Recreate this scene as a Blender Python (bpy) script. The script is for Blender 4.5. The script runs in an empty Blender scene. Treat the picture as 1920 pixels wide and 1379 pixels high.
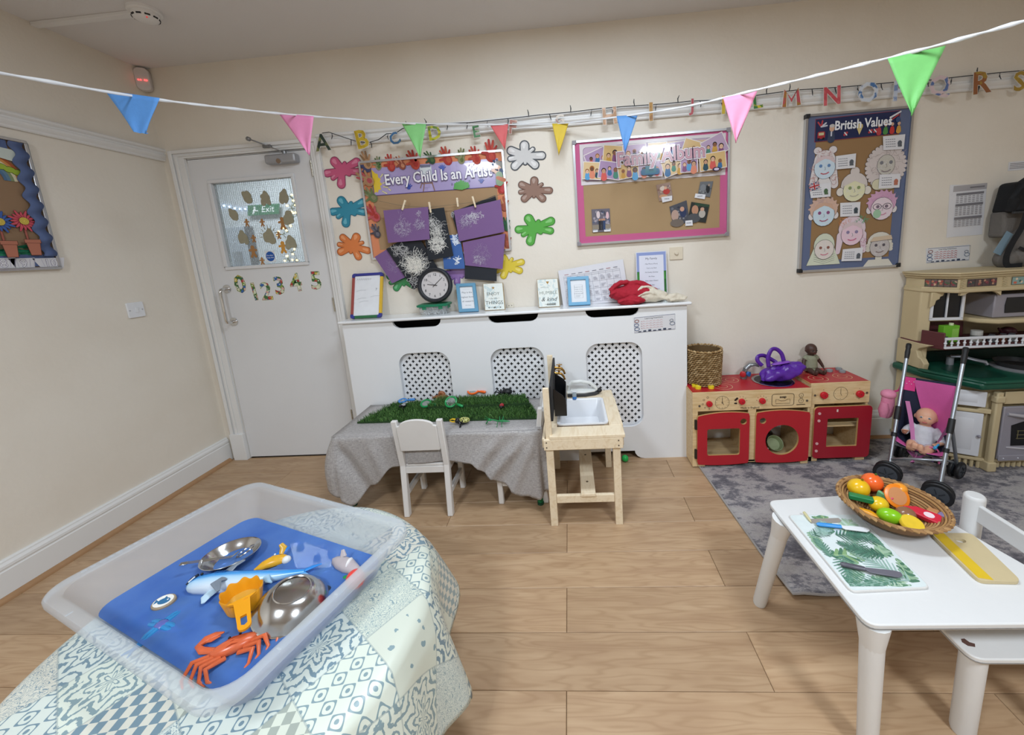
import bpy, bmesh, math, random
from mathutils import Vector, Matrix, noise
random.seed(7)
SC = bpy.context.scene
COL = SC.collection
PI = math.pi
# ------------------------------------------------------------------ camera
cam_d = bpy.data.cameras.new('camera')
cam_d.sensor_fit = 'HORIZONTAL'
cam_d.sensor_width = 36
cam_d.lens = 13.5
cam_d.shift_x = -0.03439
cam_d.shift_y = -0.04798
cam_d.clip_start = 0.02
cam = bpy.data.objects.new('camera', cam_d)
COL.objects.link(cam)
_yaw, _pit, _rol = -0.06445, 0.17402, -0.06677
_f = Vector((math.sin(_yaw)*math.cos(_pit), math.cos(_yaw)*math.cos(_pit), -math.sin(_pit)))
_r = Vector((math.cos(_yaw), -math.sin(_yaw), 0))
_u = _r.cross(_f)
_r2 = _r*math.cos(_rol) + _u*math.sin(_rol)
_u2 = _u*math.cos(_rol) - _r*math.sin(_rol)
cam.matrix_world = Matrix.Translation((2.44869, -2.36748, 1.29235)) @ Matrix((_r2, _u2, -_f)).transposed().to_4x4()
SC.camera = cam
# ------------------------------------------------------------------ world, lamps, exposure
w = bpy.data.worlds.new('world')
SC.world = w
w.use_nodes = True
w.node_tree.nodes['Background'].inputs[0].default_value = (0.9, 0.95, 1, 1)
w.node_tree.nodes['Background'].inputs[1].default_value = 0.3
SC.view_settings.view_transform = 'Standard'
SC.view_settings.look = 'None'
SC.view_settings.gamma = 1
SC.view_settings.use_curve_mapping = False
SC.view_settings.exposure = 0.12
def area_lamp(name, loc, sx, sy, watts, color):
 d = bpy.data.lights.new(name, 'AREA')
 d.shape = 'RECTANGLE'; d.size = sx; d.size_y = sy; d.energy = watts; d.color = color
 o = bpy.data.objects.new(name, d); o.location = loc
 COL.objects.link(o)
 return o
area_lamp('ceiling_panel_light', (2.5, -1.15, 2.485), 0.9, 0.22, 24, (0.80, 0.90, 1))
area_lamp('ceiling_panel_light', (1.35, -3.1, 2.485), 0.4, 0.4, 42, (0.82, 0.91, 1))
area_lamp('ceiling_panel_light', (3.65, -3.0, 2.485), 0.4, 0.4, 46, (0.82, 0.91, 1))
# ------------------------------------------------------------------ materials
def lin(c):
 if isinstance(c, str):
  c = c.lstrip('#'); c = tuple(int(c[i:i+2], 16) for i in (0, 2, 4))
 o = []
 for q in c[:3]:
  q = q/255
  o.append(q/12.92 if q <= .04045 else ((q+.055)/1.055)**2.4)
 return (*o, 1)
MATS = {}
def mat(col, rough=.5, metal=0, var=.06, scale=30, bump=0, bscale=120, trans=0, ior=1.45, emit=0, coat=0, alpha=1, name=None, spec=.5):
 key = (str(col), rough, metal, var, scale, bump, bscale, trans, ior, emit, coat, alpha, spec)
 if key in MATS: return MATS[key]
 m = bpy.data.materials.new(name or 'surface')
 m.use_nodes = True
 nt = m.node_tree; N = nt.nodes; L = nt.links
 b = N['Principled BSDF']
 c = lin(col)
 tc = N.new('ShaderNodeTexCoord')
 if var > 0:
  no = N.new('ShaderNodeTexNoise'); no.inputs['Scale'].default_value = scale; no.inputs['Detail'].default_value = 4
  L.new(tc.outputs['Object'], no.inputs['Vector'])
  mx = N.new('ShaderNodeMix'); mx.data_type = 'RGBA'
  mx.inputs[6].default_value = tuple(max(0, q*(1-var)) for q in c[:3])+(1,)
  mx.inputs[7].default_value = tuple(min(1, q*(1+var)) for q in c[:3])+(1,)
  L.new(no.outputs['Fac'], mx.inputs[0]); L.new(mx.outputs[2], b.inputs['Base Color'])
 else:
  b.inputs['Base Color'].default_value = c
 if bump > 0:
  nb = N.new('ShaderNodeTexNoise'); nb.inputs['Scale'].default_value = bscale; nb.inputs['Detail'].default_value = 5
  L.new(tc.outputs['Object'], nb.inputs['Vector'])
  bp = N.new('ShaderNodeBump'); bp.inputs['Strength'].default_value = bump; bp.inputs['Distance'].default_value = .01
  L.new(nb.outputs['Fac'], bp.inputs['Height']); L.new(bp.outputs[0], b.inputs['Normal'])
 b.inputs['Roughness'].default_value = rough
 b.inputs['Metallic'].default_value = metal
 b.inputs['IOR'].default_value = ior
 b.inputs['Transmission Weight'].default_value = trans
 b.inputs['Coat Weight'].default_value = coat
 b.inputs['Specular IOR Level'].default_value = spec
 b.inputs['Alpha'].default_value = alpha
 if emit:
  b.inputs['Emission Color'].default_value = c
  b.inputs['Emission Strength'].default_value = emit
 MATS[key] = m
 return m
def node_mat(name, fn):
 m = bpy.data.materials.new(name); m.use_nodes = True
 nt = m.node_tree
 fn(nt, nt.nodes, nt.links, nt.nodes['Principled BSDF'])
 return m
def mth(N, L, op, a, b=None, c=None):
 n = N.new('ShaderNodeMath'); n.operation = op
 for i, q in enumerate((a, b, c)):
  if q is None: continue
  if isinstance(q, (int, float)): n.inputs[i].default_value = q
  else: L.new(q, n.inputs[i])
 return n.outputs[0]
def ramp(N, L, src, stops, interp='LINEAR'):
 r = N.new('ShaderNodeValToRGB'); r.color_ramp.interpolation = interp
 e = r.color_ramp.elements
 while len(e) < len(stops): e.new(.5)
 for k, (p, c) in zip(e, stops):
  k.position = p; k.color = lin(c) if not (isinstance(c, tuple) and len(c) == 4) else c
 L.new(src, r.inputs[0])
 return r.outputs[0]
def mixc(N, L, fac, a, b, mode='MIX'):
 m = N.new('ShaderNodeMix'); m.data_type = 'RGBA'; m.blend_type = mode
 for i, q in ((0, fac), (6, a), (7, b)):
  if isinstance(q, (int, float)): m.inputs[i].default_value = q
  elif isinstance(q, (tuple, str)): m.inputs[i].default_value = lin(q)
  else: L.new(q, m.inputs[i])
 return m.outputs[2]
def paper(col, rough=.75): return mat(col, rough, 0, .02, 40)
def gloss(col): return mat(col, .18, 0, .02, 40, coat=.3)
def plastic(col, rough=.32): return mat(col, rough, 0, .04, 25)
WHITE = mat('e6e6e6', .35, 0, .03, 8, bump=.05, bscale=60, name='white_gloss_paint')
CHROME = mat('d8d8d8', .12, 1, 0, name='chrome')
STEEL = mat('c4c4c4', .17, 1, .05, 20, name='brushed_steel')
ALU = mat('c9ccd2', .3, 1, .03, name='aluminium')
BLACK = mat('16171a', .45, 0, .1, name='black_plastic')
BRASS = mat('b98f4a', .3, 1, .05, name='brass')
def _pine(nt, N, L, b):
 tc = N.new('ShaderNodeTexCoord'); mp = N.new('ShaderNodeMapping'); mp.inputs['Scale'].default_value = (14, 3, 14)
 L.new(tc.outputs['Object'], mp.inputs['Vector'])
 n1 = N.new('ShaderNodeTexNoise'); n1.inputs['Scale'].default_value = 3; n1.inputs['Detail'].default_value = 6; n1.inputs['Distortion'].default_value = 1.2
 L.new(mp.outputs[0], n1.inputs['Vector'])
 L.new(ramp(N, L, n1.outputs['Fac'], [(.3, 'dfcaa8'), (.55, 'ecdcc0'), (.8, 'e4d0b0')]), b.inputs['Base Color'])
 b.inputs['Roughness'].default_value = .55
PINE = node_mat('pine_wood', _pine)
def _ply(nt, N, L, b):
 tc = N.new('ShaderNodeTexCoord'); mp = N.new('ShaderNodeMapping'); mp.inputs['Scale'].default_value = (3, 14, 20)
 L.new(tc.outputs['Object'], mp.inputs['Vector'])
 n1 = N.new('ShaderNodeTexNoise'); n1.inputs['Scale'].default_value = 4; n1.inputs['Detail'].default_value = 6
 L.new(mp.outputs[0], n1.inputs['Vector'])
 L.new(ramp(N, L, n1.outputs['Fac'], [(.3, 'cfae7c'), (.6, 'e0c598'), (.85, 'd6b887')]), b.inputs['Base Color'])
 b.inputs['Roughness'].default_value = .45
PLY = node_mat('birch_ply', _ply)
# ------------------------------------------------------------------ mesh builder
class MB:
 def __init__(s): s.v = []; s.f = []; s.mi = []; s.mats = []; s.cur = 0
 def use(s, m):
  if m not in s.mats: s.mats.append(m)
  s.cur = s.mats.index(m); return s
 def add(s, vs, fs):
  n = len(s.v); s.v += [tuple(p) for p in vs]
  for f in fs: s.f.append([i+n for i in f]); s.mi.append(s.cur)
  return s
 def box(s, x0, x1, y0, y1, z0, z1, M=None):
  vs = [Vector(p) for p in ((x0,y0,z0),(x1,y0,z0),(x1,y1,z0),(x0,y1,z0),(x0,y0,z1),(x1,y0,z1),(x1,y1,z1),(x0,y1,z1))]
  if M is not None: vs = [M @ p for p in vs]
  return s.add(vs, [(3,2,1,0),(4,5,6,7),(0,1,5,4),(1,2,6,5),(2,3,7,6),(3,0,4,7)])
 def hexa(s, low, high):   # two quads of 3D points
  return s.add(list(low)+list(high), [(3,2,1,0),(4,5,6,7),(0,1,5,4),(1,2,6,5),(2,3,7,6),(3,0,4,7)])
 def bar(s, a, b, w, h, up=(0,0,1)):
  a = Vector(a); b = Vector(b); d = (b-a).normalized(); u = Vector(up)
  if abs(d.dot(u)) > .98: u = Vector((0,1,0))
  x = d.cross(u).normalized()*w/2; y = x.cross(d).normalized()*h/2
  return s.hexa([a-x-y, a+x-y, a+x+y, a-x+y], [b-x-y, b+x-y, b+x+y, b-x+y])
 def cyl(s, a, b, r0, r1=None, n=16, cap=True):
  r1 = r0 if r1 is None else r1
  return s.loft([(a, r0), (b, r1)], n, cap)
 def loft(s, pr, n=12, cap=True, flat=1.0, up=(0,0,1)):   # (point, radius) chain
  P = [Vector(p) for p, r in pr]; k = len(P); rings = []
  u0 = Vector(up)
  for i in range(k):
   d = (P[min(i+1,k-1)]-P[max(i-1,0)])
   d = d.normalized() if d.length > 1e-9 else Vector((0,0,1))
   u = u0 if abs(d.dot(u0)) < .97 else Vector((0,1,0)) if abs(d.y) < .9 else Vector((1,0,0))
   x = d.cross(u).normalized(); y = x.cross(d).normalized()
   r = pr[i][1]
   rings.append([P[i]+x*r*math.cos(2*PI*j/n)+y*r*flat*math.sin(2*PI*j/n) for j in range(n)])
  vs = [p for r in rings for p in r]; fs = []
  for i in range(k-1):
   for j in range(n):
    fs.append((i*n+j, i*n+(j+1)%n, (i+1)*n+(j+1)%n, (i+1)*n+j))
  if cap: fs.append(tuple(range(n))[::-1]); fs.append(tuple((k-1)*n+j for j in range(n)))
  return s.add(vs, fs)
 def tube(s, pts, r, n=8, closed=False):
  if closed:
   P = [Vector(p) for p in pts]; k = len(P); vs = []; fs = []
   nrm = Vector((0,0,0))
   for i in range(k): nrm += P[i].cross(P[(i+1)%k])
   nrm = nrm.normalized() if nrm.length > 1e-9 else Vector((0,0,1))
   c = sum(P, Vector())/k
   nn = sum(((P[i]-c).cross(P[(i+1)%k]-c) for i in range(k)), Vector())
   nrm = nn.normalized()
   for i in range(k):
    d = (P[(i+1)%k]-P[i-1]).normalized(); x = d.cross(nrm).normalized()
    vs += [P[i]+x*r*math.cos(2*PI*j/n)+nrm*r*math.sin(2*PI*j/n) for j in range(n)]
   for i in range(k):
    for j in range(n):
     a = i*n; b = ((i+1)%k)*n
     fs.append((a+j, a+(j+1)%n, b+(j+1)%n, b+j))
   return s.add(vs, fs)
  return s.loft([(p, r) for p in pts], n)
 def lathe(s, prof, c=(0,0,0), n=24, M=None, sx=1, sy=1, closed=False, cap=True):
  c = Vector(c); k = len(prof); vs = []
  for r, z in prof:
   for j in range(n):
    p = Vector((r*sx*math.cos(2*PI*j/n), r*sy*math.sin(2*PI*j/n), z))
    if M is not None: p = M @ p
    vs.append(c+p)
  fs = []
  for i in range(k-1 if not closed else k):
   a = i*n; b = ((i+1) % k)*n
   for j in range(n): fs.append((a+j, a+(j+1)%n, b+(j+1)%n, b+j))
  if cap and not closed: fs.append(tuple(range(n))[::-1]); fs.append(tuple((k-1)*n+j for j in range(n)))
  return s.add(vs, fs)
 def ball(s, c, rx, ry=None, rz=None, n=16, m=10, M=None):
  ry = rx if ry is None else ry; rz = rx if rz is None else rz
  c = Vector(c); vs = []; fs = []
  for i in range(m+1):
   t = PI*i/m
   for j in range(n):
    a = 2*PI*j/n
    p = Vector((rx*math.sin(t)*math.cos(a), ry*math.sin(t)*math.sin(a), rz*math.cos(t)))
    if M is not None: p = M @ p
    vs.append(c+p)
  for i in range(m):
   for j in range(n): fs.append((i*n+j, (i+1)*n+j, (i+1)*n+(j+1)%n, i*n+(j+1)%n))
  return s.add(vs, fs)
 def prism(s, poly, fr, d0, d1):   # poly in frame coordinates, between two normal offsets
  n = len(poly)
  vs = [fr(x, y, d0) for x, y in poly]+[fr(x, y, d1) for x, y in poly]
  fs = [tuple(range(n))[::-1], tuple(range(n, 2*n))]+[(i, (i+1)%n, n+(i+1)%n, n+i) for i in range(n)]
  return s.add(vs, fs)
 def mesh(s, smooth=40, weld=True):
  me = bpy.data.meshes.new('m')
  me.from_pydata([tuple(p) for p in s.v], [], s.f)
  for m in s.mats: me.materials.append(m)
  if len(s.mats) > 1: me.polygons.foreach_set('material_index', s.mi)
  bm = bmesh.new(); bm.from_mesh(me)
  if weld: bmesh.ops.remove_doubles(bm, verts=bm.verts, dist=1e-6)
  bmesh.ops.recalc_face_normals(bm, faces=bm.faces)
  bm.to_mesh(me); bm.free()
  if smooth:
   me.shade_smooth(); me.set_sharp_from_angle(angle=math.radians(smooth))
  return me
INV = {}
def obj(name, mb, parent=None, m=None, bevel=0, smooth=40, subsurf=0, label=None, kind=None, weld=True, seg=2):
 me = mb.mesh(smooth, weld) if isinstance(mb, MB) else mb
 me.name = name
 if m is not None and not me.materials: me.materials.append(m)
 o = bpy.data.objects.new(name, me)
 COL.objects.link(o)
 if parent is not None:
  o.parent = parent
  o.matrix_parent_inverse = INV.get(parent.name, Matrix())
 if bevel:
  b = o.modifiers.new('bevel', 'BEVEL'); b.width = bevel; b.segments = seg; b.limit_method = 'ANGLE'; b.angle_limit = math.radians(40)
 if subsurf:
  u = o.modifiers.new('sub', 'SUBSURF'); u.levels = subsurf; u.render_levels = subsurf
 if label: o['label'] = label
 if kind: o['kind'] = kind
 return o
def tag(o, label, cat, group=None):
 o['label'] = label; o['category'] = cat
 if group: o['group'] = group
 return o
def thing(name, label, cat, loc=(0,0,0), rot=0, group=None, local=False):
 o = bpy.data.objects.new(name, None); COL.objects.link(o)
 o.empty_display_size = .05
 o.location = loc
 if not local: INV[o.name] = Matrix.Translation(-Vector(loc))
 else: o.rotation_euler = rot if isinstance(rot, tuple) else (0, 0, rot)
 return tag(o, label, cat, group)
def dup(root, loc, rot, label, group=None):
 c = root.copy(); COL.objects.link(c); c.location = loc
 c.rotation_euler = rot if isinstance(rot, tuple) else (0, 0, rot)
 c['label'] = label
 if group: c['group'] = group
 for ch in list(root.children):
  k = ch.copy(); COL.objects.link(k); k.parent = c
  for g in list(ch.children):
   d = g.copy(); COL.objects.link(d); d.parent = k
 return c
# frames: (x right, y up, n outwards) -> world point
class Frame:
 def __init__(s, o, x, y): s.o = Vector(o); s.x = Vector(x).normalized(); s.y = Vector(y).normalized(); s.n = s.x.cross(s.y)
 def __call__(s, a, b, d=0): return s.o+s.x*a+s.y*b+s.n*d
BACK = Frame((0,0,0), (1,0,0), (0,0,1))      # normal -y
LEFT = Frame((0,0,0), (0,1,0), (0,0,1))      # normal +x
FLOORF = Frame((0,0,0), (1,0,0), (0,1,0))    # normal +z
def quadframe(o, x, y): return Frame(o, Vector(x)-Vector(o), Vector(y)-Vector(o))
def circ(cx, cy, r, n=24, ry=None, a0=0, a1=2*PI, rot=0):
 ry = r if ry is None else ry; out = []
 full = abs(a1-a0-2*PI) < 1e-6
 for i in range(n if full else n+1):
  t = a0+(a1-a0)*i/n
  x, y = r*math.cos(t), ry*math.sin(t)
  out.append((cx+x*math.cos(rot)-y*math.sin(rot), cy+x*math.sin(rot)+y*math.cos(rot)))
 return out
def rrect(x0, x1, y0, y1, r, n=5):
 out = []
 for cx, cy, a in ((x1-r, y1-r, 0), (x0+r, y1-r, PI/2), (x0+r, y0+r, PI), (x1-r, y0+r, 1.5*PI)):
  out += [(cx+r*math.cos(a+PI/2*i/n), cy+r*math.sin(a+PI/2*i/n)) for i in range(n+1)]
 return out
def plate_mesh(outer, holes, fr, d0, d1, m=None, smooth=30):   # flat plate with real holes
 cu = bpy.data.curves.new('c', 'CURVE'); cu.dimensions = '2D'; cu.fill_mode = 'BOTH'; cu.extrude = abs(d1-d0)/2
 for poly in [outer]+list(holes):
  sp = cu.splines.new('POLY'); sp.points.add(len(poly)-1); sp.use_cyclic_u = True
  for p, q in zip(sp.points, poly): p.co = (q[0], q[1], 0, 1)
 o = bpy.data.objects.new('c', cu); COL.objects.link(o)
 bpy.context.view_layer.update()
 me = bpy.data.meshes.new_from_object(o.evaluated_get(bpy.context.evaluated_depsgraph_get()))
 bpy.data.objects.remove(o); bpy.data.curves.remove(cu)
 mid = (d0+d1)/2
 for v in me.vertices: v.co = fr(v.co.x, v.co.y, mid+v.co.z)
 bm = bmesh.new(); bm.from_mesh(me); bmesh.ops.remove_doubles(bm, verts=bm.verts, dist=1e-5); bmesh.ops.recalc_face_normals(bm, faces=bm.faces); bm.to_mesh(me); bm.free()
 me.materials.clear()
 if m: me.materials.append(m)
 if smooth: me.shade_smooth(); me.set_sharp_from_angle(angle=math.radians(smooth))
 return me
def text_polys(body, size, offset=0, res=2, align='LEFT', extrude=0, shear=0):
 cu = bpy.data.curves.new('t', 'FONT'); cu.body = body; cu.size = size; cu.resolution_u = res; cu.offset = offset
 cu.align_x = align; cu.extrude = extrude; cu.shear = shear
 o = bpy.data.objects.new('t', cu); COL.objects.link(o)
 bpy.context.view_layer.update()
 me = bpy.data.meshes.new_from_object(o.evaluated_get(bpy.context.evaluated_depsgraph_get()))
 bpy.data.objects.remove(o); bpy.data.curves.remove(cu)
 vs = [tuple(v.co) for v in me.vertices]; fs = [tuple(p.vertices) for p in me.polygons]
 bpy.data.meshes.remove(me)
 return vs, fs
# flat print: coloured shapes laid on a frame, later ones on top
class Print:
 def __init__(s, fr, d=0, mk=paper, step=.00012): s.fr = fr; s.d = d; s.mk = mk; s.mb = MB(); s.step = step
 def _m(s, col): s.mb.use(col if isinstance(col, bpy.types.Material) else s.mk(col)); s.d += s.step
 def poly(s, pts, col):
  s._m(col); s.mb.add([s.fr(x, y, s.d) for x, y in pts], [tuple(range(len(pts)))]); return s
 def rect(s, x0, x1, y0, y1, col): return s.poly([(x0,y0),(x1,y0),(x1,y1),(x0,y1)], col)
 def rot(s, cx, cy, w, h, a, col):
  c, q = math.cos(a), math.sin(a)
  return s.poly([(cx+x*c-y*q, cy+x*q+y*c) for x, y in ((-w/2,-h/2),(w/2,-h/2),(w/2,h/2),(-w/2,h/2))], col)
 def disc(s, cx, cy, rx, ry=None, col='fff', rot=0, n=18): return s.poly(circ(cx, cy, rx, n, ry, rot=rot), col)
 def cap(s, x0, y0, x1, y1, r0, r1, col, n=8):
  a = math.atan2(y1-y0, x1-x0)
  pts = [(x1+r1*math.cos(a-PI/2+PI*i/n), y1+r1*math.sin(a-PI/2+PI*i/n)) for i in range(n+1)]
  pts += [(x0+r0*math.cos(a+PI/2+PI*i/n), y0+r0*math.sin(a+PI/2+PI*i/n)) for i in range(n+1)]
  return s.poly(pts, col)
 def line(s, pts, wd, col, closed=False):
  P = [Vector((p[0], p[1])) for p in pts]; k = len(P)
  s._m(col); vs = []; fs = []
  for i in range(k):
   a = P[i-1] if (i > 0 or closed) else P[i]; b = P[(i+1) % k] if (i < k-1 or closed) else P[i]
   d = b-a
   d = d.normalized() if d.length > 1e-9 else Vector((1,0))
   n = Vector((-d.y, d.x))*wd/2
   for q in (P[i]+n, P[i]-n): vs.append(s.fr(q.x, q.y, s.d))
  for i in range(k if closed else k-1):
   j = (i+1) % k; fs.append((2*i, 2*i+1, 2*j+1, 2*j))
  s.mb.add(vs, fs); return s
 def text(s, body, x, y, size, col, rot=0, offset=0, align='LEFT', shear=0, sx=1):
  s._m(col)
  vs, fs = text_polys(body, size, offset, align=align, shear=shear)
  c, q = math.cos(rot), math.sin(rot)
  s.mb.add([s.fr(x+vx*sx*c-vy*q, y+vx*sx*q+vy*c, s.d) for vx, vy, vz in vs], fs); return s
 def obj(s, name, parent=None, **k): return obj(name, s.mb, parent, smooth=0, weld=False, **k)
def struct(o): o['kind'] = 'structure'; return o
def card(name, fr, poly, th, col, parent=None, d=0, mk=paper, **k):
 b = MB().use(mk(col) if isinstance(col, (str, tuple)) else col); b.prism(poly, fr, d, d+th)
 return obj(name, b, parent, smooth=0, **k)
def fuse(mb, vox=.004, smooth=4):
 me = mb.mesh(0)
 o = bpy.data.objects.new('f', me); COL.objects.link(o)
 r = o.modifiers.new('r', 'REMESH'); r.mode = 'VOXEL'; r.voxel_size = vox
 s = o.modifiers.new('s', 'SMOOTH'); s.iterations = smooth; s.factor = .5
 bpy.context.view_layer.update()
 m2 = bpy.data.meshes.new_from_object(o.evaluated_get(bpy.context.evaluated_depsgraph_get()))
 m2.materials.clear(); m2.materials.append(mb.mats[0]); m2.shade_smooth()
 bpy.data.objects.remove(o)
 return m2
# ================================================================== SETTING
def _wall(nt, N, L, b):
 tc = N.new('ShaderNodeTexCoord')
 n1 = N.new('ShaderNodeTexNoise'); n1.inputs['Scale'].default_value = 2.5; n1.inputs['Detail'].default_value = 6
 L.new(tc.outputs['Object'], n1.inputs['Vector'])
 L.new(ramp(N, L, n1.outputs['Fac'], [(.3, 'e1d9cc'), (.55, 'e5ded2'), (.8, 'e8e2d7')]), b.inputs['Base Color'])
 n2 = N.new('ShaderNodeTexNoise'); n2.inputs['Scale'].default_value = 45; n2.inputs['Detail'].default_value = 4
 L.new(tc.outputs['Object'], n2.inputs['Vector'])
 bp = N.new('ShaderNodeBump'); bp.inputs['Strength'].default_value = .12; bp.inputs['Distance'].default_value = .01
 L.new(n2.outputs['Fac'], bp.inputs['Height']); L.new(bp.outputs[0], b.inputs['Normal'])
 b.inputs['Roughness'].default_value = .6
WALL = node_mat('cream_wall_paint', _wall)
CEIL = mat('dedcdc', .8, 0, .02, 3, bump=.05, name='ceiling_paint')
XR, YF, ZC = 6.3, -5.2, 2.505
b = MB().use(WALL)
b.box(-.12, .15, 0, .12, 0, ZC); b.box(.15, .945, 0, .12, 1.99, ZC); b.box(.945, XR+.12, 0, .12, 0, ZC)
struct(obj('wall_back', b, smooth=0))
struct(obj('wall_left', MB().use(WALL).box(-.12, 0, YF-.12, 0, 0, ZC), smooth=0))
struct(obj('wall_right', MB().use(WALL).box(XR, XR+.12, YF-.12, 0, 0, ZC), smooth=0))
struct(obj('wall_front', MB().use(WALL).box(0, XR, YF-.12, YF, 0, ZC), smooth=0))
struct(obj('ceiling', MB().use(CEIL).box(-.12, XR+.12, YF-.12, .12, ZC, ZC+.1), smooth=0))
# ---- floor of laminate planks
def _plank(nt, N, L, b):
 tc = N.new('ShaderNodeTexCoord'); oi = N.new('ShaderNodeObjectInfo')
 ad = N.new('ShaderNodeVectorMath'); ad.operation = 'ADD'
 cb = N.new('ShaderNodeCombineXYZ')
 L.new(mth(N, L, 'MULTIPLY', oi.outputs['Random'], 37), cb.inputs[0]); L.new(mth(N, L, 'MULTIPLY', oi.outputs['Random'], 11), cb.inputs[1])
 L.new(tc.outputs['Object'], ad.inputs[0]); L.new(cb.outputs[0], ad.inputs[1])
 mp = N.new('ShaderNodeMapping'); mp.inputs['Scale'].default_value = (1.1, 9, 1); L.new(ad.outputs[0], mp.inputs['Vector'])
 n0 = N.new('ShaderNodeTexNoise'); n0.inputs['Scale'].default_value = 1.6; n0.inputs['Detail'].default_value = 2; L.new(mp.outputs[0], n0.inputs['Vector'])
 # cathedral rings from the contour lines of a stretched noise
 rings = mth(N, L, 'SINE', mth(N, L, 'MULTIPLY', n0.outputs['Fac'], 75))
 mp2 = N.new('ShaderNodeMapping'); mp2.inputs['Scale'].default_value = (3, 120, 1); L.new(ad.outputs[0], mp2.inputs['Vector'])
 n2 = N.new('ShaderNodeTexNoise'); n2.inputs['Scale'].default_value = 1.5; n2.inputs['Detail'].default_value = 5; L.new(mp2.outputs[0], n2.inputs['Vector'])
 mp3 = N.new('ShaderNodeMapping'); mp3.inputs['Scale'].default_value = (1.2, 8, 1); L.new(ad.outputs[0], mp3.inputs['Vector'])
 n3 = N.new('ShaderNodeTexNoise'); n3.inputs['Scale'].default_value = 3; n3.inputs['Detail'].default_value = 5; L.new(mp3.outputs[0], n3.inputs['Vector'])
 base = ramp(N, L, n3.outputs['Fac'], [(.3, 'ab8c6d'), (.5, 'b99b7a'), (.72, 'c4a786')])
 c1 = mixc(N, L, mth(N, L, 'MULTIPLY', mth(N, L, 'POWER', mth(N, L, 'MULTIPLY_ADD', rings, .5, .5), 3), .34), base, '92714f')
 c2 = mixc(N, L, mth(N, L, 'MULTIPLY', mth(N, L, 'SUBTRACT', 1, n2.outputs['Fac']), .42), c1, '9d7c5d')
 hsv = N.new('ShaderNodeHueSaturation'); hsv.inputs['Saturation'].default_value = 1.0
 L.new(mth(N, L, 'MULTIPLY_ADD', oi.outputs['Random'], .16, .93), hsv.inputs['Value'])
 L.new(c2, hsv.inputs['Color']); L.new(hsv.outputs[0], b.inputs['Base Color'])
 b.inputs['Roughness'].default_value = .42
 bp = N.new('ShaderNodeBump'); bp.inputs['Strength'].default_value = .06; bp.inputs['Distance'].default_value = .002
 L.new(n2.outputs['Fac'], bp.inputs['Height']); L.new(bp.outputs[0], b.inputs['Normal'])
PLANK = node_mat('oak_laminate', _plank)
floor = struct(obj('floor', MB().use(mat('4a3826', .8)).box(-.12, XR+.12, YF-.12, .12, -.06, -.009), smooth=0))
PW, PL = .17707, 1.19
cache = {}
def plank_mesh(l, wd):
 k = (round(l, 3), round(wd, 3))
 if k not in cache:
  g = .0007
  c = .0016; z = 0
  me = MB().use(PLANK)
  me.hexa([(g,g,-.009),(l-g,g,-.009),(l-g,wd-g,-.009),(g,wd-g,-.009)], [(g,g,z-c),(l-g,g,z-c),(l-g,wd-g,z-c),(g,wd-g,z-c)])
  me.hexa([(g,g,z-c),(l-g,g,z-c),(l-g,wd-g,z-c),(g,wd-g,z-c)], [(g+c,g+c,z),(l-g-c,g+c,z),(l-g-c,wd-g-c,z),(g+c,wd-g-c,z)])
  cache[k] = me.mesh(0)
 return cache[k]
for k in range(-3, 28):
 y1 = min(0, -.37334-k*PW); y0 = max(YF, -.37334-(k+1)*PW)
 if y1-y0 < .01: continue
 x = (2.372 if k % 2 == 0 else 2.972)-3*PL
 while x < XR:
  a, e = max(0, x), min(XR, x+PL)
  if e-a > .01:
   o = obj('plank', plank_mesh(e-a, y1-y0), floor)
   o.location = (a, y0, 0)
  x += PL
# ---- skirting, picture rails
def profile_x(mb, prof, x0, x1):     # profile of (depth from back wall, z) run along x
 n = len(prof); vs = [(x0, -d, z) for d, z in prof]+[(x1, -d, z) for d, z in prof]
 return mb.add(vs, [tuple(range(n)), tuple(range(n, 2*n))[::-1]]+[(i, n+i, n+(i+1) % n, (i+1) % n) for i in range(n)])
def profile_y(mb, prof, y0, y1):
 n = len(prof); vs = [(d, y0, z) for d, z in prof]+[(d, y1, z) for d, z in prof]
 return mb.add(vs, [tuple(range(n)), tuple(range(n, 2*n))[::-1]]+[(i, n+i, n+(i+1) % n, (i+1) % n) for i in range(n)])
SKP = [(0,0), (.022,0), (.022,.118), (.019,.122), (.019,.128), (.022,.131), (.021,.142), (.014,.152), (.013,.158), (.008,.163), (0,.163)]
TRIMW = mat('e3e3e2', .38, 0, .03, 6, name='trim_paint')
WOODT = mat('a5805c', .5, 0, .15, 30, name='oak_quadrant')
bl = struct(obj('baseboard_left', profile_y(MB().use(TRIMW), SKP, YF, -.005), smooth=25))
q = [(.022, 0)]+[(.022+.02*math.cos(t*PI/12), .02*math.sin(t*PI/12)) for t in range(7)]
obj('quadrant_bead', profile_y(MB().use(WOODT), q, YF, -.03), bl, label='oak coloured quadrant bead along the floor')
bb = struct(obj('baseboard_back', profile_x(MB().use(TRIMW), [(d, z*1.1) for d, z in SKP], 3.09, XR), smooth=25))
obj('quadrant_bead', profile_x(MB().use(WOODT), q, 3.09, XR), bb, label='oak coloured quadrant bead along the floor')
RP = [(0, 1.985), (.012, 1.985), (.016, 1.99), (.016, 1.998), (.022, 2.004), (.026, 2.012), (.026, 2.022), (.02, 2.027), (.02, 2.034), (.03, 2.042), (.031, 2.05), (.026, 2.056), (0, 2.056)]
struct(obj('trim_1', profile_x(MB().use(TRIMW), RP, 1.008, XR), smooth=25))
struct(obj('trim_2', profile_y(MB().use(TRIMW), RP, YF, 0), smooth=25))
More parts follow.
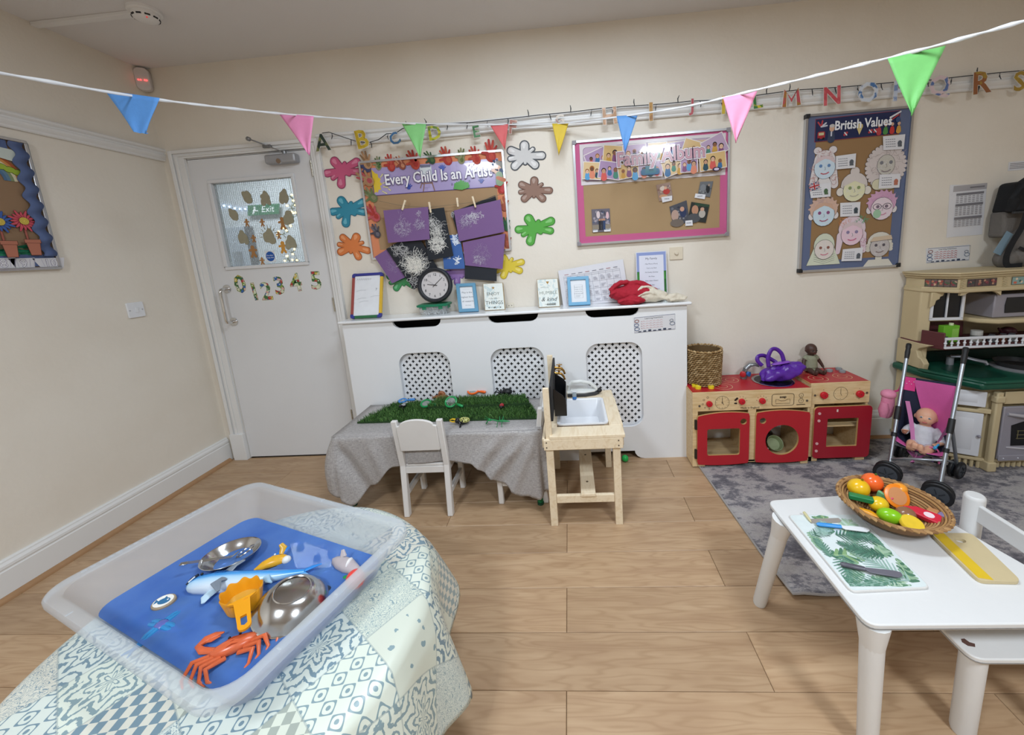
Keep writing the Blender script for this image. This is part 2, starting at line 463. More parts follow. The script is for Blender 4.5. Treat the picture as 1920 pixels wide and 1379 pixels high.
# ================================================================== DOOR
door = struct(bpy.data.objects.new('door_1', None)); COL.objects.link(door)
DOORW = mat('dcdddf', .4, 0, .02, 6, bump=.04, bscale=40, name='door_paint')
fm = MB().use(TRIMW)
for x0, x1 in ((.062, .148), (.948, 1.008)):
 fm.box(x0, x1, -.016, 0, 0, 2.036)
 fm.box(x0, x0+.022, -.026, -.016, 0, 2.036) if x0 < .5 else fm.box(x1-.022, x1, -.026, -.016, 0, 2.036)
 m_ = (x0+x1)/2; fm.box(m_-.012, m_+.006, -.021, -.016, 0, 2.0)
fm.box(.148, .948, -.016, 0, 1.99, 2.036); fm.box(.084, .986, -.026, -.016, 2.018, 2.036); fm.box(.12, .96, -.021, -.016, 2.0, 2.008)
fm.box(.055, .15, -.03, 0, 0, .19)
fm.box(.148, .152, 0, .12, 0, 1.99); fm.box(.942, .948, 0, .12, 0, 1.99); fm.box(.152, .942, 0, .12, 1.985, 1.99)
obj('door_frame', fm, door, bevel=.002)
leaf = obj('door_leaf', plate_mesh([(.156,.01),(.939,.01),(.939,1.981),(.156,1.981)], [[(.272,1.312),(.808,1.312),(.808,1.848),(.272,1.848)]], BACK, -.042, .002, DOORW), door)
bd = MB().use(DOORW)
for (x0, x1, z0, z1) in ((.262,.818,1.836,1.856), (.262,.818,1.304,1.324), (.262,.282,1.324,1.836), (.798,.818,1.324,1.836)):
 bd.box(x0, x1, -.012, .03, z0, z1)
obj('glazing_bead', bd, door, bevel=.003)
def _glass(nt, N, L, b):
 b.inputs['Base Color'].default_value = lin('dfe6e8'); b.inputs['Roughness'].default_value = .04
 b.inputs['Transmission Weight'].default_value = .75; b.inputs['IOR'].default_value = 1.2
GLASSW = node_mat('wired_glass', _glass)
obj('glass_pane', MB().use(GLASSW).box(.28, .80, .012, .016, 1.32, 1.84), door, smooth=0)
wr = MB().use(mat('aab2b2', .4, .3, 0))
for i in range(41): x = .284+i*.0128; wr.box(x-.0003, x+.0003, .0105, .0115, 1.324, 1.838)
for i in range(41): z = 1.328+i*.0126; wr.box(.282, .798, .0105, .0115, z-.0003, z+.0003)
obj('wire_mesh', wr, door, smooth=0, label='fine square wire mesh set in the glass', kind='stuff')
# pull handle
h = MB().use(CHROME)
h.loft([((.240,-.002,1.186),.0095), ((.240,-.04,1.186),.0095), ((.240,-.052,1.182),.0095), ((.240,-.057,1.17),.0095), ((.240,-.057,.985),.0095), ((.240,-.052,.973),.0095), ((.240,-.04,.97),.0095), ((.240,-.002,.97),.0095)], 12, up=(1,0,0))
hd = obj('pull_handle', h, door, label='chrome D-shaped pull handle')
for z in (1.186, .97):
 obj('handle_rose', MB().use(CHROME).lathe([(.0,0),(.026,0),(.028,.002),(.027,.005),(.012,.007),(0,.007)], (.240,-.002,z), 24, Matrix.Rotation(PI/2, 4, 'X')), hd)
for z0 in (1.83, 1.0, .24):
 hm = MB().use(mat('b7b2a4', .35, .8, .1))
 for i in range(5): hm.cyl((.941,-.012,z0+i*.018), (.941,-.012,z0+i*.018+.016), .006, n=10)
 hm.box(.930,.941,-.006,-.002,z0,z0+.088); hm.box(.941,.952,-.006,-.002,z0,z0+.088)
 obj('hinge', hm, door)
cl = MB().use(mat('a5a6aa', .4, .4, .05, name='door_closer_grey'))
cl.box(.682, .872, -.052, -.002, 1.908, 1.962)
clo = obj('door_closer', cl, door, bevel=.012, seg=4, label='grey metal door closer body')
ar = MB().use(mat('8b8c8e', .35, .7, .05))
ar.bar((.80,-.05,1.972), (.62,-.062,2.052), .016, .006); ar.bar((.62,-.066,2.052), (.70,-.03,2.018), .014, .006)
ar.cyl((.62,-.07,2.052),(.62,-.055,2.052), .012); ar.cyl((.80,-.03,1.955),(.80,-.03,1.978), .012); ar.box(.672,.722,-.032,-.016,2.005,2.022)
obj('closer_arm', ar, clo, bevel=.001)
obj('valve_screw', MB().use(CHROME).cyl((.775,-.05,1.92),(.775,-.06,1.918), .014), clo)
# corridor behind the door
hall = struct(obj('wall_hall', plate_mesh([(-1.9,0),(1.9,0),(1.9,2.5),(-1.9,2.5)], [], Frame((0,1.7,0),(1,0,0),(0,0,1)), 0, .05, mat('c9cdd0', .7)), None))
struct(obj('wall_hall_left', MB().use(mat('b9bfc6', .7)).box(-1.95, -1.9, .12, 1.75, 0, 2.5), smooth=0))
struct(obj('wall_hall_right', MB().use(mat('c6cacc', .7)).box(1.9, 1.95, .12, 1.75, 0, 2.5), smooth=0))
struct(obj('ceiling_hall', MB().use(CEIL).box(-1.95, 1.95, .12, 1.75, 2.5, 2.55), smooth=0))
struct(obj('floor_hall', MB().use(mat('8b8378', .6)).box(-1.95, 1.95, .12, 1.75, -.06, -.001), smooth=0))
area_lamp('corridor_fill', (-.3, .8, 2.48), .8, .5, 42, (.9, .95, 1))  # unseen lamp added to brighten the corridor behind the glass
dd = struct(bpy.data.objects.new('door_2', None)); COL.objects.link(dd)
obj('door_leaf', MB().use(mat('aab2bd', .4)).box(-1.45, -.93, 1.60, 1.648, 0, 1.75), dd, bevel=.003)
obj('door_edge', MB().use(mat('45484f', .4)).box(-.93, -.87, 1.60, 1.648, 0, 1.75), dd)
obj('kick_plate', MB().use(ALU).box(-1.10, -1.0, 1.59, 1.60, 1.15, 1.5), dd)
t = thing('exit_sign', 'green rectangular exit sign seen through the wired door glass', 'sign', (-.8, 1.6, 1.9))
ES = quadframe((-0.916,1.6,1.877), (-0.531,1.6,1.871), (-0.898,1.6,1.962))
obj('sign_board', MB().use(mat('0f6b43', .3)).prism([(.06,-.02),(.40,-.02),(.40,.085),(.06,.085)], ES, -.01, .004), t, smooth=0)
p = Print(ES, .005); p.text('Exit', .21, .008, .09, 'f4f6f4'); p.disc(.135,.06,.01,.01,'f4f6f4'); p.cap(.135,.04,.12,.0,.01,.008,'f4f6f4'); p.cap(.12,.03,.17,.025,.006,.005,'f4f6f4'); p.obj('lettering', t)
t = thing('fairy_lights', 'string of blue white fairy lights in the corridor left of exit sign', 'lights', (-.7, 1.3, 1.9))
pts = [(-1.193,1.635,1.976),(-1.132,1.635,1.982),(-1.075,1.635,1.967),(-1.02,1.635,1.947),(-0.963,1.635,1.937),(-0.905,1.635,1.933),(-0.844,1.635,1.94),(-0.784,1.635,1.946)]
obj('cable', MB().use(BLACK).tube(pts, .002, 5), t)
for q in pts:
 obj('bulb', MB().use(mat('b9d4ff', emit=9, var=0)).ball(q, .009, n=8, m=5), t)
t = thing('lit_garland', 'warm lit tinsel garland hanging in the corridor at right of glass', 'garland', (.9, 1.0, 1.5))
gp = [(0.073,1,1.89),(0.087,1,1.835),(0.056,1,1.801),(0.09,1,1.771),(0.048,1,1.729),(0.008,1,1.676),(-0.027,1,1.623),(-0.073,1,1.59),(-0.003,1,1.538),(0.016,1,1.481),(-0.015,1,1.426),(-0.065,1,1.373),(0.011,1,1.349)]
gm = MB().use(mat('5b6a3c', .7))
for q in gp:
 for k in range(14):
  v = Vector((random.gauss(0,1), random.gauss(0,1), random.gauss(0,1))).normalized()*random.uniform(.02,.045)
  gm.bar(q, Vector(q)+v, .006, .002)
obj('tinsel', gm, t, smooth=0, kind='stuff'); obj('hanging_cord', MB().use(gm.mats[0]).cyl(gp[0], (gp[0][0], gp[0][1], 2.5), .002, n=5), t)
for q in gp:
 for k in range(2):
  obj('bulb', MB().use(mat('ffd48a', emit=7, var=0)).ball(Vector(q)+Vector((random.uniform(-.03,.03),-.03,random.uniform(-.03,.03))), .009, n=8, m=5), t)
# salt-dough mittens and gingerbread stuck on the glass
def blob(p, cx, cz, sx, sz, rot, col, edge):
 pts = []
 for i in range(26):
  a = 2*PI*i/26; r = 1+.13*math.sin(3*a+cx*40)+.08*math.sin(5*a+cz*30)
  x, z = sx*r*math.cos(a), sz*r*math.sin(a)
  pts.append((cx+x*math.cos(rot)-z*math.sin(rot), cz+x*math.sin(rot)+z*math.cos(rot)))
 return pts
GL = Frame((0,.0095,0), (1,0,0), (0,0,1))
mit = [(.030,.042,.1,'leftmost of the top row'), (.030,.046,.3,'middle of the top row'), (.032,.045,-.1,'rightmost of the top row'),
  (.030,.038,.4,'at the left edge under the fairy lights'), (.034,.046,0,'right of the exit sign'), (.04,.05,0,'large and spiky in the middle below the sign'),
  (.035,.045,.2,'low on the left half of the glass'), (.038,.044,.1,'lowest at right, heart shaped')]
exec_pts = [(0.483,1.745),(0.604,1.727),(0.722,1.728),(0.373,1.647),(0.729,1.602),(0.579,1.495),(0.406,1.5),(0.714,1.45)]
for (sx, sz, r, where), (cx, cz) in zip(mit, exec_pts):
 mb = MB().use(mat('9b9680', .8, 0, .12, 60)).prism(blob(None, cx, cz, sx*.9, sz*.9, r, 0, 0), GL, 0, .004)
 a = r+2.6 if cx > .6 else r+.5
 mb.prism([(cx+sx*.7*math.cos(a)+x, cz-sz*.5+z) for x, z in circ(0,0,.016,12,.022)], GL, .0002, .0042)
 if 'spiky' in where:
  for k in range(9):
   t_ = PI*k/8; mb.prism([(cx+math.cos(t_+s)*l, cz+math.sin(t_+s)*l*1.1) for s, l in ((-.05,.045),(.05,.045),(.0,.066))], GL, .0001, .003)
 o = obj('paper_mitten', mb, smooth=0)
 tag(o, 'olive brown mitten on door glass, '+where, 'cutout', 'brown cutouts on the door glass')
ging = [(0.45,1.592),(0.551,1.585),(0.475,1.492),(0.643,1.501),(0.682,1.573),(0.455,1.414),(0.657,1.427),(0.503,1.35)]
gl = ['beside the sign at left', 'small one under the exit sign', 'small one at centre left', 'small one at centre right', 'tall one high at right', 'largest one at lower left', 'bright one at lower right', 'one at the bottom edge left of the blue sticker']
for i, ((cx, cz), lb) in enumerate(zip(ging, gl)):
 s = 1.0 if i in (4,5,6) else .62
 p = Print(GL, .001); c = 'a87a4a' if i != 6 else 'cf9440'
 p.disc(cx, cz+.022*s, .013*s, .013*s, c); p.cap(cx, cz+.012*s, cx, cz-.012*s, .010*s, .012*s, c)
 for q in (-1, 1):
  p.cap(cx, cz+.008*s, cx+q*.022*s, cz+.004*s, .006*s, .007*s, c); p.cap(cx, cz-.01*s, cx+q*.013*s, cz-.034*s, .007*s, .008*s, c)
 o = p.obj('gingerbread_cutout'); tag(o, 'brown gingerbread man on door glass, '+lb, 'cutout', 'gingerbread cutouts on the door glass')
cx, cz = (0.563,1.373)
p = Print(GL, .0025); p.rect(cx-.034, cx+.034, cz-.036, cz+.036, 'dfe3e6'); p.disc(cx, cz, .029, .031, '2458a8'); p.text('Fire door', cx, cz+.003, .0115, 'ffffff', align='CENTER'); p.text('keep shut', cx, cz-.011, .0115, 'ffffff', align='CENTER')
tag(p.obj('fire_door_sticker'), 'square sticker with blue disc at the bottom of the door glass', 'sticker')
# floral number stickers 0-5
def _floral(nt, N, L, b):
 tc = N.new('ShaderNodeTexCoord'); v = N.new('ShaderNodeTexVoronoi'); v.inputs['Scale'].default_value = 55
 L.new(tc.outputs['Object'], v.inputs['Vector'])
 s = N.new('ShaderNodeSeparateColor'); L.new(v.outputs['Color'], s.inputs[0])
 c = ramp(N, L, s.outputs[0], [(0,'3d6b3a'),(.2,'c9d3b0'),(.38,'b03434'),(.5,'dcd9c0'),(.62,'7d9a3c'),(.74,'2f62a8'),(.84,'d8a8a0'),(.93,'cdb650')], 'CONSTANT')
 d = mth(N, L, 'LESS_THAN', v.outputs['Distance'], .22)
 L.new(mixc(N, L, d, c, 'efeee4'), b.inputs['Base Color']); b.inputs['Roughness'].default_value = .3
FLORAL = node_mat('floral_sticker', _floral)
for ch, (x, z, s, r), where in zip('012345', ((.297,1.157,.155,.05), (.386,1.102,.155,.10), (.461,1.103,.155,0), (.556,1.133,.155,.03), (.672,1.142,.155,.1), (.802,1.152,.155,-.03)),
  ('nearest the handle', 'second from the handle', 'third from the handle', 'fourth from the handle', 'fifth from the handle', 'nearest the hinges')):
 p = Print(Frame((0,-.0025,0),(1,0,0),(0,0,1)), 0)
 p.text(ch, x, z, s, 'e9e9df', rot=r, offset=.008, sx=1.0); p.text(ch, x, z, s, mat('4a4f42', .5), rot=r, offset=.0048); p.text(ch, x, z, s, FLORAL, rot=r, offset=.0028)
 tag(p.obj('number_sticker'), 'floral number %s sticker on white door, %s' % (ch, where), 'sticker', 'number stickers on the door')
# ================================================================== CEILING AND LEFT WALL FITTINGS
t = thing('smoke_detector', 'round white smoke detector on the ceiling', 'detector', (.575,-.475,ZC))
obj('base', MB().use(WHITE).lathe([(0,0),(.062,0),(.062,-.012),(.056,-.016),(0,-.016)], (.565,-.475,ZC), 28), t)
obj('sensor_head', MB().use(WHITE).lathe([(.05,-.016),(.05,-.03),(.044,-.04),(.03,-.046),(0,-.047)], (.565,-.475,ZC), 28), t)
sl = MB().use(BLACK)
for k in range(10):
 a = 2*PI*k/10; sl.bar((.565+.047*math.cos(a-.2), -.475+.047*math.sin(a-.2), ZC-.034), (.565+.047*math.cos(a+.2), -.475+.047*math.sin(a+.2), ZC-.034), .006, .006)
obj('vent_slots', sl, t, label='dark vent slots')
obj('indicator', MB().use(mat('c03030', emit=1)).ball((.595,-.50,ZC-.045), .003, n=8, m=5), t)
tag(obj('cable_trunking', MB().use(WHITE).box(0, .505, -.487, -.457, ZC-.016, ZC), bevel=.002), 'white plastic cable trunking running to the smoke detector', 'trunking')
t = thing('motion_sensor', 'white motion sensor with red lights high in the corner', 'sensor', (.02,-.02,2.43))
sm = MB().use(mat('d9d3d2', .4))
F = Frame((.022,-.03,2.435), (1,.55,0), (.0,0,1))
sm.prism(rrect(-.034,.034,-.062,.062,.026,6), F, -.02, .018)
obj('housing', sm, t, bevel=.006)
for a in (-.016, -.006, .012, .02):
 obj('indicator_light', MB().use(mat('ff4040', emit=4, var=0)).ball(F(a, -.008, .02), .0035, n=8, m=6), t)
t = thing('light_switch', 'white square light switch on the left wall near the door', 'switch', (0,-.355,1.117))
obj('plate', MB().use(mat('e4e6ea', .35)).prism(rrect(-.398,-.314,1.075,1.16,.006), LEFT, 0, .009), t, bevel=.002)
obj('rocker', MB().use(mat('e4e6ea', .3)).prism(rrect(-.362,-.35,1.103,1.13,.002), LEFT, .009, .014), t, bevel=.001)
for y in (-.388, -.325): obj('screw', MB().use(ALU).prism(circ(y,1.117,.004,10), LEFT, .009, .0098), t)
# garden display board on the left wall
t = thing('garden_display_board', 'brown garden display board with wavy blue border on left wall', 'noticeboard', (.01,-.9,1.65))
obj('backing', MB().use(mat('8f7358', .8, 0, .06, 6)).prism([(-1.5,1.37),(-.645,1.37),(-.645,1.93),(-1.5,1.93)], LEFT, 0, .012), t, smooth=0)
fr = MB().use(ALU)
fr.prism([(-1.5,1.36),(-.632,1.36),(-.632,1.372),(-1.5,1.372)], LEFT, 0, .022); fr.prism([(-1.5,1.928),(-.632,1.928),(-.632,1.94),(-1.5,1.94)], LEFT, 0, .022); fr.prism([(-.644,1.372),(-.632,1.372),(-.632,1.928),(-.644,1.928)], LEFT, 0, .022)
obj('frame', fr, t, bevel=.002)
# corrugated border roll: wavy in depth along z
def border(z0, z1, y0, y1):
 m_ = MB().use(mat('52638c', .7, 0, .05)); n = 80; vs = []
 for i in range(n+1):
  z = z0+(z1-z0)*i/n; ph = 2*PI*(z-z0)/.073
  sc = .007*math.sin(ph)
  for y, dd in ((y0+sc, .016), (y1+sc, .016), ):
   vs.append(LEFT(y, z, dd+.006+.005*math.sin(ph+1)))
 return m_.add(vs, [(2*i, 2*i+1, 2*i+3, 2*i+2) for i in range(n)])
ob = obj('wavy_border', border(1.42, 1.925, -.692, -.646), t, label='blue scalloped card border')
sd = ob.modifiers.new('s', 'SOLIDIFY'); sd.thickness = .002
obj('bottom_border', MB().use(mat('52638c', .7)).prism([(-1.49,1.376),(-.648,1.376),(-.648,1.43),(-1.49,1.43)], LEFT, .014, .017), t, smooth=0)
obj('top_border', MB().use(mat('52638c', .7)).prism([(-1.49,1.885),(-.70,1.885),(-.70,1.926),(-1.49,1.926)], LEFT, .014, .017), t, smooth=0)
# green crepe paper
cm = MB().use(mat('1f7a5a', .7, 0, .2, 20)); n = 60; vs = []
for i in range(n+1):
 y = -1.49+(.80)*i/n; top = 1.452+.012*math.sin(i*.35)+(.012 if i > 45 else 0)
 for k in range(6):
  z = 1.425+(top-1.425)*k/5
  vs.append(LEFT(y, z, .02+.008*math.sin(i*1.1+k*1.7)+.006*math.sin(k*2.3+i*.4)))
cm.add(vs, [(i*6+k, i*6+k+1, (i+1)*6+k+1, (i+1)*6+k) for i in range(n) for k in range(5)])
tag(obj('crepe_paper_grass', cm), 'crumpled green crepe paper grass along the garden board foot', 'paper', None)
def flower(y, z, s, petal, lab):
 tt = thing('paper_flower', lab, 'cutout', (.015, y, z))
 p = Print(LEFT, .0165); O = '5a2a24'
 p.rect(y-.006*s, y+.006*s, z-.13*s, z-.04*s, O); p.rect(y-.0045*s, y+.0045*s, z-.13*s, z-.04*s, 'a85f52')
 p.obj('stem', tt)
 p = Print(LEFT, .018)
 for k in range(16):
  a = 2*PI*k/16; ln = .062 if k % 2 else .05
  p.cap(y+.02*s*math.cos(a), z+.02*s*math.sin(a), y+ln*s*math.cos(a), z+ln*s*math.sin(a), .011*s, .005*s, O if petal != '3f5fa5' else '25304f')
  p.cap(y+.02*s*math.cos(a), z+.02*s*math.sin(a), y+ln*s*math.cos(a), z+ln*s*math.sin(a), .009*s, .0035*s, petal)
 p.obj('petals', tt)
 p = Print(LEFT, .0245); p.disc(y, z, .022*s, .022*s, '8d7a2d'); p.disc(y, z, .020*s, .020*s, 'dfc75a')
 for k in range(3): p.line(circ(y, z, (.006+.005*k)*s, 14), .0012, '9a8433', True)
 p.obj('flower_centre', tt)
 p = Print(LEFT, .0372)
 p.poly([(y-.032*s,z-.125*s),(y+.032*s,z-.125*s),(y+.024*s,z-.205*s),(y-.024*s,z-.205*s)], O); p.poly([(y-.030*s,z-.127*s),(y+.030*s,z-.127*s),(y+.022*s,z-.202*s),(y-.022*s,z-.202*s)], 'b0705a')
 p.rect(y-.037*s, y+.037*s, z-.132*s, z-.108*s, O); p.rect(y-.035*s, y+.035*s, z-.130*s, z-.110*s, 'b0705a')
 p.obj('pot', tt)
fy, fz = (-0.72,1.578)
flower(fy, fz, .75, 'c9505f', 'red paper flower in a brown paper pot on garden board')
fy, fz = (-0.797,1.57)
flower(fy, fz, .75, '3f5fa5', 'blue paper flower in a brown paper pot, cut by photo edge')
p = Print(LEFT, .014)
cy, cz = (-0.798,1.751)
for k, c in enumerate(('a4552f','c98a4a','d9cfae','7f8f6a','5f7f95','4f6f8f')):
 r = .125-.011*k; p.poly(circ(cy, cz, r, 20, a0=0, a1=PI*.6)+circ(cy, cz, r-.011, 20, a0=0, a1=PI*.6)[::-1], c)
gy, gz = (-0.712,1.8)
for a in (-.026, 0, .024): p.disc(gy+a, gz-a*.35, .021, .014, '3f4a20')
for a in (-.026, 0, .024): p.disc(gy+a, gz-a*.35, .0185, .0118, '9db53c')
tag(p.obj('paper_rainbow'), 'paper rainbow ending in a lime green cloud on garden board', 'cutout')
for ch, px, where in (('8', (-0.819,1.393), 'leftmost'), ('9', (-0.757,1.391), 'middle'), ('10', (-0.666,1.39), 'rightmost')):
 y, z = px; wd = .045 if ch != '10' else .06
 p = Print(LEFT, .0175); p.poly([(y-wd,z+.022),(y+wd*.9,z+.024),(y+wd*.7,z-.024),(y-wd*.6,z-.026)], 'd5d4d8')
 p.text(ch, y, z-.017, .05, '8d8a98', align='CENTER', offset=.0015); p.text(ch, y, z-.017, .05, 'e6e5e8', align='CENTER')
 for k in range(5): p.line([(y-wd*.5+k*.015, z+.018), (y-wd*.4+k*.012, z-.016)], .0012, 'a8a3bb')
 tag(p.obj('number_cutout'), 'white paper number %s along garden board foot, %s of three' % (ch, where), 'cutout', 'paper numbers on the garden board')
y, z = (-0.707,1.862)
tag(card('torn_paper', LEFT, [(y-.05,z+.022),(y-.04,z+.03),(y+.015,z+.026),(y+.03,z+.015),(y+.03,z-.005),(y+.006,z-.024),(y-.04,z-.014)], .003, 'c5cfc9', d=.018), 'pale torn paper scrap at the top of the garden board', 'paper')
# ================================================================== RADIATOR CABINET
CABW = mat('e9ebee', .38, 0, .02, 5, bump=.03, bscale=60, name='white_cabinet_paint')
cab = thing('radiator_cabinet', 'long white radiator cabinet with three cross pierced grilles below its shelf', 'cabinet', (2.1,-.08,0))
def slot(x0, x1):      # notch under the shelf, left to right along the top edge
 return [(x0, .94)]+[(x0+.015+.05*(1-math.cos(a)), .935-.042*math.sin(a)) for a in (0, .4, .8, 1.2, PI/2)]+[(x1-.015-.05*(1-math.cos(a)), .935-.042*math.sin(a)) for a in (PI/2, 1.2, .8, .4, 0)]+[(x1, .94)]
def arch(x0, x1):      # foot arch, right to left along the bottom
 return [(x1, 0)]+[(x1-.06*math.sin(a), .052*(1-math.cos(a))) for a in (.4,.8,1.2,PI/2)]+[(x0+.06*math.sin(a), .052*(1-math.cos(a))) for a in (PI/2,1.2,.8,.4)]+[(x0, 0)]
outer = [(1.07, 0), (1.07, .94)]+slot(1.365, 1.69)+slot(1.945, 2.27)+slot(2.515, 2.85)+[(3.105, .94), (3.105, 0)]+arch(2.46, 2.85)+arch(1.95, 2.28)+arch(1.38, 1.70)
GR = [(1.385, 1.70), (1.95, 2.272), (2.52, 2.848)]
obj('front_panel', plate_mesh(outer, [rrect(a, c, .21, .738, .075, 7) for a, c in GR], BACK, .15, .168, CABW), cab)
obj('side_panel', MB().use(CABW).box(3.087, 3.105, -.15, -.002, 0, .94), cab, bevel=.002)
obj('side_panel', MB().use(CABW).box(1.07, 1.088, -.15, -.002, 0, .94), cab, bevel=.002)
obj('shelf_top', MB().use(mat('eceef1', .16, 0, .02, 5, coat=.3)).box(1.055, 3.128, -.19, -.002, .94, .957), cab, bevel=.007, seg=4, label='glossy white shelf top with rounded edge')
def plus(cx, cz, s=.0095, t=.0034):
 return [(cx-t,cz-s),(cx+t,cz-s),(cx+t,cz-t),(cx+s,cz-t),(cx+s,cz+t),(cx+t,cz+t),(cx+t,cz+s),(cx-t,cz+s),(cx-t,cz+t),(cx-s,cz+t),(cx-s,cz-t),(cx-t,cz-t)]
for a, c in GR:
 holes = []
 for r in range(25):
  z = .212+.0222*r
  k = a+.018+(r % 2)*.0205
  while k < c-.008:
   dx = min(k-a, c-k); dz = min(z-.21, .738-z)
   if dz > .006 and (dx > .06 or dz > .06 or (.075-dx)**2+(.075-dz)**2 < .066**2): holes.append(plus(k, z))
   k += .041
 obj('grille', plate_mesh([(a-.02,.19),(c+.02,.19),(c+.02,.76),(a-.02,.76)], holes, BACK, .138, .142, mat('e6e8ec', .4, 0, .02, 6), smooth=0), cab, label='white grille panel pierced with crosses')
rad = thing('radiator', 'radiator coloured dark for shade, glimpsed behind the pierced grilles', 'radiator', (2.1,-.06,.1))
rm = MB().use(mat('2b2927', .7)).box(1.3, 2.95, -.075, -.055, .12, .86)  # dark tones put the cabinet's inner shade into the radiator's colour
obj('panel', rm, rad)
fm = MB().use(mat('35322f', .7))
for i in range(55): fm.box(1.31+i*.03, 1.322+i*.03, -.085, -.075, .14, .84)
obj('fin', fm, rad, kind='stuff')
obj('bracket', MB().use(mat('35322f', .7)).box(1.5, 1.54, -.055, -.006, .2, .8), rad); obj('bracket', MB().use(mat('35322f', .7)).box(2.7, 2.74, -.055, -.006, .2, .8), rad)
obj('valve', MB().use(CHROME).cyl((2.97,-.065,.0),(2.97,-.065,.16), .009).cyl((2.93,-.065,.15),(2.99,-.065,.15), .012), rad)
struct(obj('cabinet_shade_sheet', MB().use(mat('2a2724', .9)).box(1.09, 3.085, -.004, -.001, 0, .935), smooth=0))  # dark sheet over the wall, stands in for shade inside the cabinet
# ================================================================== FRAMED BOARDS
def board(name, label, x0, x1, z0, z1, border, back, bw, frame_col=ALU, corner=None):
 t = thing(name, label, 'noticeboard', ((x0+x1)/2, -.01, (z0+z1)/2))
 obj('backing', MB().use(mat(back, .8, 0, .06, 7, bump=.08, bscale=14)).prism([(x0+.006,z0+.006),(x1-.006,z0+.006),(x1-.006,z1-.006),(x0+.006,z1-.006)], BACK, .001, .012), t, smooth=0)
 f = .012
 bo = plate_mesh([(x0+f,z0+f),(x1-f,z0+f),(x1-f,z1-f),(x0+f,z1-f)], [[(x0+f+bw,z0+f+bw),(x1-f-bw,z0+f+bw),(x1-f-bw,z1-f-bw),(x0+f+bw,z1-f-bw)]], BACK, .0122, .0136, paper(border))
 obj('border_paper', bo, t)
 obj('frame', plate_mesh(rrect(x0,x1,z0,z1,.012,4), [[(x0+f,z0+f),(x1-f,z0+f),(x1-f,z1-f),(x0+f,z1-f)]], BACK, .001, .022, frame_col), t, label='slim silver metal frame')
 if corner:
  for cx, cz in ((x0,z0),(x1,z0),(x0,z1),(x1,z1)):
   sx = 1 if cx == x0 else -1; sz = 1 if cz == z0 else -1
   obj('corner_cap', MB().use(mat(corner, .4)).prism([(cx-sx*.002,cz-sz*.002),(cx+sx*.022,cz-sz*.002),(cx+sx*.022,cz+sz*.014),(cx+sx*.014,cz+sz*.022),(cx-sx*.002,cz+sz*.022)], BACK, .0005, .024), t, bevel=.002)
 return t
# ---- Every Child Is an Artist
ec = board('art_display_board', 'brown art display board with orange border and lilac banner beside door', 1.235, 2.108, 1.308, 1.888, 'd98a63', 'a88a68', .045)
BQ = [(1.305,1.834),(2.049,1.84),(2.041,1.688),(1.307,1.69)]
bf = Frame((BQ[3][0], -.0145, BQ[3][1]), (BQ[2][0]-BQ[3][0], 0, BQ[2][1]-BQ[3][1]), (0,0,1)); BWD, BHT = BQ[2][0]-BQ[3][0]+.03, .155
p = Print(bf, 0, gloss)
p.rect(-.004, BWD, -.004, BHT, '5c4a86'); p.rect(0, BWD, 0, BHT, 'a99cc9')
p.rect(.33,.36,.0,BHT,'b3a7d2'); p.rect(.48,.51,0,BHT,'b0a3d0')
p.poly([(0,.01),(.012,.02),(.02,.012),(.03,.03),(.045,.03),(.04,.05),(.055,.06),(.042,.075),(.05,.09),(.036,.10),(.035,.12),(.02,.125),(.0,.15)], 'e3c53a')
for a in ((.05,.02,.075,.005),(.06,.045,.085,.04),(.06,.065,.08,.07),(.05,.10,.065,.115),(.09,.03,.1,.022)): p.cap(*a, .004, .005, '8d8468'); p.cap(*a, .003, .004, 'd9d1a5')
p.poly([(.31,.02),(.345,.02),(.35,BHT-.02),(.305,BHT-.02)], 'a99cc9')
for l in ([(.30,.0),(.325,.09)],[(.37,.0),(.35,.09)],[(.285,.02),(.315,.09)],[(.30,.045),(.365,.045)]): p.line(l, .006, '8d6d62')
p.rect(.295,.365,.085,.14,'d5dbe0'); p.rect(.30,.36,.135,.15,'6f7288')
def tinyhand(x, y, s, c):
 p.disc(x, y, .011*s, .01*s, c)
 for k in range(5): a = .5+k*.5; p.cap(x, y, x+.023*s*math.cos(a), y+.023*s*math.sin(a), .003*s, .003*s, c)
tinyhand(.215,.028,1,'3f54a6'); tinyhand(.43,.118,1,'4a63b8'); tinyhand(.655,.03,.8,'3f54a6')
for k in range(11): a = PI*k/10; p.cap(.535, .004, .535+.045*math.cos(a), .006+.036*math.sin(a), .012, .003+.002*(k % 3), '58a552')
for x, y in ((.50,.06),(.56,.055),(.585,.04),(.48,.03),(.53,.075)): p.disc(x, y, .004, .006, '7b6f9c')
for x, y in ((.6,.11),(.615,.125),(.585,.12),(.63,.105)): p.cap(x, y, x+.006, y+.012, .002, .003, 'a5647c')
# painting child at the right end
p.disc(.765,.105,.03,.034,'5f5a4c'); p.disc(.757,.09,.024,.026,'d7ab8f'); p.cap(.755,.075,.715,.095,.008,.007,'d7ab8f'); p.disc(.71,.10,.009,.012,'7d6152'); p.cap(.765,.02,.765,.06,.022,.02,'7f9a75'); p.cap(.755,.045,.79,.03,.01,.012,'b9683f'); p.disc(.745,.093,.003,.003,'33302c')
for off, c in ((.0042,'5f5784'),(.0016,'f2f1f6')): p.text('Every Child Is an Artist', .075, .052, .086, c, offset=off, sx=.80, rot=.012)
p.obj('banner', ec, label='lilac banner lettered Every Child Is an Artist')
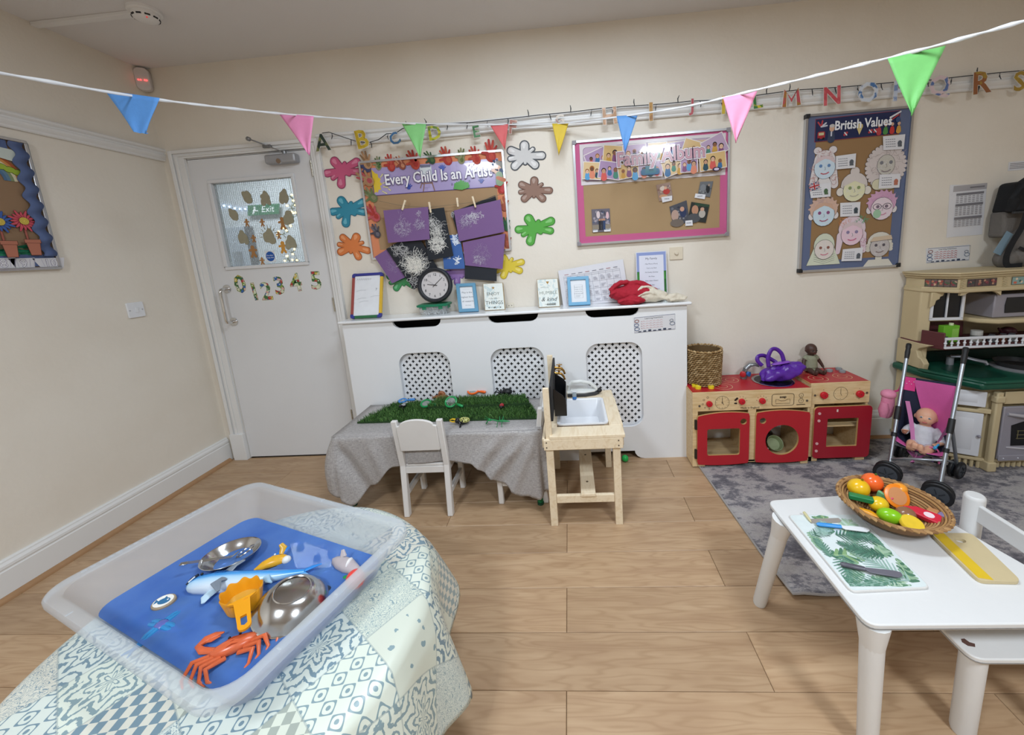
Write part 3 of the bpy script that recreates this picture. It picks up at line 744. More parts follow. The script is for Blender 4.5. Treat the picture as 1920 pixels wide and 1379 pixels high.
# hand prints around the board
def hand(cx, cz, s, rot, col, col2, lab):
 tt = None
 p = Print(BACK, random.uniform(.0165,.021), lambda c: mat(c, .7, 0, .35, 90))
 fing = ((-.75,.050,.0068),(-.28,.066,.0072),(.06,.070,.0075),(.38,.060,.0070),(1.15,.048,.0078))
 mb = p.mb
 def T(x, y): return cx+s*(x*math.cos(rot)-y*math.sin(rot)), cz+s*(x*math.sin(rot)+y*math.cos(rot))
 for k, (a, l, r) in enumerate(fing):
  x0, y0 = T(-.018*math.sin(a)*1.1, .012*math.cos(a)); x1, y1 = T(-l*math.sin(a), l*math.cos(a)+(.0 if k < 4 else -.01))
  p.cap(x0, y0, x1, y1, r*s*1.15, r*s*.8, col if k % 2 == 0 else col2)
 x0, y0 = T(0, -.01)
 p.disc(x0, y0, .027*s, .031*s, col, rot)
 x0, y0 = T(.004, -.012); p.disc(x0, y0, .014*s, .017*s, col2, rot, 9)
 o = p.obj('handprint_cutout')
 sd = o.modifiers.new('s', 'SOLIDIFY'); sd.thickness = .0006
 tag(o, lab+', around the art display board', 'cutout', 'handprint cutouts around the art board')
R_, R2, G_, G2, B_, BR, SK, PK = 'a8352f', 'b84a3d', '4f6a3c', '8b8a66', '454a70', '8f4a3a', 'b28a66', 'b5545a'
hands = [(SK, '8a6a4a', 1.0, .3, 'tan handprint cutout with spread fingers at top left corner'), (B_, '3b3f63', .8, .9, 'purple blue handprint cutout at the top left corner'), (G2, G_, .75, 0, 'pale olive handprint cutout next to the top left corner'),
 (R_, R2, .95, .15, 'first red handprint cutout from left along top edge'), (BR, 'c58a6a', .8, .5, 'brown handprint cutout with pale centre along top edge'), (R2, R_, 1.1, .35, 'second red handprint cutout from left along top edge'),
 ('2f4f36', G_, .8, .7, 'dark green handprint cutout behind the green flag tip'), (R_, 'b5553f', 1.05, .35, 'red handprint cutout right of the dark green one'), (G2, '5f6a3c', .85, -.1, 'olive handprint cutout in the middle of the top edge'),
 (R2, R_, 1.0, .3, 'red handprint cutout right of the olive one'), ('a83a34', R2, 1.2, 0, 'largest red handprint cutout at the top right'), ('3f4a66', '5a6a86', .95, .5, 'slate blue handprint cutout on the right border'),
 (R_, 'c0474a', .95, -.1, 'red handprint cutout on the right border'), ('a4553f', 'c78a62', .8, 0, 'orange brown handprint cutout right of the purple sheet'), ('2c5a3c', '34694a', .8, .2, 'dark green handprint cutout on the right border'), (BR, 'a4553f', .8, .1, 'brown handprint cutout at the lower right corner'),
 (SK, PK, 1.15, .9, 'pink and tan handprint cutout on left border'), ('6a7a50', G2, 1.0, .75, 'green handprint cutout on left border'), (PK, R_, 1.1, .6, 'crimson handprint cutout on left border'), ('4a4650', '6a6670', .85, .3, 'charcoal handprint cutout on left border')]
HP = [(1.289,1.878),(1.278,1.848),(1.355,1.858),(1.432,1.852),(1.497,1.85),(1.575,1.856),(1.676,1.866),(1.772,1.864),(1.857,1.858),(1.943,1.854),(2.032,1.867),(2.078,1.778),(2.081,1.676),(2.088,1.572),(2.091,1.454),(2.089,1.354),(1.277,1.779),(1.289,1.682),(1.29,1.573),(1.288,1.469)]
for (c1, c2, s, r, lab), (x, z) in zip(hands, HP): hand(x, z, s*.92, r, c1, c2, lab)
# ---- art sheets pegged on a line
def wisps(p, cx, cz, rx, rz, n, col, wd=.0022, ln=.03):
 for k in range(n):
  a = random.uniform(0, 2*PI); r = math.sqrt(random.random()); x = cx+rx*r*math.cos(a); z = cz+rz*r*math.sin(a)
  h = random.uniform(0, 2*PI); cv = random.uniform(-1.1, 1.1); pts = [(x, z)]
  for i in range(5):
   x += ln/5*math.cos(h); z += ln/5*math.sin(h); h += cv*.6; pts.append((x, z))
  p.line(pts, wd*random.uniform(.3, .85), col)
def sheet(lab, poly, col, d, marks, group='painted sheets pegged below the banner'):
 tt = thing('painted_sheet', lab, 'artwork', (poly[0][0], -d, poly[0][1]), group=group)
 b = MB().use(paper(col)).prism(poly, BACK, d, d+.0012)
 obj('sheet', b, tt, smooth=0)
 if marks:
  p = Print(BACK, d+.0016, paper, .00002)
  for (cx, cz), rx, rz, n, c, wd, ln in marks: wisps(p, cx, cz, rx, rz, n, c, wd, ln)
  p.obj('paint_marks', tt)
 return tt
PU, BK = '7a5b8d', '23272f'
sheet('black sheet mostly hidden behind the upper right purple sheet', [(1.766,1.556),(2.04,1.634),(2.075,1.42),(1.802,1.379)], BK, .030, [((1.775,1.543), .012, .012, 12, 'd8d8dc', .002, .02)])
sheet('bright blue sheet with white paint dabs at centre', [(1.689,1.425),(1.804,1.423),(1.818,1.218),(1.686,1.223)], '3f66a8', .032, [((1.774,1.387), .018, .03, 34, 'd5e0f0', .009, .02), ((1.774,1.273), .016, .02, 24, 'dfe6f2', .008, .014), ((1.727,1.289), .008, .004, 5, 'd5e0f0', .004, .01)])
sheet('black sheet lowest at right below the purple one', [(1.817,1.241),(2.011,1.203),(2.004,1.129),(1.808,1.157)], BK, .034, None)
sheet('purple sheet lower right above the black strip', [(1.82,1.375),(2.082,1.41),(2.048,1.201),(1.822,1.238)], PU, .040, [((1.926,1.295), .052, .06, 130, 'a596b8', .0013, .02), ((1.907,1.267), .035, .03, 60, 'd8d4e0', .0014, .012)])
sheet('purple sheet upper right with a silvery diagonal smear', [(1.789,1.563),(2.071,1.606),(2.08,1.42),(1.802,1.382)], PU, .048, [((1.876,1.502), .05, .032, 110, 'd5d2e0', .0016, .015), ((1.92,1.526), .05, .018, 80, 'e5e3ec', .0017, .012), ((1.849,1.491), .04, .035, 60, 'b0a4c0', .0014, .02)])
sheet('purple sheet slanting at lower left', [(1.26,1.325),(1.376,1.382),(1.455,1.196),(1.347,1.156)], PU, .030, [((1.373,1.269), .03, .04, 45, 'a08fb5', .0013, .035)])
sheet('black sheet slanting at left behind the clock with white swirls', [(1.343,1.368),(1.541,1.457),(1.665,1.202),(1.482,1.109)], '1d2129', .038, [((1.504,1.277), .085, .06, 190, 'dcdcd8', .0026, .04), ((1.511,1.251), .05, .045, 190, 'efece4', .0028, .03), ((1.437,1.352), .05, .03, 70, 'cfcfd0', .0018, .035), ((1.499,1.16), .03, .035, 35, 'd8d8d8', .002, .03)])
sheet('black sheet hanging upright with a white swirled figure', [(1.584,1.578),(1.731,1.585),(1.757,1.3),(1.6,1.281)], '1f242c', .046, [((1.667,1.372), .046, .045, 190, 'ecebe6', .0026, .025), ((1.674,1.432), .04, .045, 110, 'dcdcd8', .0024, .03), ((1.668,1.488), .05, .03, 70, 'cfcfcf', .002, .035), ((1.646,1.527), .012, .02, 18, 'e2e2e2', .002, .03)])
sheet('purple sheet upper left with two silvery marks', [(1.366,1.593),(1.64,1.594),(1.627,1.406),(1.369,1.402)], PU, .056, [((1.469,1.48), .055, .04, 150, 'c4bcd2', .0016, .018), ((1.576,1.497), .03, .027, 90, 'c0b8d0', .0014, .018), ((1.58,1.556), .014, .018, 35, 'c8c0d5', .0015, .012), ((1.468,1.545), .02, .025, 14, 'b5a8c5', .0015, .02)])
line_pts = [(1.346,-0.05,1.65),(1.475,-0.05,1.613),(1.638,-0.05,1.592),(1.813,-0.05,1.598),(1.918,-0.05,1.602),(2.009,-0.05,1.617),(2.086,-0.05,1.638)]
tag(obj('washing_line', MB().use(mat('8a7a62', .8)).tube(line_pts, .0014, 5)), 'thin brown string holding the pegged paintings', 'string')
for a, c, where in (((1.509,-0.064,1.641), (1.484,-0.064,1.586), 'leftmost'), ((1.65,-0.064,1.62), (1.654,-0.064,1.559), 'second from left'), ((1.819,-0.064,1.632), (1.82,-0.064,1.581), 'third from left'), ((1.911,-0.064,1.633), (1.924,-0.064,1.57), 'rightmost')):
 tt = thing('clothes_peg', 'small wooden clothes peg on the string, '+where+' of four', 'peg', a, group='pegs on the painting line')
 A, Cc = Vector(a), Vector(c); mdl = A.lerp(Cc, .5)
 obj('peg_half', MB().use(PINE).bar(A, Cc, .0095, .004, (0,1,0)), tt, bevel=.001)
 obj('peg_half', MB().use(PINE).bar(A+Vector((0,.008,0)), Cc+Vector((0,.004,0)), .0095, .004, (0,1,0)), tt, bevel=.001)
 obj('spring', MB().use(STEEL).cyl(mdl+Vector((-.007,.003,0)), mdl+Vector((.007,.003,0)), .003, n=8), tt)
# ---- paint splats on the wall
T1 = [(30,.105,.026,.013),(115,.075,.030,.02),(65,.055,.012,.011),(-12,.095,.022,.012),(188,.085,.024,.014),(222,.075,.015,.012),(262,.10,.028,.016),(-38,.05,.014,.009)]
T2 = [(88,.085,.027,.018),(148,.10,.024,.015),(188,.095,.015,.012),(228,.10,.024,.014),(270,.055,.012,.01),(308,.10,.024,.014),(-4,.11,.022,.014),(42,.075,.011,.01)]
def splat(lab, c, T, s, rot, col, dark, light, flip=1):
 cx, cz = c; kx, kz = (1.12, .80) if T is T1 else (.92, .68)
 p = Print(BACK, .001, gloss, .00008)
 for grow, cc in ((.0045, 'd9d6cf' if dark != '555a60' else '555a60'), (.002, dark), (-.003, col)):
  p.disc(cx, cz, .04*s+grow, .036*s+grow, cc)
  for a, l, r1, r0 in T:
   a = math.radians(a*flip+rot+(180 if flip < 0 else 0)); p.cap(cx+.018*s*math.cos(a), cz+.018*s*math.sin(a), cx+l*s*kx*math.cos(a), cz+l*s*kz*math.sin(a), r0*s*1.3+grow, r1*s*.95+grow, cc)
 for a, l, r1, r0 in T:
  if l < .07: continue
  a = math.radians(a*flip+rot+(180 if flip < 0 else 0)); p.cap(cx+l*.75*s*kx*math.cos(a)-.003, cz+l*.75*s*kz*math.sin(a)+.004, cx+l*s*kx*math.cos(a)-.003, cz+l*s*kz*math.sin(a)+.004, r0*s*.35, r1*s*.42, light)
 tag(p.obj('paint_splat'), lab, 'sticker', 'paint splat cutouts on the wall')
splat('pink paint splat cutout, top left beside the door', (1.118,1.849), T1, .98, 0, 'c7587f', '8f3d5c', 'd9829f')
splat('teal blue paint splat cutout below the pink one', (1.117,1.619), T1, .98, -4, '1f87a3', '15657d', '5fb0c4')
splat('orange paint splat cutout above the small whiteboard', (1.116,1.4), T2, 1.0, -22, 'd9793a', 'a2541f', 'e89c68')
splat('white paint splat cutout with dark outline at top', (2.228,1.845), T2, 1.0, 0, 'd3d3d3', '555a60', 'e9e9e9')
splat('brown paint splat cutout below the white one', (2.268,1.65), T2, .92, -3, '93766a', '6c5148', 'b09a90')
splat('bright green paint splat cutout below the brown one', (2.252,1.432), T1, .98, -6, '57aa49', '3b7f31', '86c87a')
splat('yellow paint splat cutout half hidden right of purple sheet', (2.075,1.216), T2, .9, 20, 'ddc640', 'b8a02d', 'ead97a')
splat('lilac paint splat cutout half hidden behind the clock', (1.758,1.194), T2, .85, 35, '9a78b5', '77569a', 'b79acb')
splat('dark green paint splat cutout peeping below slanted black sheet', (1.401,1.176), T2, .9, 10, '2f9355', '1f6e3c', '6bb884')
# ---- Family Album board
fa = board('family_album_board', 'family album noticeboard with pink border above the radiator cabinet', 2.509, 3.39, 1.31, 1.90, 'c25d8a', 'a58a66', .038, corner='8d8a90')
FQ = [(2.546,1.86),(3.371,1.86),(3.368,1.652),(2.548,1.654)]
ff = Frame((FQ[3][0], -.0145, FQ[3][1]), (FQ[2][0]-FQ[3][0], 0, FQ[2][1]-FQ[3][1]), (0,0,1)); FW, FH = FQ[2][0]-FQ[3][0], .225
p = Print(ff, 0, gloss)
p.rect(0, FW, 0, FH, 'd9d3d6'); p.poly(rrect(.018, FW-.018, .018, FH-.018, .02), '55505c'); p.poly(rrect(.0195, FW-.0195, .0195, FH-.0195, .02), 'bda6bf'); p.poly([(.4,.02),(FW-.03,.02),(FW-.02,.05),(FW-.02,FH-.03),(.45,FH-.02)], 'd3b79b')
def person(x, y, s, skin, hair, top):
 p.cap(x, y-.03*s, x, y-.012*s, .016*s, .012*s, top); p.disc(x, y+.006*s, .0125*s, .0135*s, hair); p.disc(x, y+.003*s, .0095*s, .011*s, skin); p.disc(x-.003*s, y+.004*s, .0012*s, .0012*s, '2a2422'); p.disc(x+.003*s, y+.004*s, .0012*s, .0012*s, '2a2422')
SKN = ['6f4a38','c79a7c','d8b094','8d6048','e0b99c']; HR = ['2a2220','4a342a','8a5a34','1f1c1e','a8652e']; TP = ['d0605a','3f6f9c','4d8a78','c79a4a','86567c','5a9fcf','d88a70','2f4f5c']
snaps = [(.10,.145,.13,.085,.35),(.20,.155,.13,.095,-.12),(.31,.155,.125,.09,.02),(.44,.155,.1,.09,.0),(.53,.155,.12,.075,.1),(.64,.145,.125,.095,-.35),(.755,.155,.125,.10,.42),
   (.065,.075,.10,.09,-.12),(.165,.07,.12,.09,-.2),(.275,.06,.12,.075,.12),(.395,.06,.13,.08,-.02),(.525,.065,.12,.085,.3),(.61,.07,.09,.085,0),(.74,.075,.14,.085,.1)]
for i, (x, y, w_, h_, a) in enumerate(snaps):
 p.rot(x, y, w_+.008, h_+.008, a, 'e2dcd8'); p.rot(x, y, w_, h_, a, ('a98fb2','d2b27c','b7a0bb','d8bd92')[i % 4])
 for k in range(3): person(x+(k-1)*w_*.28, y+(k % 2)*.012-.006, .8+.15*((i+k) % 3), SKN[(i*2+k) % 5], HR[(i+k*2) % 5], TP[(i*3+k) % 8])
p.poly(rrect(.34,.445,.026,.06,.014), '2c6488'); p.rect(.365,.425,.035,.075,'2f7282'); p.rect(.385,.41,.045,.065,'245a68')
p.disc(FW-.06,.03,.022,.012,'332a44'); p.disc(FW-.06,.03,.014,.007,'cfc6dc')
for off, c in ((.0085,'ece4ea'),(.0042,'6e5d80'),(.002,'c79aa6')): p.text('Family Album', .205, .085, .105, c, offset=off, rot=.035, sx=.86)
p.obj('banner', fa, label='banner of drawn family snapshots lettered Family Album')
def photo(lab, poly, bg, blobs, d=.016):
 tt = thing('photograph', lab, 'photo', (poly[0][0], -d, poly[0][1]), group='photographs on the family board')
 b = MB().use(gloss(bg)).prism(poly, BACK, d, d+.001); obj('print', b, tt, smooth=0)
 p = Print(BACK, d+.0012, gloss, .00006); O = Vector(poly[3]); X = Vector(poly[2])-O; Y = Vector(poly[0])-O
 for kind, u, v, ru, rv, c in blobs:
  q = O+X*u+Y*v
  if kind == 'd': p.disc(q.x, q.y, ru*X.length, rv*Y.length, c)
  else: p.rot(q.x, q.y, ru*X.length, rv*Y.length, math.atan2(X.y, X.x), c)
 p.obj('picture', tt)
rnd = random.Random(3)
def speck(n, cols): return [('d', rnd.uniform(.08,.92), rnd.uniform(.1,.9), rnd.uniform(.04,.09), rnd.uniform(.03,.07), rnd.choice(cols)) for _ in range(n)]
photo('snapshot of three standing figures with pink balloons, alone at lower left', [(2.601,1.515),(2.707,1.513),(2.708,1.381),(2.601,1.382)], '6a6672', speck(40, ['8a8692','55607a','a09aa5','4a4a58'])+[('d',.35,.75,.1,.16,'d8c8cc'),('d',.85,.7,.08,.16,'d9b6bd'),('r',.5,.22,1,.2,'8d8478')]+[('r',x,.3,.12,.42,c) for x, c in ((.42,'23242c'),(.55,'2a3040'),(.66,'31456b'))]+[('d',x,.53,.06,.05,'b58a72') for x in (.42,.55,.66)])
photo('snapshot with a red dressed child, upper middle of the brown area', [(2.978,1.625),(3.057,1.634),(3.074,1.541),(2.994,1.532)], '9c8478', speck(18, ['8a6a60','c2aa9a','7a6a78'])+[('d',.4,.72,.2,.14,'d8c9bd'),('d',.62,.5,.24,.17,'b8423f'),('d',.35,.25,.3,.12,'c79a78'),('d',.6,.72,.1,.09,'d8ab92')])
photo('grey snapshot of two figures at the right edge', [(3.228,1.624),(3.3,1.622),(3.283,1.535),(3.213,1.549)], '6b6f74', speck(16, ['8a8f92','54585e','3d4146'])+[('d',.7,.55,.15,.3,'24282e'),('d',.72,.85,.1,.09,'9a8a80'),('d',.3,.6,.22,.25,'7d8288')])
photo('dark snapshot of an adult and child, lower left of the pair', [(3.052,1.498),(3.15,1.527),(3.168,1.405),(3.073,1.387)], '4c4e58', speck(14, ['6a6e78','35384a','8a8a92'])+[('d',.22,.5,.22,.28,'b3988c'),('d',.25,.1,.4,.2,'6f665f'),('d',.72,.55,.2,.26,'2d3a5c'),('d',.7,.72,.13,.12,'c79a84')])
photo('dark snapshot of a smiling figure and baby, lower right of the pair', [(3.177,1.516),(3.28,1.493),(3.259,1.392),(3.156,1.415)], '2a3030', speck(10, ['3a4442','1f2524','4a5a52'])+[('d',.28,.6,.18,.26,'b88a70'),('d',.3,.15,.36,.26,'4f5258'),('d',.7,.45,.18,.22,'b3aea6'),('d',.66,.7,.11,.1,'c9a08a'),('r',.6,.92,.8,.12,'2f4a3a')], .0175)
for nm, q, where in (('a', [(3.006,1.555),(3.067,1.559),(3.067,1.532),(3.012,1.524)], 'under the snapshot with red'), ('b', [(3.2,1.561),(3.257,1.551),(3.252,1.525),(3.194,1.538)], 'under the grey snapshot'), ('c', [(3.142,1.412),(3.182,1.413),(3.185,1.382),(3.142,1.382)], 'between the two dark snapshots'), ('d', [(2.668,1.406),(2.709,1.406),(2.708,1.381),(2.67,1.381)], 'right foot of the lone snapshot'), ('e', [(2.602,1.407),(2.633,1.408),(2.632,1.383),(2.604,1.382)], 'left foot of the lone snapshot')):
 p = Print(BACK, .0195); p.poly(q, 'dedfe4'); cx = sum(a for a, _ in q)/4; cz = sum(c for _, c in q)/4
 for k in range(4): p.rect(cx-.014+k*.007, cx-.009+k*.007, cz-.002, cz+.003, '6a6c78')
 tag(p.obj('name_label'), 'small white name label '+where, 'label', 'white name labels on the family board')
# ---- British Values board
bv = board('values_board', 'tall brown noticeboard with slate blue border at right', 3.795, 4.36, 1.068, 1.935, '5f6a88', '94744f', .05, corner='202226')
VQ = [(3.85,1.894),(4.288,1.893),(4.29,1.8),(3.852,1.791)]
vf = Frame((VQ[3][0], -.0145, VQ[3][1]), (VQ[2][0]-VQ[3][0], 0, VQ[2][1]-VQ[3][1]), (0,0,1)); VW, VH = VQ[2][0]-VQ[3][0], .115
p = Print(vf, 0, gloss)
p.rect(-.003, VW+.003, -.003, VH+.003, '8a3f4a'); p.rect(0, VW, 0, VH, '1f2a52')
for a, c in ((.6,'c9ccd8'),(2.2,'b8434a'),(1.4,'b8434a'),(.1,'c9ccd8')): p.cap(.03,.075,.03+.03*math.cos(a),.075+.03*math.sin(a),.004,.004,c)
p.poly(rrect(.012,.052,.012,.05,.008),'a33038'); p.rect(.018,.046,.03,.044,'c8c49a'); p.disc(.02,.012,.006,.006,'17181c'); p.disc(.044,.012,.006,.006,'17181c')
p.cap(.085,.005,.085,.045,.02,.015,'39445e'); p.rect(.081,.089,.02,.05,'c9ccd8'); p.disc(.087,.062,.014,.018,'d3ab92'); p.disc(.087,.074,.014,.009,'c5c3c0')
for x in (.155,.285,.31): p.cap(x,.02,x+.012,.03,.006,.006,'b8434a'); p.cap(x+.012,.018,x,.032,.003,.003,'d9dae2')
p.poly([(.215,.055),(.25,.055),(.233,.012)],'d8c488'); p.disc(.233,.06,.016,.01,'d8c488')
for i, c in enumerate(('b8434a','4d8a4a','c23a3a','c99a4a')): x = .335+i*.034; p.cap(x,.012,x,.03,.013,.010,c); p.disc(x,.05,.008,.009,'d3ab92')
p.cap(.39,.085,.44,.11,.005,.004,'d9dae2'); p.cap(.40,.075,.43,.095,.003,.003,'b8434a'); p.disc(.43,.07,.012,.014,'35507c')
p.text('British Values', .098, .05, .066, 'eceef4', sx=.83, offset=.0016, rot=-.01); p.text('i', .382, .05, .06, 'eceef4', offset=.0016)
p.obj('banner', bv, label='navy banner lettered British Values')
def head(lab, c, s, face, hair, style, lip='a84a5a', eye='4a5a8a'):
 cx, cz = c
 tt = thing('face_drawing', lab, 'artwork', (cx, -.016, cz), group='coloured paper faces on the values board')
 def build(nm, fn, d):
  p = Print(BACK, d, paper, .00002); fn(p); p.obj(nm, tt)
 LN = '5a5558'
 def hairback(p):
  if style == 'long':  # darker copy of the beige, its shade painted in
   for c_, g in ((LN,.002),('d9d2d3',0)):
    p.disc(cx, cz+.025*s, .05*s+g, .05*s+g, c_)
    for q in (-1,1): p.cap(cx+q*.038*s, cz+.01*s, cx+q*.05*s, cz-.085*s, .016*s+g, .018*s+g, c_); p.disc(cx+q*.035*s, cz+.075*s, .018*s+g, .016*s+g, c_)
   wisps(p, cx-.045*s, cz-.03*s, .012*s, .06*s, 24, hair, .0025, .03); wisps(p, cx+.045*s, cz-.03*s, .012*s, .06*s, 24, hair, .0025, .03); wisps(p, cx, cz+.055*s, .04*s, .02*s, 30, hair, .0025, .02)
   for g, c_ in ((.002,LN),(0,'dcd9da')): p.cap(cx, cz-.075*s, cx, cz-.05*s, .035*s+g, .02*s+g, c_)
  elif style == 'wild':
   for g, c_ in ((.0015,LN),(0,'cfc5c2')):
    for k in range(26):
     a = -1.1+k*(PI+2.2)/25; p.cap(cx+.03*s*math.cos(a), cz+.03*s*math.sin(a), cx+.078*s*math.cos(a), cz-.012*s+.085*s*math.sin(a), .012*s+g, .008*s+g, c_)
   wisps(p, cx, cz, .07*s, .07*s, 60, hair, .002, .035)
   for g, c_ in ((.002,LN),(0,'d2cdb0')): p.cap(cx-.03*s, cz-.085*s, cx+.03*s, cz-.085*s, .022*s+g, .022*s+g, c_)
  elif style == 'hijab':
   for g, c_ in ((.002,LN),(0,hair)): p.disc(cx, cz+.015*s, .052*s+g, .062*s+g, c_); p.poly([(cx-.052*s-g,cz),(cx+.052*s+g,cz),(cx+.085*s+g,cz-.085*s-g),(cx-.085*s-g,cz-.085*s-g)], c_)
   for k in range(4): p.line([(cx-.05*s, cz-.03*s-.012*k), (cx, cz-.052*s-.01*k), (cx+.055*s, cz-.03*s-.012*k)], .0016, LN)
  elif style == 'bun':
   for g, c_ in ((.002,LN),(0,'d2c9c4')): p.disc(cx, cz+.075*s, .02*s+g, .02*s+g, c_); p.disc(cx, cz+.015*s, .058*s+g, .056*s+g, c_)
   for q in (-1,1):
    for g, c_ in ((.002,LN),(0,'dcd6cc')): p.disc(cx+q*.06*s, cz-.01*s, .016*s+g, .018*s+g, c_)
  elif style in ('short','glasses'):
   for q in (-1,1):
    for g, c_ in ((.002,LN),(0,'dcd6d6')): p.disc(cx+q*.055*s, cz-.01*s, .012*s+g, .016*s+g, c_)
   for g, c_ in ((.002,LN),(0,hair)): p.disc(cx, cz+.02*s, .062*s+g, .052*s+g, c_)
   for k in range(9):
    a = .2+k*.35; p.cap(cx+.05*s*math.cos(a), cz+.02*s+.04*s*math.sin(a), cx+.067*s*math.cos(a+.1), cz+.02*s+.058*s*math.sin(a+.1), .012*s, .003*s, hair)
   wisps(p, cx, cz+.04*s, .05*s, .03*s, 40, 'b9a0a0' if style == 'short' else 'c593b5', .002, .03)
  elif style == 'wavy':
   for g, c_ in ((.002,LN),(0,'dcc9d2')):
    p.disc(cx, cz+.02*s, .06*s+g, .058*s+g, c_)
    for q in (-1,1): p.cap(cx+q*.05*s, cz-.01*s, cx+q*.058*s, cz-.085*s, .016*s+g, .01*s+g, c_)
   wisps(p, cx-.035*s, cz+.055*s, .03*s, .02*s, 30, 'd08a5a', .0025, .02); wisps(p, cx+.035*s, cz+.055*s, .03*s, .02*s, 30, '6aa882', .0025, .02); wisps(p, cx+.055*s, cz-.05*s, .01*s, .03*s, 16, hair, .002, .02)
  elif style == 'cap':
   for g, c_ in ((.002,LN),(0,'d6d2c6')): p.disc(cx, cz+.02*s, .06*s+g, .05*s+g, c_); p.poly([(cx-.075*s-g,cz-.105*s-g),(cx+.075*s+g,cz-.105*s-g),(cx+.05*s,cz-.07*s),(cx-.05*s,cz-.07*s)], c_); p.cap(cx,cz-.08*s,cx,cz-.04*s,.016*s+g,.016*s+g,c_)
   for q in (-1,1):
    for k in range(3): p.disc(cx+q*.055*s, cz+.005*s-.012*s*k, .012*s, .01*s, 'cfcabd')
 build('hair', hairback, .0150)
 def facefn(p):
  for g, c_ in ((.0018,LN),(0,face)): p.disc(cx, cz-.006*s, (.048 if style != 'wild' else .036)*s+g, (.05 if style != 'wild' else .042)*s+g, c_)
  wisps(p, cx, cz-.01*s, .035*s, .035*s, 26, 'ffffff' if 0 else 'd9d9dc', .0016, .025)
  for q in (-1,1): p.disc(cx+q*.019*s, cz+.004*s, .0075*s, .0075*s, eye)
  p.line([(cx, cz), (cx+.004*s, cz-.014*s), (cx-.002*s, cz-.016*s)], .0016, LN)
  p.line([(cx-.018*s, cz-.029*s), (cx-.006*s, cz-.034*s), (cx+.008*s, cz-.033*s), (cx+.02*s, cz-.026*s)], .005*s, lip)
  if style == 'glasses':
   for q in (-1,1): p.line(circ(cx+q*.022*s, cz+.004*s, .018*s, 16, .013*s), .003, '4a4650', True)
   p.line([(cx-.005*s, cz+.005*s), (cx+.005*s, cz+.005*s)], .003, '4a4650'); p.disc(cx-.02*s, cz-.028*s, .018*s, .02*s, '9fc4a5')
  if style == 'cap': p.poly([(cx-.05*s,cz+.022*s),(cx+.06*s,cz+.03*s),(cx+.052*s,cz+.052*s),(cx-.035*s,cz+.045*s)], 'cdb9a0'); p.line([(cx-.05*s,cz+.022*s),(cx+.06*s,cz+.03*s)], .002, LN)
  if style == 'bun': p.poly([(cx-.05*s,cz+.012*s)]+circ(cx, cz+.012*s, .05*s, 12, .045*s, 0, PI)[1:-1][::-1]+[(cx+.05*s,cz+.012*s)]+[(cx, cz+.034*s)], 'd2c9c4')
  if style in ('long','wavy','short'): p.poly([(cx-.047*s,cz+.012*s),(cx-.035*s,cz+.042*s),(cx,cz+.05*s),(cx+.035*s,cz+.042*s),(cx+.047*s,cz+.012*s),(cx+.02*s,cz+.03*s),(cx,cz+.036*s),(cx-.02*s,cz+.028*s)], 'c9a58f' if style == 'short' else 'd3c0c2')
 build('face', facefn, .0175)
head('blue paper face with red plaits and hair buns, top left', (3.911,1.654), 1.17, 'c9dbe8', 'b98a86', 'long', 'b5545f', '5f86b5')
head('grey paper face with wild feathery hair, top right', (4.239,1.646), 1.29, 'c2beb4', 'a99a98', 'wild', '8a7f80', '7a7a80')
head('yellow paper face with topknot bun in the centre', (4.078,1.523), 1.23, 'dfddb8', 'd0c8b8', 'bun', 'b9b5a0', '8a9a6a')
head('blue paper face with short red hair, middle left', (3.92,1.397), 1.23, 'c6dae6', 'cfae9c', 'short', 'a2607a', '8a4f7a')
head('pink haired paper face with spectacles, middle right', (4.236,1.41), 1.23, 'e2d0d8', 'cfa3bf', 'glasses', 'c58aa0', '7a6a78')
head('paper face in pale green headscarf, bottom left', (3.934,1.2), 1.11, 'dcd3cc', 'cdd3be', 'hijab', 'c5788a', '8a5a4f')
head('pink paper face with rainbow wavy hair, bottom centre', (4.083,1.278), 1.23, 'e4c6d3', 'b9789a', 'wavy', 'c5688a', '8a7fa0')
head('paper face in peaked cap, bottom right', (4.241,1.195), 1.11, 'c0b9b7', 'cfcab8', 'cap', '8a7a78', '5a545c')
for q, where, ic in (([(3.965,1.705),(4.072,1.711),(4.072,1.635),(3.969,1.634)], 'beside the red plaits', '5a5f66'), ([(4.207,1.789),(4.323,1.791),(4.322,1.714),(4.215,1.716)], 'over the wild hair', '5a5f66'), ([(4.206,1.588),(4.317,1.585),(4.317,1.511),(4.206,1.513)], 'above the spectacles face', 'b5705a'), ([(3.827,1.559),(3.948,1.564),(3.949,1.489),(3.842,1.488)], 'with the flag at left edge', '4f6a4a'), ([(4.004,1.45),(4.114,1.448),(4.114,1.371),(4.009,1.373)], 'under the topknot face', '3f4a52'), ([(4.035,1.188),(4.147,1.192),(4.144,1.116),(4.031,1.12)], 'at the bottom centre', '5a5f66')):
 p = Print(BACK, .0215, paper, .0001); p.poly(q, 'dcdce0'); O = Vector(q[3]); X = Vector(q[2])-O; Y = Vector(q[0])-O
 for k in range(4):
  a = O+X*.12+Y*(.75-.17*k); c = O+X*.62+Y*(.75-.17*k)
  for j in range(5): u = a.lerp(c, j/5); v = a.lerp(c, (j+.75)/5); p.line([u, v], .0032, '7b7d86')
 a = O+X*.8+Y*.45; p.disc(a.x, a.y, .011, .014, ic); a = O+X*.8+Y*.28; p.rect(a.x-.01, a.x+.01, a.y-.006, a.y+.004, ic)
 tag(p.obj('caption_card'), 'small white caption card '+where, 'label', 'white caption cards on the values board')
fl = [(3.825,1.564),(3.882,1.58),(3.887,1.539),(3.833,1.526)]
O = Vector(fl[3]); X = Vector(fl[2])-O; Y = Vector(fl[0])-O
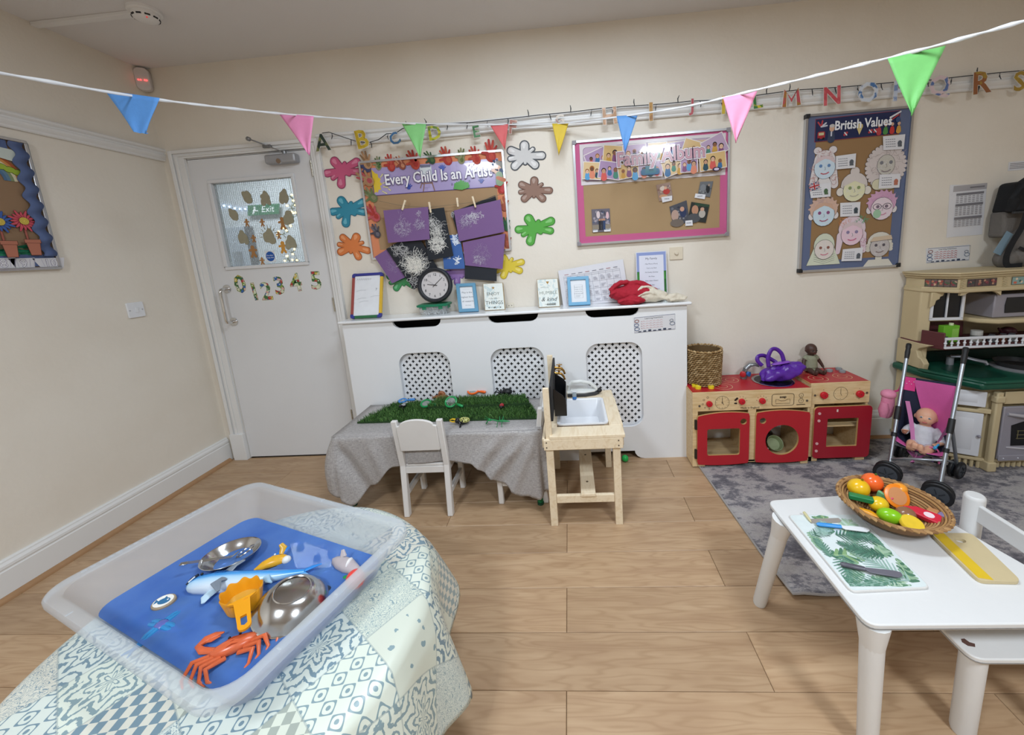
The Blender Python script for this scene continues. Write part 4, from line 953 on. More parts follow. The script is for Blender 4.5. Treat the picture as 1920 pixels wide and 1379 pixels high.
p = Print(BACK, .0235, gloss); pt = lambda u, v: tuple(O+X*u+Y*v)
p.poly([pt(0,0),pt(1,0),pt(1,1),pt(0,1)], '2b3564')
for a, c in (((0,0),(1,1)),((0,1),(1,0))): p.line([pt(*a), pt(*c)], .008, 'd8d9e0'); p.line([pt(*a), pt(*c)], .003, 'b0343c')
for wd, c in ((.013,'d8d9e0'),(.008,'b0343c')): p.line([pt(0,.5), pt(1,.5)], wd, c); p.line([pt(.5,0), pt(.5,1)], wd, c)
tag(p.obj('paper_flag'), 'small paper union flag at the left edge of the tall board', 'flag')
# ---- notices and plates
def notice(lab, q, y, build, cat='notice', name='paper_notice', base='dcdde2', group=None):
 tt = thing(name, lab, cat, (q[0][0], y, q[0][1]), group=group)
 d = -y
 obj('sheet', MB().use(gloss(base)).prism(q, BACK, d, d+.0008), tt, smooth=0)
 O = Vector(q[3]); X = Vector(q[2])-O; Y = Vector(q[0])-O
 fr = Frame((O.x, -d-.001, O.y), (X.x, 0, X.y), (0,0,1)); p = Print(fr, 0, gloss, .00006); build(p, X.length, Y.length); p.obj('lettering', tt)
def intentions(dark):
 def f(p, w_, h_):
  p.line([(.003,.003),(w_-.003,.003),(w_-.003,h_-.003),(.003,h_-.003)], .0022, '4a5a78', True)
  p.text('Learning Intentions', w_*.26, h_*.82, h_*.16, '2f3440', sx=.9)
  for k in range(4):
   x = w_*.2; y = h_*(.66-.14*k); p.disc(w_*.18, y+.003, .002, .002, 'a8404a')
   for j in range(6): p.line([(x+j*w_*.085, y), (x+j*w_*.085+w_*.03, y+.006), (x+j*w_*.085+w_*.065, y+.001)], .0026 if dark else .0018, 'b5343c' if dark else 'd9a8ac')
  for x, y, r, c in ((.07,.75,.012,'8a4a44'),(.06,.5,.013,'3a5a86'),(.07,.25,.014,'3a5a86'),(.92,.4,.014,'6a7a90'),(.9,.6,.010,'8a8f98')): p.line(circ(w_*x, h_*y, r, 10, r*.7), .003, c, True)
  for j in range(7): p.rect(w_*(.1+.12*j), w_*(.1+.12*j+.07), h_*.05, h_*(.1+.03*(j % 3)), '3f4a60')
 return f
notice('pale learning intentions card on the cabinet front at right', [(2.801,.882),(3.036,.893),(3.041,.80),(2.805,.789)], -.1685, intentions(False))
notice('learning intentions card with red handwriting above the beige kitchen', [(4.51,1.162),(4.744,1.168),(4.754,1.079),(4.519,1.076)], -.001, intentions(True))
def rota(p, w_, h_):
 p.rect(w_*.04, w_*.96, h_*.86, h_*.97, 'aaa8ac'); p.rect(w_*.5, w_*.9, h_*.9, h_*.93, '77767c')
 for k, z in enumerate((.78, .58, .33)):
  p.rect(w_*.14, w_*.9, h_*z, h_*(z+.045), '7f7e84')
  for r in range(4 if k != 1 else 5):
   for j in range(7): p.rect(w_*(.15+.11*j), w_*(.15+.11*j+.07), h_*(z-.03-.035*r), h_*(z-.012-.035*r), 'a5a4aa')
notice('white printed timetable sheet on the wall right of the tall board', [(4.603,1.507),(4.798,1.495),(4.806,1.221),(4.615,1.216)], -.001, rota)
def lines(p, w_, h_):
 for r in range(4): p.rect(w_*.05, w_*.95, h_*(.2+.18*r), h_*(.28+.18*r), '8a8990')
notice('small printed notice on the wall at the far right', [(4.897,1.606),(5.017,1.608),(5.023,1.56),(4.898,1.559)], -.001, lines)
t = thing('wall_plate', 'square cream wall plate with round centre near the my family sheet', 'plate', (3.09, 0, 1.228))
obj('plate', MB().use(mat('ddd2bd', .45)).prism(rrect(3.054,3.131,1.19,1.264,.003), BACK, 0, .007), t, bevel=.0015)
obj('knob', MB().use(mat('d9cfbb', .35)).lathe([(0,0),(.011,0),(.011,.006),(.009,.009),(0,.0095)], (3.092,-.007,1.228), 18, Matrix.Rotation(PI/2, 4, 'X')), t)
t = thing('cable_outlet', 'tiny white cable outlet low on the wall above the shelf', 'outlet', (2.071,0,0.971))
cx, cz = (2.071,0.971)
obj('plate', MB().use(mat('ddd5c5', .45)).prism(rrect(cx-.022,cx+.022,cz-.014,cz+.014,.003), BACK, 0, .01), t, bevel=.0015)
for q in (-.008, .010): obj('screw', MB().use(mat('6a625a', .5)).prism(circ(cx+q, cz, .003, 8), BACK, .01, .0107), t)
# ================================================================== LETTER GARLAND ON A LIGHT CABLE
cab_pts = [(1.059,-0.045,2.053),(1.101,-0.045,2.055),(1.171,-0.045,2.026),(1.262,-0.045,1.99),(1.324,-0.045,1.979),(1.39,-0.045,1.991),(1.442,-0.045,2.019),(1.496,-0.045,2.017),(1.54,-0.045,2.04),(1.62,-0.045,2.047),(1.785,-0.045,2.045),(1.93,-0.045,2.039),(2.221,-0.045,2.043),(2.321,-0.045,2.046),(2.519,-0.045,2.047),(2.671,-0.045,2.051),(2.8,-0.045,2.051),(3.021,-0.045,2.046),(3.16,-0.045,2.048),(3.356,-0.045,2.039),(3.57,-0.045,2.05),(3.718,-0.045,2.056),(3.977,-0.045,2.05),(4.231,-0.045,2.051),(4.408,-0.045,2.046),(4.574,-0.045,2.05),(4.757,-0.045,2.052),(4.865,-0.045,2.052),(5.044,-0.045,2.057)]
t = thing('string_light_cable', 'thin dark string light cable looped along the picture rail', 'lights', cab_pts[0])
obj('cable', MB().use(mat('2c2f33', .6)).tube(cab_pts, .0022, 6), t)
def along(P, n):
 P = [Vector(p) for p in P]; L_ = [0]
 for a, c in zip(P, P[1:]): L_.append(L_[-1]+(c-a).length)
 out = []
 for i in range(n):
  s = L_[-1]*(i+.5)/n
  k = max(j for j in range(len(P)-1) if L_[j] <= s); f = (s-L_[k])/(L_[k+1]-L_[k]); out.append(P[k].lerp(P[k+1], f))
 return out
for i, q in enumerate(along(cab_pts, 34)):
 a = random.choice((1, 1, -1))
 obj('bulb', MB().use(mat('30343a', .5)).loft([(q, .0022), (q+Vector((random.uniform(-.006,.006),-.004,-.018*a)), .003), (q+Vector((random.uniform(-.008,.008),-.004,-.034*a)), .0016)], 6), t)
def paint(c1, c2):
 key = ('paint', c1, c2)
 if key not in MATS:
  def f(nt, N, L, b):
   tc = N.new('ShaderNodeTexCoord'); n = N.new('ShaderNodeTexNoise'); n.inputs['Scale'].default_value = 22; n.inputs['Detail'].default_value = 3
   L.new(tc.outputs['Object'], n.inputs['Vector'])
   L.new(ramp(N, L, n.outputs['Fac'], [(.40, c1), (.52, c1), (.58, c2)]), b.inputs['Base Color']); b.inputs['Roughness'].default_value = .3
  MATS[key] = node_mat('painted_card', f)
 return MATS[key]
def letter(ch, lo, hi, c1, c2, lab, rot=0, edge='d8d3cc', wide=1.0):
 (x0, z0), (x1, z1) = lo, hi
 vs, fs = text_polys(ch, 1, 0); H = max(v[1] for v in vs)-min(v[1] for v in vs); zb = min(v[1] for v in vs); xc = (max(v[0] for v in vs)+min(v[0] for v in vs))/2
 s = math.hypot(x1-x0, z1-z0)/H
 p = Print(Frame((x0, -.05, z0), (math.cos(rot),0,math.sin(rot)), (-math.sin(rot),0,math.cos(rot))), 0)
 if ch == 'M':
  h = s*H
  for wd_, m_ in ((.36, paper(edge)), (.24, paint(c1, c2))): p.line([(x*h, y*h) for x, y in ((-.48,0),(-.38,1),(0,.35),(.38,1),(.48,0))], wd_*h, m_); p.d += .0008
 for off, m_ in ((.04, paper(edge)), (.02, paint(c1, c2))):
  if ch == 'M': break
  p._m(m_); v2, f2 = text_polys(ch, 1, off); p.mb.add([p.fr((x-xc)*s*wide, (y-zb)*s, p.d) for x, y, z in v2], f2); p.d += .0008
 tag(p.obj('painted_letter'), lab, 'letter', 'painted letters along the picture rail')
letter('A', (1.055,1.958), (1.061,2.045), '2f3f38', '7a8050', 'dark green painted letter A above the door hinge', .02)
letter('B', (1.3,1.953), (1.296,2.049), 'c9ad34', 'b89a28', 'yellow painted letter B', .12)
letter('C', (1.499,1.958), (1.499,2.021), '3f6f9c', '5f9ab8', 'blue painted letter C left of the green flag', .4)
letter('D', (1.727,1.963), (1.73,2.037), 'c5c03a', '6f8a3c', 'yellow green painted letter D', .05)
letter('E', (1.969,1.958), (1.969,2.017), '3f7a4a', '8aa07a', 'green painted letter E', .08)
letter('F', (2.173,1.961), (2.181,2.028), '9a5a48', 'b58a78', 'brown painted letter F next to the red flag', -.15)
letter('G', (2.444,1.987), (2.444,2.037), 'c5b8a8', '8a5a4a', 'pale painted letter G above the yellow flag')
letter('H', (2.723,1.967), (2.72,2.05), 'a5743f', 'c59a78', 'tan painted letter H left of the blue flag', .03)
letter('I', (2.949,1.965), (2.957,2.055), 'b58a48', '9a6a34', 'gold brown painted letter I', 0)
letter('J', (3.167,1.975), (3.169,2.056), 'b5545c', '2f2a2e', 'red painted letter J with black top', 0)
letter('K', (3.37,1.969), (3.368,2.055), 'd8a03a', 'c9b03a', 'orange painted letter K mostly behind a pink flag', 0)
letter('L', (3.525,1.983), (3.534,2.057), '3f7a44', 'd8c840', 'green and yellow painted letter L', .1)
letter('M', (3.699,1.976), (3.704,2.056), 'bf545c', 'a8763a', 'red and gold painted letter M', .05)
letter('N', (3.91,1.967), (3.91,2.054), 'c24f58', 'd0666c', 'red painted letter N', .05)
letter('O', (4.101,1.966), (4.102,2.061), 'd0d8e2', '4f78ad', 'white and blue painted letter O above the tall board', .2)
letter('P', (4.254,1.959), (4.256,2.052), 'c5cfdf', '7f95c0', 'pale blue painted letter P behind the green flag', 0)
letter('Q', (4.458,1.952), (4.452,2.061), 'd9c5c9', '5f78ad', 'pink and blue painted letter Q', .1)
letter('R', (4.666,1.96), (4.667,2.063), '96603c', 'a88a3c', 'brown painted letter R', .08)
letter('S', (4.85,1.955), (4.853,2.046), 'a88a3a', 'c9b04a', 'gold painted letter S at the photo edge', .1)
# ================================================================== BUNTING
bt = thing('bunting', 'string of coloured fabric bunting flags stretched across the room', 'bunting', (2.444,-0.057,1.993))
SP = [(1.113,-1.502,1.783), (1.03,-1.367,1.83), (1.062,-1.082,1.877), (1.145,-0.867,1.911), (1.262,-0.565,1.968), (1.476,-0.268,2.017), (1.651,-0.153,2.024), (2.1,-0.066,2.008), (2.444,-0.058,1.988), (2.787,-0.247,1.94), (3.014,-0.498,1.881), (3.144,-0.721,1.838), (3.305,-0.919,1.807), (3.459,-1.118,1.777), (3.544,-1.301,1.748), (3.585,-1.381,1.739)]
rib = MB().use(mat('dfe1e4', .45));
P = [Vector(q) for q in SP]; fine = []
for i in range(len(P)-1):
 a = P[max(i-1,0)]; c = P[min(i+2,len(P)-1)]
 for k in range(8):
  u = k/8
  fine.append(.5*((2*P[i])+(P[i+1]-a)*u+(2*a-5*P[i]+4*P[i+1]-c)*u*u+(3*P[i]-a-3*P[i+1]+c)*u**3))
fine = [Vector((.01,-3.2,2.1))]+fine+[P[-1], Vector((6.29,-4.5,2.2))]
vs = []
for i, q in enumerate(fine):
 tw = .6*math.sin(i*.9); wd = .0045*(1+.35*math.sin(i*1.7))
 vs += [q+Vector((0, wd*math.sin(tw), wd*math.cos(tw))), q-Vector((0, wd*math.sin(tw), wd*math.cos(tw)))]
rib.add(vs, [(2*i, 2*i+1, 2*i+3, 2*i+2) for i in range(len(fine)-1)])
ro = obj('ribbon', rib, bt, label='twisted shiny white ribbon'); sd = ro.modifiers.new('s', 'SOLIDIFY'); sd.thickness = .002
def cloth_mat(col):
 m = mat(col, .6, 0, .05, 60, bump=.05, bscale=200, name='flag_fabric'); return m
def flag(col, a, c, tip, lab, fold=False):
 a, c, tip = Vector(a), Vector(c), Vector(tip); n = 10; vs = []; fs = []
 top = [a.lerp(c, i/n) for i in range(n+1)]; nrm = (c-a).cross(tip-a).normalized()
 rows = 10 if not fold else 8
 for j in range(rows+1):
  t_ = j/10
  for i in range(n+1):
   q = top[i].lerp(tip, t_)
   q = q+nrm*.004*math.sin(i*.9+j*.5)*t_*(1 if n else 0)
   vs.append(q)
 for j in range(rows):
  for i in range(n): k = j*(n+1)+i; fs.append((k, k+1, k+n+2, k+n+1))
 b = MB().use(cloth_mat(col)).add(vs, fs)
 if fold:
  lo = [vs[rows*(n+1)+i] for i in range(n+1)]
  b.add(lo+[q+nrm*.006+(top[i]-tip)*.03 for i, q in enumerate(lo)], [(i, i+1, n+2+i, n+1+i) for i in range(n)])
 o = obj('flag', b, bt, label=lab); s = o.modifiers.new('s', 'SOLIDIFY'); s.thickness = .0012
flag('5b9be6', (0.963,-1.073,1.906), (1.162,-1.089,1.86), (1.086,-1.107,1.725), 'blue flag with folded tip, leftmost', True)
flag('ea94c0', (1.176,-0.557,1.986), (1.347,-0.572,1.954), (1.312,-0.594,1.787), 'pink flag left of the letter A')
flag('86cc80', (1.579,-0.156,2.034), (1.715,-0.151,2.017), (1.673,-0.184,1.841), 'light green flag near the door')
flag('d8686a', (2.049,-0.068,2.014), (2.154,-0.063,2.007), (2.128,-0.089,1.867), 'red flag in the middle')
flag('dcbf3c', (2.4,-0.06,1.991), (2.492,-0.055,1.987), (2.428,-0.089,1.815), 'yellow flag in the middle')
flag('5a90cc', (2.734,-0.24,1.945), (2.839,-0.255,1.939), (2.766,-0.282,1.755), 'dull blue flag over the family board')
flag('ea94b4', (3.086,-0.704,1.836), (3.2,-0.738,1.837), (3.117,-0.755,1.654), 'pink flag right of the family board')
flag('77c46e', (3.409,-1.08,1.778), (3.51,-1.146,1.772), (3.433,-1.151,1.599), 'large green flag at right')
# ================================================================== RUG
def _rug(nt, N, L, b):
 tc = N.new('ShaderNodeTexCoord')
 n1 = N.new('ShaderNodeTexNoise'); n1.inputs['Scale'].default_value = 5.5; n1.inputs['Detail'].default_value = 12; n1.inputs['Roughness'].default_value = .78; n1.inputs['Distortion'].default_value = .1
 mp = N.new('ShaderNodeMapping'); mp.inputs['Scale'].default_value = (1, 1.7, 1); L.new(tc.outputs['Object'], mp.inputs['Vector']); L.new(mp.outputs[0], n1.inputs['Vector'])
 c = ramp(N, L, n1.outputs['Fac'], [(.40, '615f65'), (.47, '7a777c'), (.51, 'a19c9c'), (.62, 'aca7a4'), (.75, '9a948f')])
 n2 = N.new('ShaderNodeTexNoise'); n2.inputs['Scale'].default_value = 180; L.new(tc.outputs['Object'], n2.inputs['Vector'])
 L.new(mixc(N, L, .25, c, n2.outputs['Fac'], 'OVERLAY'), b.inputs['Base Color'])
 b.inputs['Roughness'].default_value = .95; b.inputs['Specular IOR Level'].default_value = .1
 n3 = N.new('ShaderNodeTexNoise'); n3.inputs['Scale'].default_value = 260; L.new(tc.outputs['Object'], n3.inputs['Vector'])
 bp = N.new('ShaderNodeBump'); bp.inputs['Strength'].default_value = .5; bp.inputs['Distance'].default_value = .004
 L.new(n3.outputs['Fac'], bp.inputs['Height']); L.new(bp.outputs[0], b.inputs['Normal'])
RUG = node_mat('mottled_grey_rug', _rug)
rg = thing('area_rug', 'mottled grey rug with its near corner curling up on the wooden floor', 'rug', (4.3,-.65,0))
nx, ny = 60, 26; vs = []
def rugpt(i, j):
 u, v = i/nx, j/ny
 xl = 3.125+.062*(1-v); x = xl+(5.5-xl)*u; y = -1.14+.02*u*4*(1-u)+1.10*v-.0*u
 z = .006
 dx = x-3.187; dy = y+1.14
 if v < .25: z += .018*math.exp(-((dx-.02)/.08)**2)*max(0, 1-v/.18)+.010*max(0, 1-v/.12)*math.exp(-((dx-.25)/.12)**2)
 return (x, y, z)
for j in range(ny+1):
 for i in range(nx+1): vs.append(rugpt(i, j))
m_ = MB().use(RUG).add(vs, [(j*(nx+1)+i, j*(nx+1)+i+1, (j+1)*(nx+1)+i+1, (j+1)*(nx+1)+i) for j in range(ny) for i in range(nx)])
o = obj('pile', m_, rg); sd = o.modifiers.new('s', 'SOLIDIFY'); sd.thickness = .005; sd.offset = -1
ed = [rugpt(0, j) for j in range(ny, -1, -1)]+[rugpt(i, 0) for i in range(1, nx+1)]
obj('edge_binding', MB().use(mat('a19c99', .9)).loft([(Vector(q)-Vector((0,0,.001)), .0045) for q in ed], 6), rg, label='pale stitched edge binding')
# ================================================================== INSECT TABLE
CLOTH = None
def _greycloth(nt, N, L, b):
 tc = N.new('ShaderNodeTexCoord')
 def st(sc):
  mp = N.new('ShaderNodeMapping'); mp.inputs['Scale'].default_value = sc; L.new(tc.outputs['UV'], mp.inputs['Vector'])
  n = N.new('ShaderNodeTexNoise'); n.inputs['Scale'].default_value = 1; n.inputs['Detail'].default_value = 5; n.inputs['Roughness'].default_value = .7; L.new(mp.outputs[0], n.inputs['Vector']); return n.outputs['Fac']
 a = st((55, 420, 1)); c = st((330, 60, 1))
 f = mth(N, L, 'ADD', mth(N, L, 'MULTIPLY', a, .62), mth(N, L, 'MULTIPLY', c, .38))
 L.new(ramp(N, L, f, [(.36, '807c7c'), (.5, 'a6a2a1'), (.64, 'c6c3c1')]), b.inputs['Base Color'])
 b.inputs['Roughness'].default_value = .5
GREYC = node_mat('woven_grey_oilcloth', _greycloth)
tb = thing('low_table', 'low table with green metal legs under the grey cloth', 'table', (1.73,-.39,0))
obj('tabletop', MB().use(mat('b9b2a4', .5)).box(1.20, 2.25, -.585, -.195, .395, .42), tb, bevel=.004)
GRN = mat('1e7a4c', .35, .1, .05, name='green_metal')
for x, y in ((1.212,-.545), (2.235,-.575), (1.23,-.215), (2.22,-.215)):
 lg = obj('leg', MB().use(GRN).cyl((x,y,.012),(x,y,.396), .0145, n=16), tb)
 obj('foot', MB().use(mat('1b4a34', .6)).cyl((x,y,0),(x,y,.014), .017, n=16), lg)
# cloth
c0, c1, c2, c3 = Vector((1.185,-.185)), Vector((1.19,-.60)), Vector((2.262,-.603)), Vector((2.262,-.20))
path = []
def seg(a, c, n, nrm0, nrm1, k):
 for i in range(n): t_ = i/n; path.append((a.lerp(c, t_), Vector(nrm0).lerp(Vector(nrm1), t_).normalized(), k+t_))
seg(c0, c1+Vector((0,.03)), 16, (-1,.0), (-1,-.1), 0)
for i in range(9): a = i/9; path.append((c1+Vector((.03-.03*math.cos(a*PI/2), .03-.03*math.sin(a*PI/2))), Vector((-math.cos(a*PI/2), -math.sin(a*PI/2))), 1+a))
seg(c1+Vector((.03,0)), c2+Vector((-.03,0)), 70, (0,-1), (0,-1), 2)
for i in range(9): a = i/9; path.append((c2+Vector((-.03+.03*math.sin(a*PI/2), .03-.03*math.cos(a*PI/2))), Vector((math.sin(a*PI/2), -math.cos(a*PI/2))), 3+a))
seg(c2+Vector((0,.03)), c3, 16, (1,-.1), (1,0), 4)
def interp(tab, x):
 for (a, fa), (c, fc) in zip(tab, tab[1:]):
  if x <= c: t_ = (x-a)/(c-a); t_ = t_*t_*(3-2*t_); return fa+(fc-fa)*t_
 return tab[-1][1]
def hemlen(k, p):
 if k < 1: return interp([(0,.17),(.6,.22),(1,.26)], k)
 if k < 2: return interp([(1,.26),(2,.32)], k)
 if k < 3: return interp([(1.2,.32),(1.265,.365),(1.38,.265),(1.50,.168),(1.62,.148),(1.78,.143),(1.90,.155),(2.05,.27),(2.15,.345),(2.23,.352)], p.x)
 if k < 4: return .352-.042*(k-3)
 return interp([(4,.31),(4.35,.10),(5,.05)], k)
rows = 26; vs = []; fs = []; uvs = []
acc = 0; prev = None
for (p, n, k) in path:
 acc += (p-prev).length if prev is not None else 0; prev = p
 Ln = hemlen(k, p)
 for r in range(rows+1):
  t_ = r/rows; d = Ln*t_
  out = .008+.012*t_
  # hanging folds: cone from the left corner, two diagonal creases at right
  if k < 3:
   cl = math.exp(-((k-1.2)/.75)**2) if k < 2 else math.exp(-((p.x-1.16)/.10)**2)
   out += .055*cl*math.sin(min(1, t_*1.15)*PI*.62)
  if 2 <= k < 3:
   out += -.024*math.exp(-((p.x-1.19-.55*d)/.035)**2)*min(1, t_*4)*(1 if p.x < 1.5 else 0)
   for xa, sl, am, wd in ((1.98,-.75,.024,.035),(2.10,-.9,.028,.03),(2.19,-.45,.02,.022),(2.25,-.15,.02,.02),(1.42,.3,.012,.03)):
    out += am*math.exp(-((p.x-xa-sl*(d-.12))/wd)**2)*min(1, t_*3)
   out += .006*math.sin(p.x*23+d*9)*t_
  elif k >= 3:
   out += .018*math.sin((k-3)*9+.6)*t_+.015*t_
  q = p+n*out
  zz = .426-d+(.008*max(0, 1-r/2))
  if r == 0: q = p+n*.001; zz = .4275
  vs.append((q.x, q.y, max(zz, .05))); uvs.append((acc, d))
W_ = rows+1
for i in range(len(path)-1):
 for r in range(rows): fs.append((i*W_+r, i*W_+r+1, (i+1)*W_+r+1, (i+1)*W_+r))
base = len(vs)
# top sheet
nxx, nyy = 24, 10
for j in range(nyy+1):
 for i in range(nxx+1):
  x = 1.187+(2.262-1.187)*i/nxx; y = -.601+(.41)*j/nyy
  vs.append((x, y, .4275+.0015*math.sin(i*1.3+j)*0)); uvs.append((x, y))
for j in range(nyy):
 for i in range(nxx): a = base+j*(nxx+1)+i; fs.append((a, a+1, a+nxx+2, a+nxx+1))
m_ = MB().use(GREYC).add(vs, fs)
me = bpy.data.meshes.new('m'); me.from_pydata(m_.v, [], m_.f); me.materials.append(GREYC)
ul = me.uv_layers.new(name='UVMap')
for lp in me.loops: ul.data[lp.index].uv = uvs[lp.vertex_index]
me.shade_smooth()
o = obj('table_cloth', me); sd = o.modifiers.new('s', 'SOLIDIFY'); sd.thickness = .0015
tag(o, 'grey woven wipe-clean cloth draped over the low insect table', 'tablecloth')
# grass mat
gt = thing('artificial_grass_mat', 'green artificial grass mat spread on the grey cloth', 'mat', (1.75,-.33,.43))
gpoly = [(1.245,-.455), (1.52,-.462), (1.9,-.478), (2.248,-.488), (2.20,-.33), (2.15,-.215), (1.75,-.20), (1.345,-.198)]
bk = MB().use(mat('23401c', .9, 0, .2, 60))
bk.prism(gpoly, FLOORF, .4295, .436)
bk.prism([(1.60,-.335), (2.19,-.345), (2.145,-.22), (1.62,-.207)], FLOORF, .4362, .460)
obj('backing', bk, gt, smooth=0)
def inside(poly, x, y):
 c = False; j = len(poly)-1
 for i in range(len(poly)):
  (xi, yi), (xj, yj) = poly[i], poly[j]
  if (yi > y) != (yj > y) and x < (xj-xi)*(y-yi)/(yj-yi)+xi: c = not c
  j = i
 return c
rg_ = random.Random(5)
bl_ = MB(); gm_ = [mat(c, .7, 0, 0) for c in ('446b32', '56823e', '365c2a', '6c964e', '7d965c')]
n = 0
while n < 9000:
 x, y = rg_.uniform(1.235, 2.255), rg_.uniform(-.495, -.195)
 if not inside(gpoly, x, y): continue
 z = .460 if inside([(1.60,-.335), (2.19,-.345), (2.145,-.22), (1.62,-.207)], x, y) else .436
 edge = not inside(gpoly, x, y-.012)
 a = rg_.uniform(0, 2*PI); h = rg_.uniform(.014, .026); w_ = rg_.uniform(.0009, .0016)
 lx, ly = rg_.gauss(0, .007), rg_.gauss(-.003, .007)
 dx, dy = math.cos(a)*w_, math.sin(a)*w_
 bl_.use(gm_[min(4, int(abs(rg_.gauss(0, 1.6))))])
 bl_.add([(x-dx,y-dy,z-.001),(x+dx,y+dy,z-.001),(x+dx*.8+lx*.5,y+dy*.8+ly*.5,z+h*.65),(x-dx*.8+lx*.5,y-dy*.8+ly*.5,z+h*.65),(x+lx*1.4,y+ly*1.4,z+h)], [(0,1,2,3),(3,2,4)])
 n += 1
obj('grass_blades', bl_, gt, smooth=0, weld=False, kind='stuff')
# ---- creatures and magnifiers on the grass
GZ = .452
def magnifier(lab, c, r, ang, ln, col, tilt=0, z=GZ):
 t = thing('magnifying_glass', lab, 'magnifier', (c[0], c[1], z), group='toy magnifying glasses on the grass')
 M = Matrix.Translation((c[0], c[1], z+r*math.sin(tilt)*.8)) @ Matrix.Rotation(tilt, 4, 'X') @ Matrix.Rotation(ang, 4, 'Z')
 pm = plastic(col, .3)
 ring = MB().use(pm);
 pr = [(r*1.0+.006*math.cos(a), .006*math.sin(a)) for a in [2*PI*k/8 for k in range(8)]]
 ring.lathe(pr, (0,0,0), 28, closed=True)
 ring.v = [tuple(M @ Vector(v)) for v in ring.v]
 obj('rim', ring, t)
 hb = MB().use(pm).loft([((r,0,0), .005), ((r+.012,0,.001), .0055), ((r+ln*.5,0,.002), .008), ((r+ln*.9,0,.002), .0085), ((r+ln,0,.002), .005)], 10)
 hb.v = [tuple(M @ Vector(v)) for v in hb.v]
 obj('handle', hb, t)
 ls = MB().use(mat('d5d9d6', .05, 0, 0, trans=.7, ior=1.3)).lathe([(0,-.003),(r*.6,-.0022),(r-.001,0),(r*.6,.0022),(0,.003)], (0,0,0), 24)
 ls.v = [tuple(M @ Vector(v)) for v in ls.v]
 obj('lens', ls, t)
magnifier('blue toy magnifying glass lying at the left of the grass', (1.397,-0.208), .021, .05, .055, '4a8ad0', .15)
magnifier('green toy magnifying glass at left with handle pointing right', (1.577,-0.299), .027, -.25, .045, '1f8a4c', .42, .458)
magnifier('green toy magnifying glass leaning on the other green one, larger lens showing', (1.732,-0.316), .031, -.42, .052, '1f9350', .75, .460)
magnifier('orange toy magnifying glass at the back of the grass', (1.824,-0.162), .031, -.28, .055, 'ee6a25', .28, .474)
def bug_legs(mb, c, ln, w_, ang, n=3, r=.0016, z=GZ, lift=.014):
 for s in (-1, 1):
  for k in range(n):
   a = ang+s*PI/2+(k-(n-1)/2)*.55*(-s)
   bx, by = c[0]+math.cos(ang)*(((n-1)/2-k)*w_*.8), c[1]+math.sin(ang)*(((n-1)/2-k)*w_*.8)
   mb.loft([((bx,by,z+.008), r*1.3), ((bx+math.cos(a)*ln*.5,by+math.sin(a)*ln*.5,z+lift), r*1.2), ((bx+math.cos(a)*ln*.8,by+math.sin(a)*ln*.8,z+.004), r), ((bx+math.cos(a)*ln,by+math.sin(a)*ln,z), r*.9)], 6)
# snail and tortoise-like brown shells
t = thing('toy_snail', 'brown toy snail at the back left of the grass', 'toy', (*(1.611,-0.164),GZ))
c = (1.621,-0.174)
m_ = MB().use(plastic('8a5a38', .5)); m_.loft([((c[0]-.05,c[1]-.01,GZ),.003),((c[0]-.03,c[1],GZ+.006),.008),((c[0],c[1],GZ+.007),.010),((c[0]+.03,c[1]+.01,GZ+.005),.006),((c[0]+.045,c[1]+.012,GZ+.002),.002)], 10)
obj('body', m_, t)
m_ = MB().use(plastic('9a5f3c', .45))
for k in range(14): a = k*.6; r = .020*(1-k/18); m_.ball((c[0]+.006+r*math.cos(a)*.7, c[1], GZ+.02+r*math.sin(a)*.6), .0125*(1-k/20), n=10, m=7)
obj('shell', m_, t)
m_ = MB().use(plastic('8a5a38', .5))
for q in (-.003,.004): m_.loft([((c[0]-.042,c[1]-.008+q,GZ+.006),.0018),((c[0]-.052,c[1]-.012+q*2,GZ+.02),.0012)], 6)
obj('antennae', m_, t)
t = thing('toy_tortoise', 'brown domed toy tortoise beside the snail', 'toy', (*(1.637,-0.192),GZ))
c = (1.634,-0.184); c = (c[0]+.012, c[1]-.012)
m_ = MB().use(mat('7d5c34', .5, 0, .4, 120)).lathe([(0,.024),(.012,.023),(.02,.017),(.025,.006),(.026,0),(0,0)], (c[0],c[1],GZ), 20, sx=1.25); obj('shell', m_, t)
m_ = MB().use(plastic('94703f', .5)).ball((c[0]-.036,c[1]-.004,GZ+.007), .009, .007, .006, 10, 8); obj('head', m_, t)
for sx in (-1,1):
 for sy in (-1,1): obj('foot', MB().use(plastic('94703f', .5)).ball((c[0]+sx*.022,c[1]+sy*.02,GZ+.001), .009, .006, .004, 8, 6), t)
# bee at left
c = (1.447,-0.309)
t = thing('toy_bee', 'small grey and black toy bee at the left front of the grass', 'toy', (*c,GZ))
m_ = MB().use(plastic('1d1e22')).ball((c[0],c[1],GZ+.012), .016, .012, .011, 14, 9); obj('body', m_, t)
obj('fuzz_band', MB().use(plastic('8f8d86', .8)).ball((c[0]+.004,c[1],GZ+.015), .010, .0118, .0105, 14, 9), t)
obj('head', MB().use(plastic('1d1e22')).ball((c[0]-.018,c[1]-.004,GZ+.011), .008, n=12, m=8), t)
for s in (-1,1): obj('wing', MB().use(mat('b9bcc2', .2, alpha=.75)).ball((c[0]+.008,c[1]+s*.014,GZ+.022), .016, .008, .0012, 12, 6, Matrix.Rotation(s*.5, 4, 'Z')), t)
m_ = MB().use(plastic('1d1e22')); bug_legs(m_, c, .022, .009, PI, z=GZ); obj('legs', m_, t)
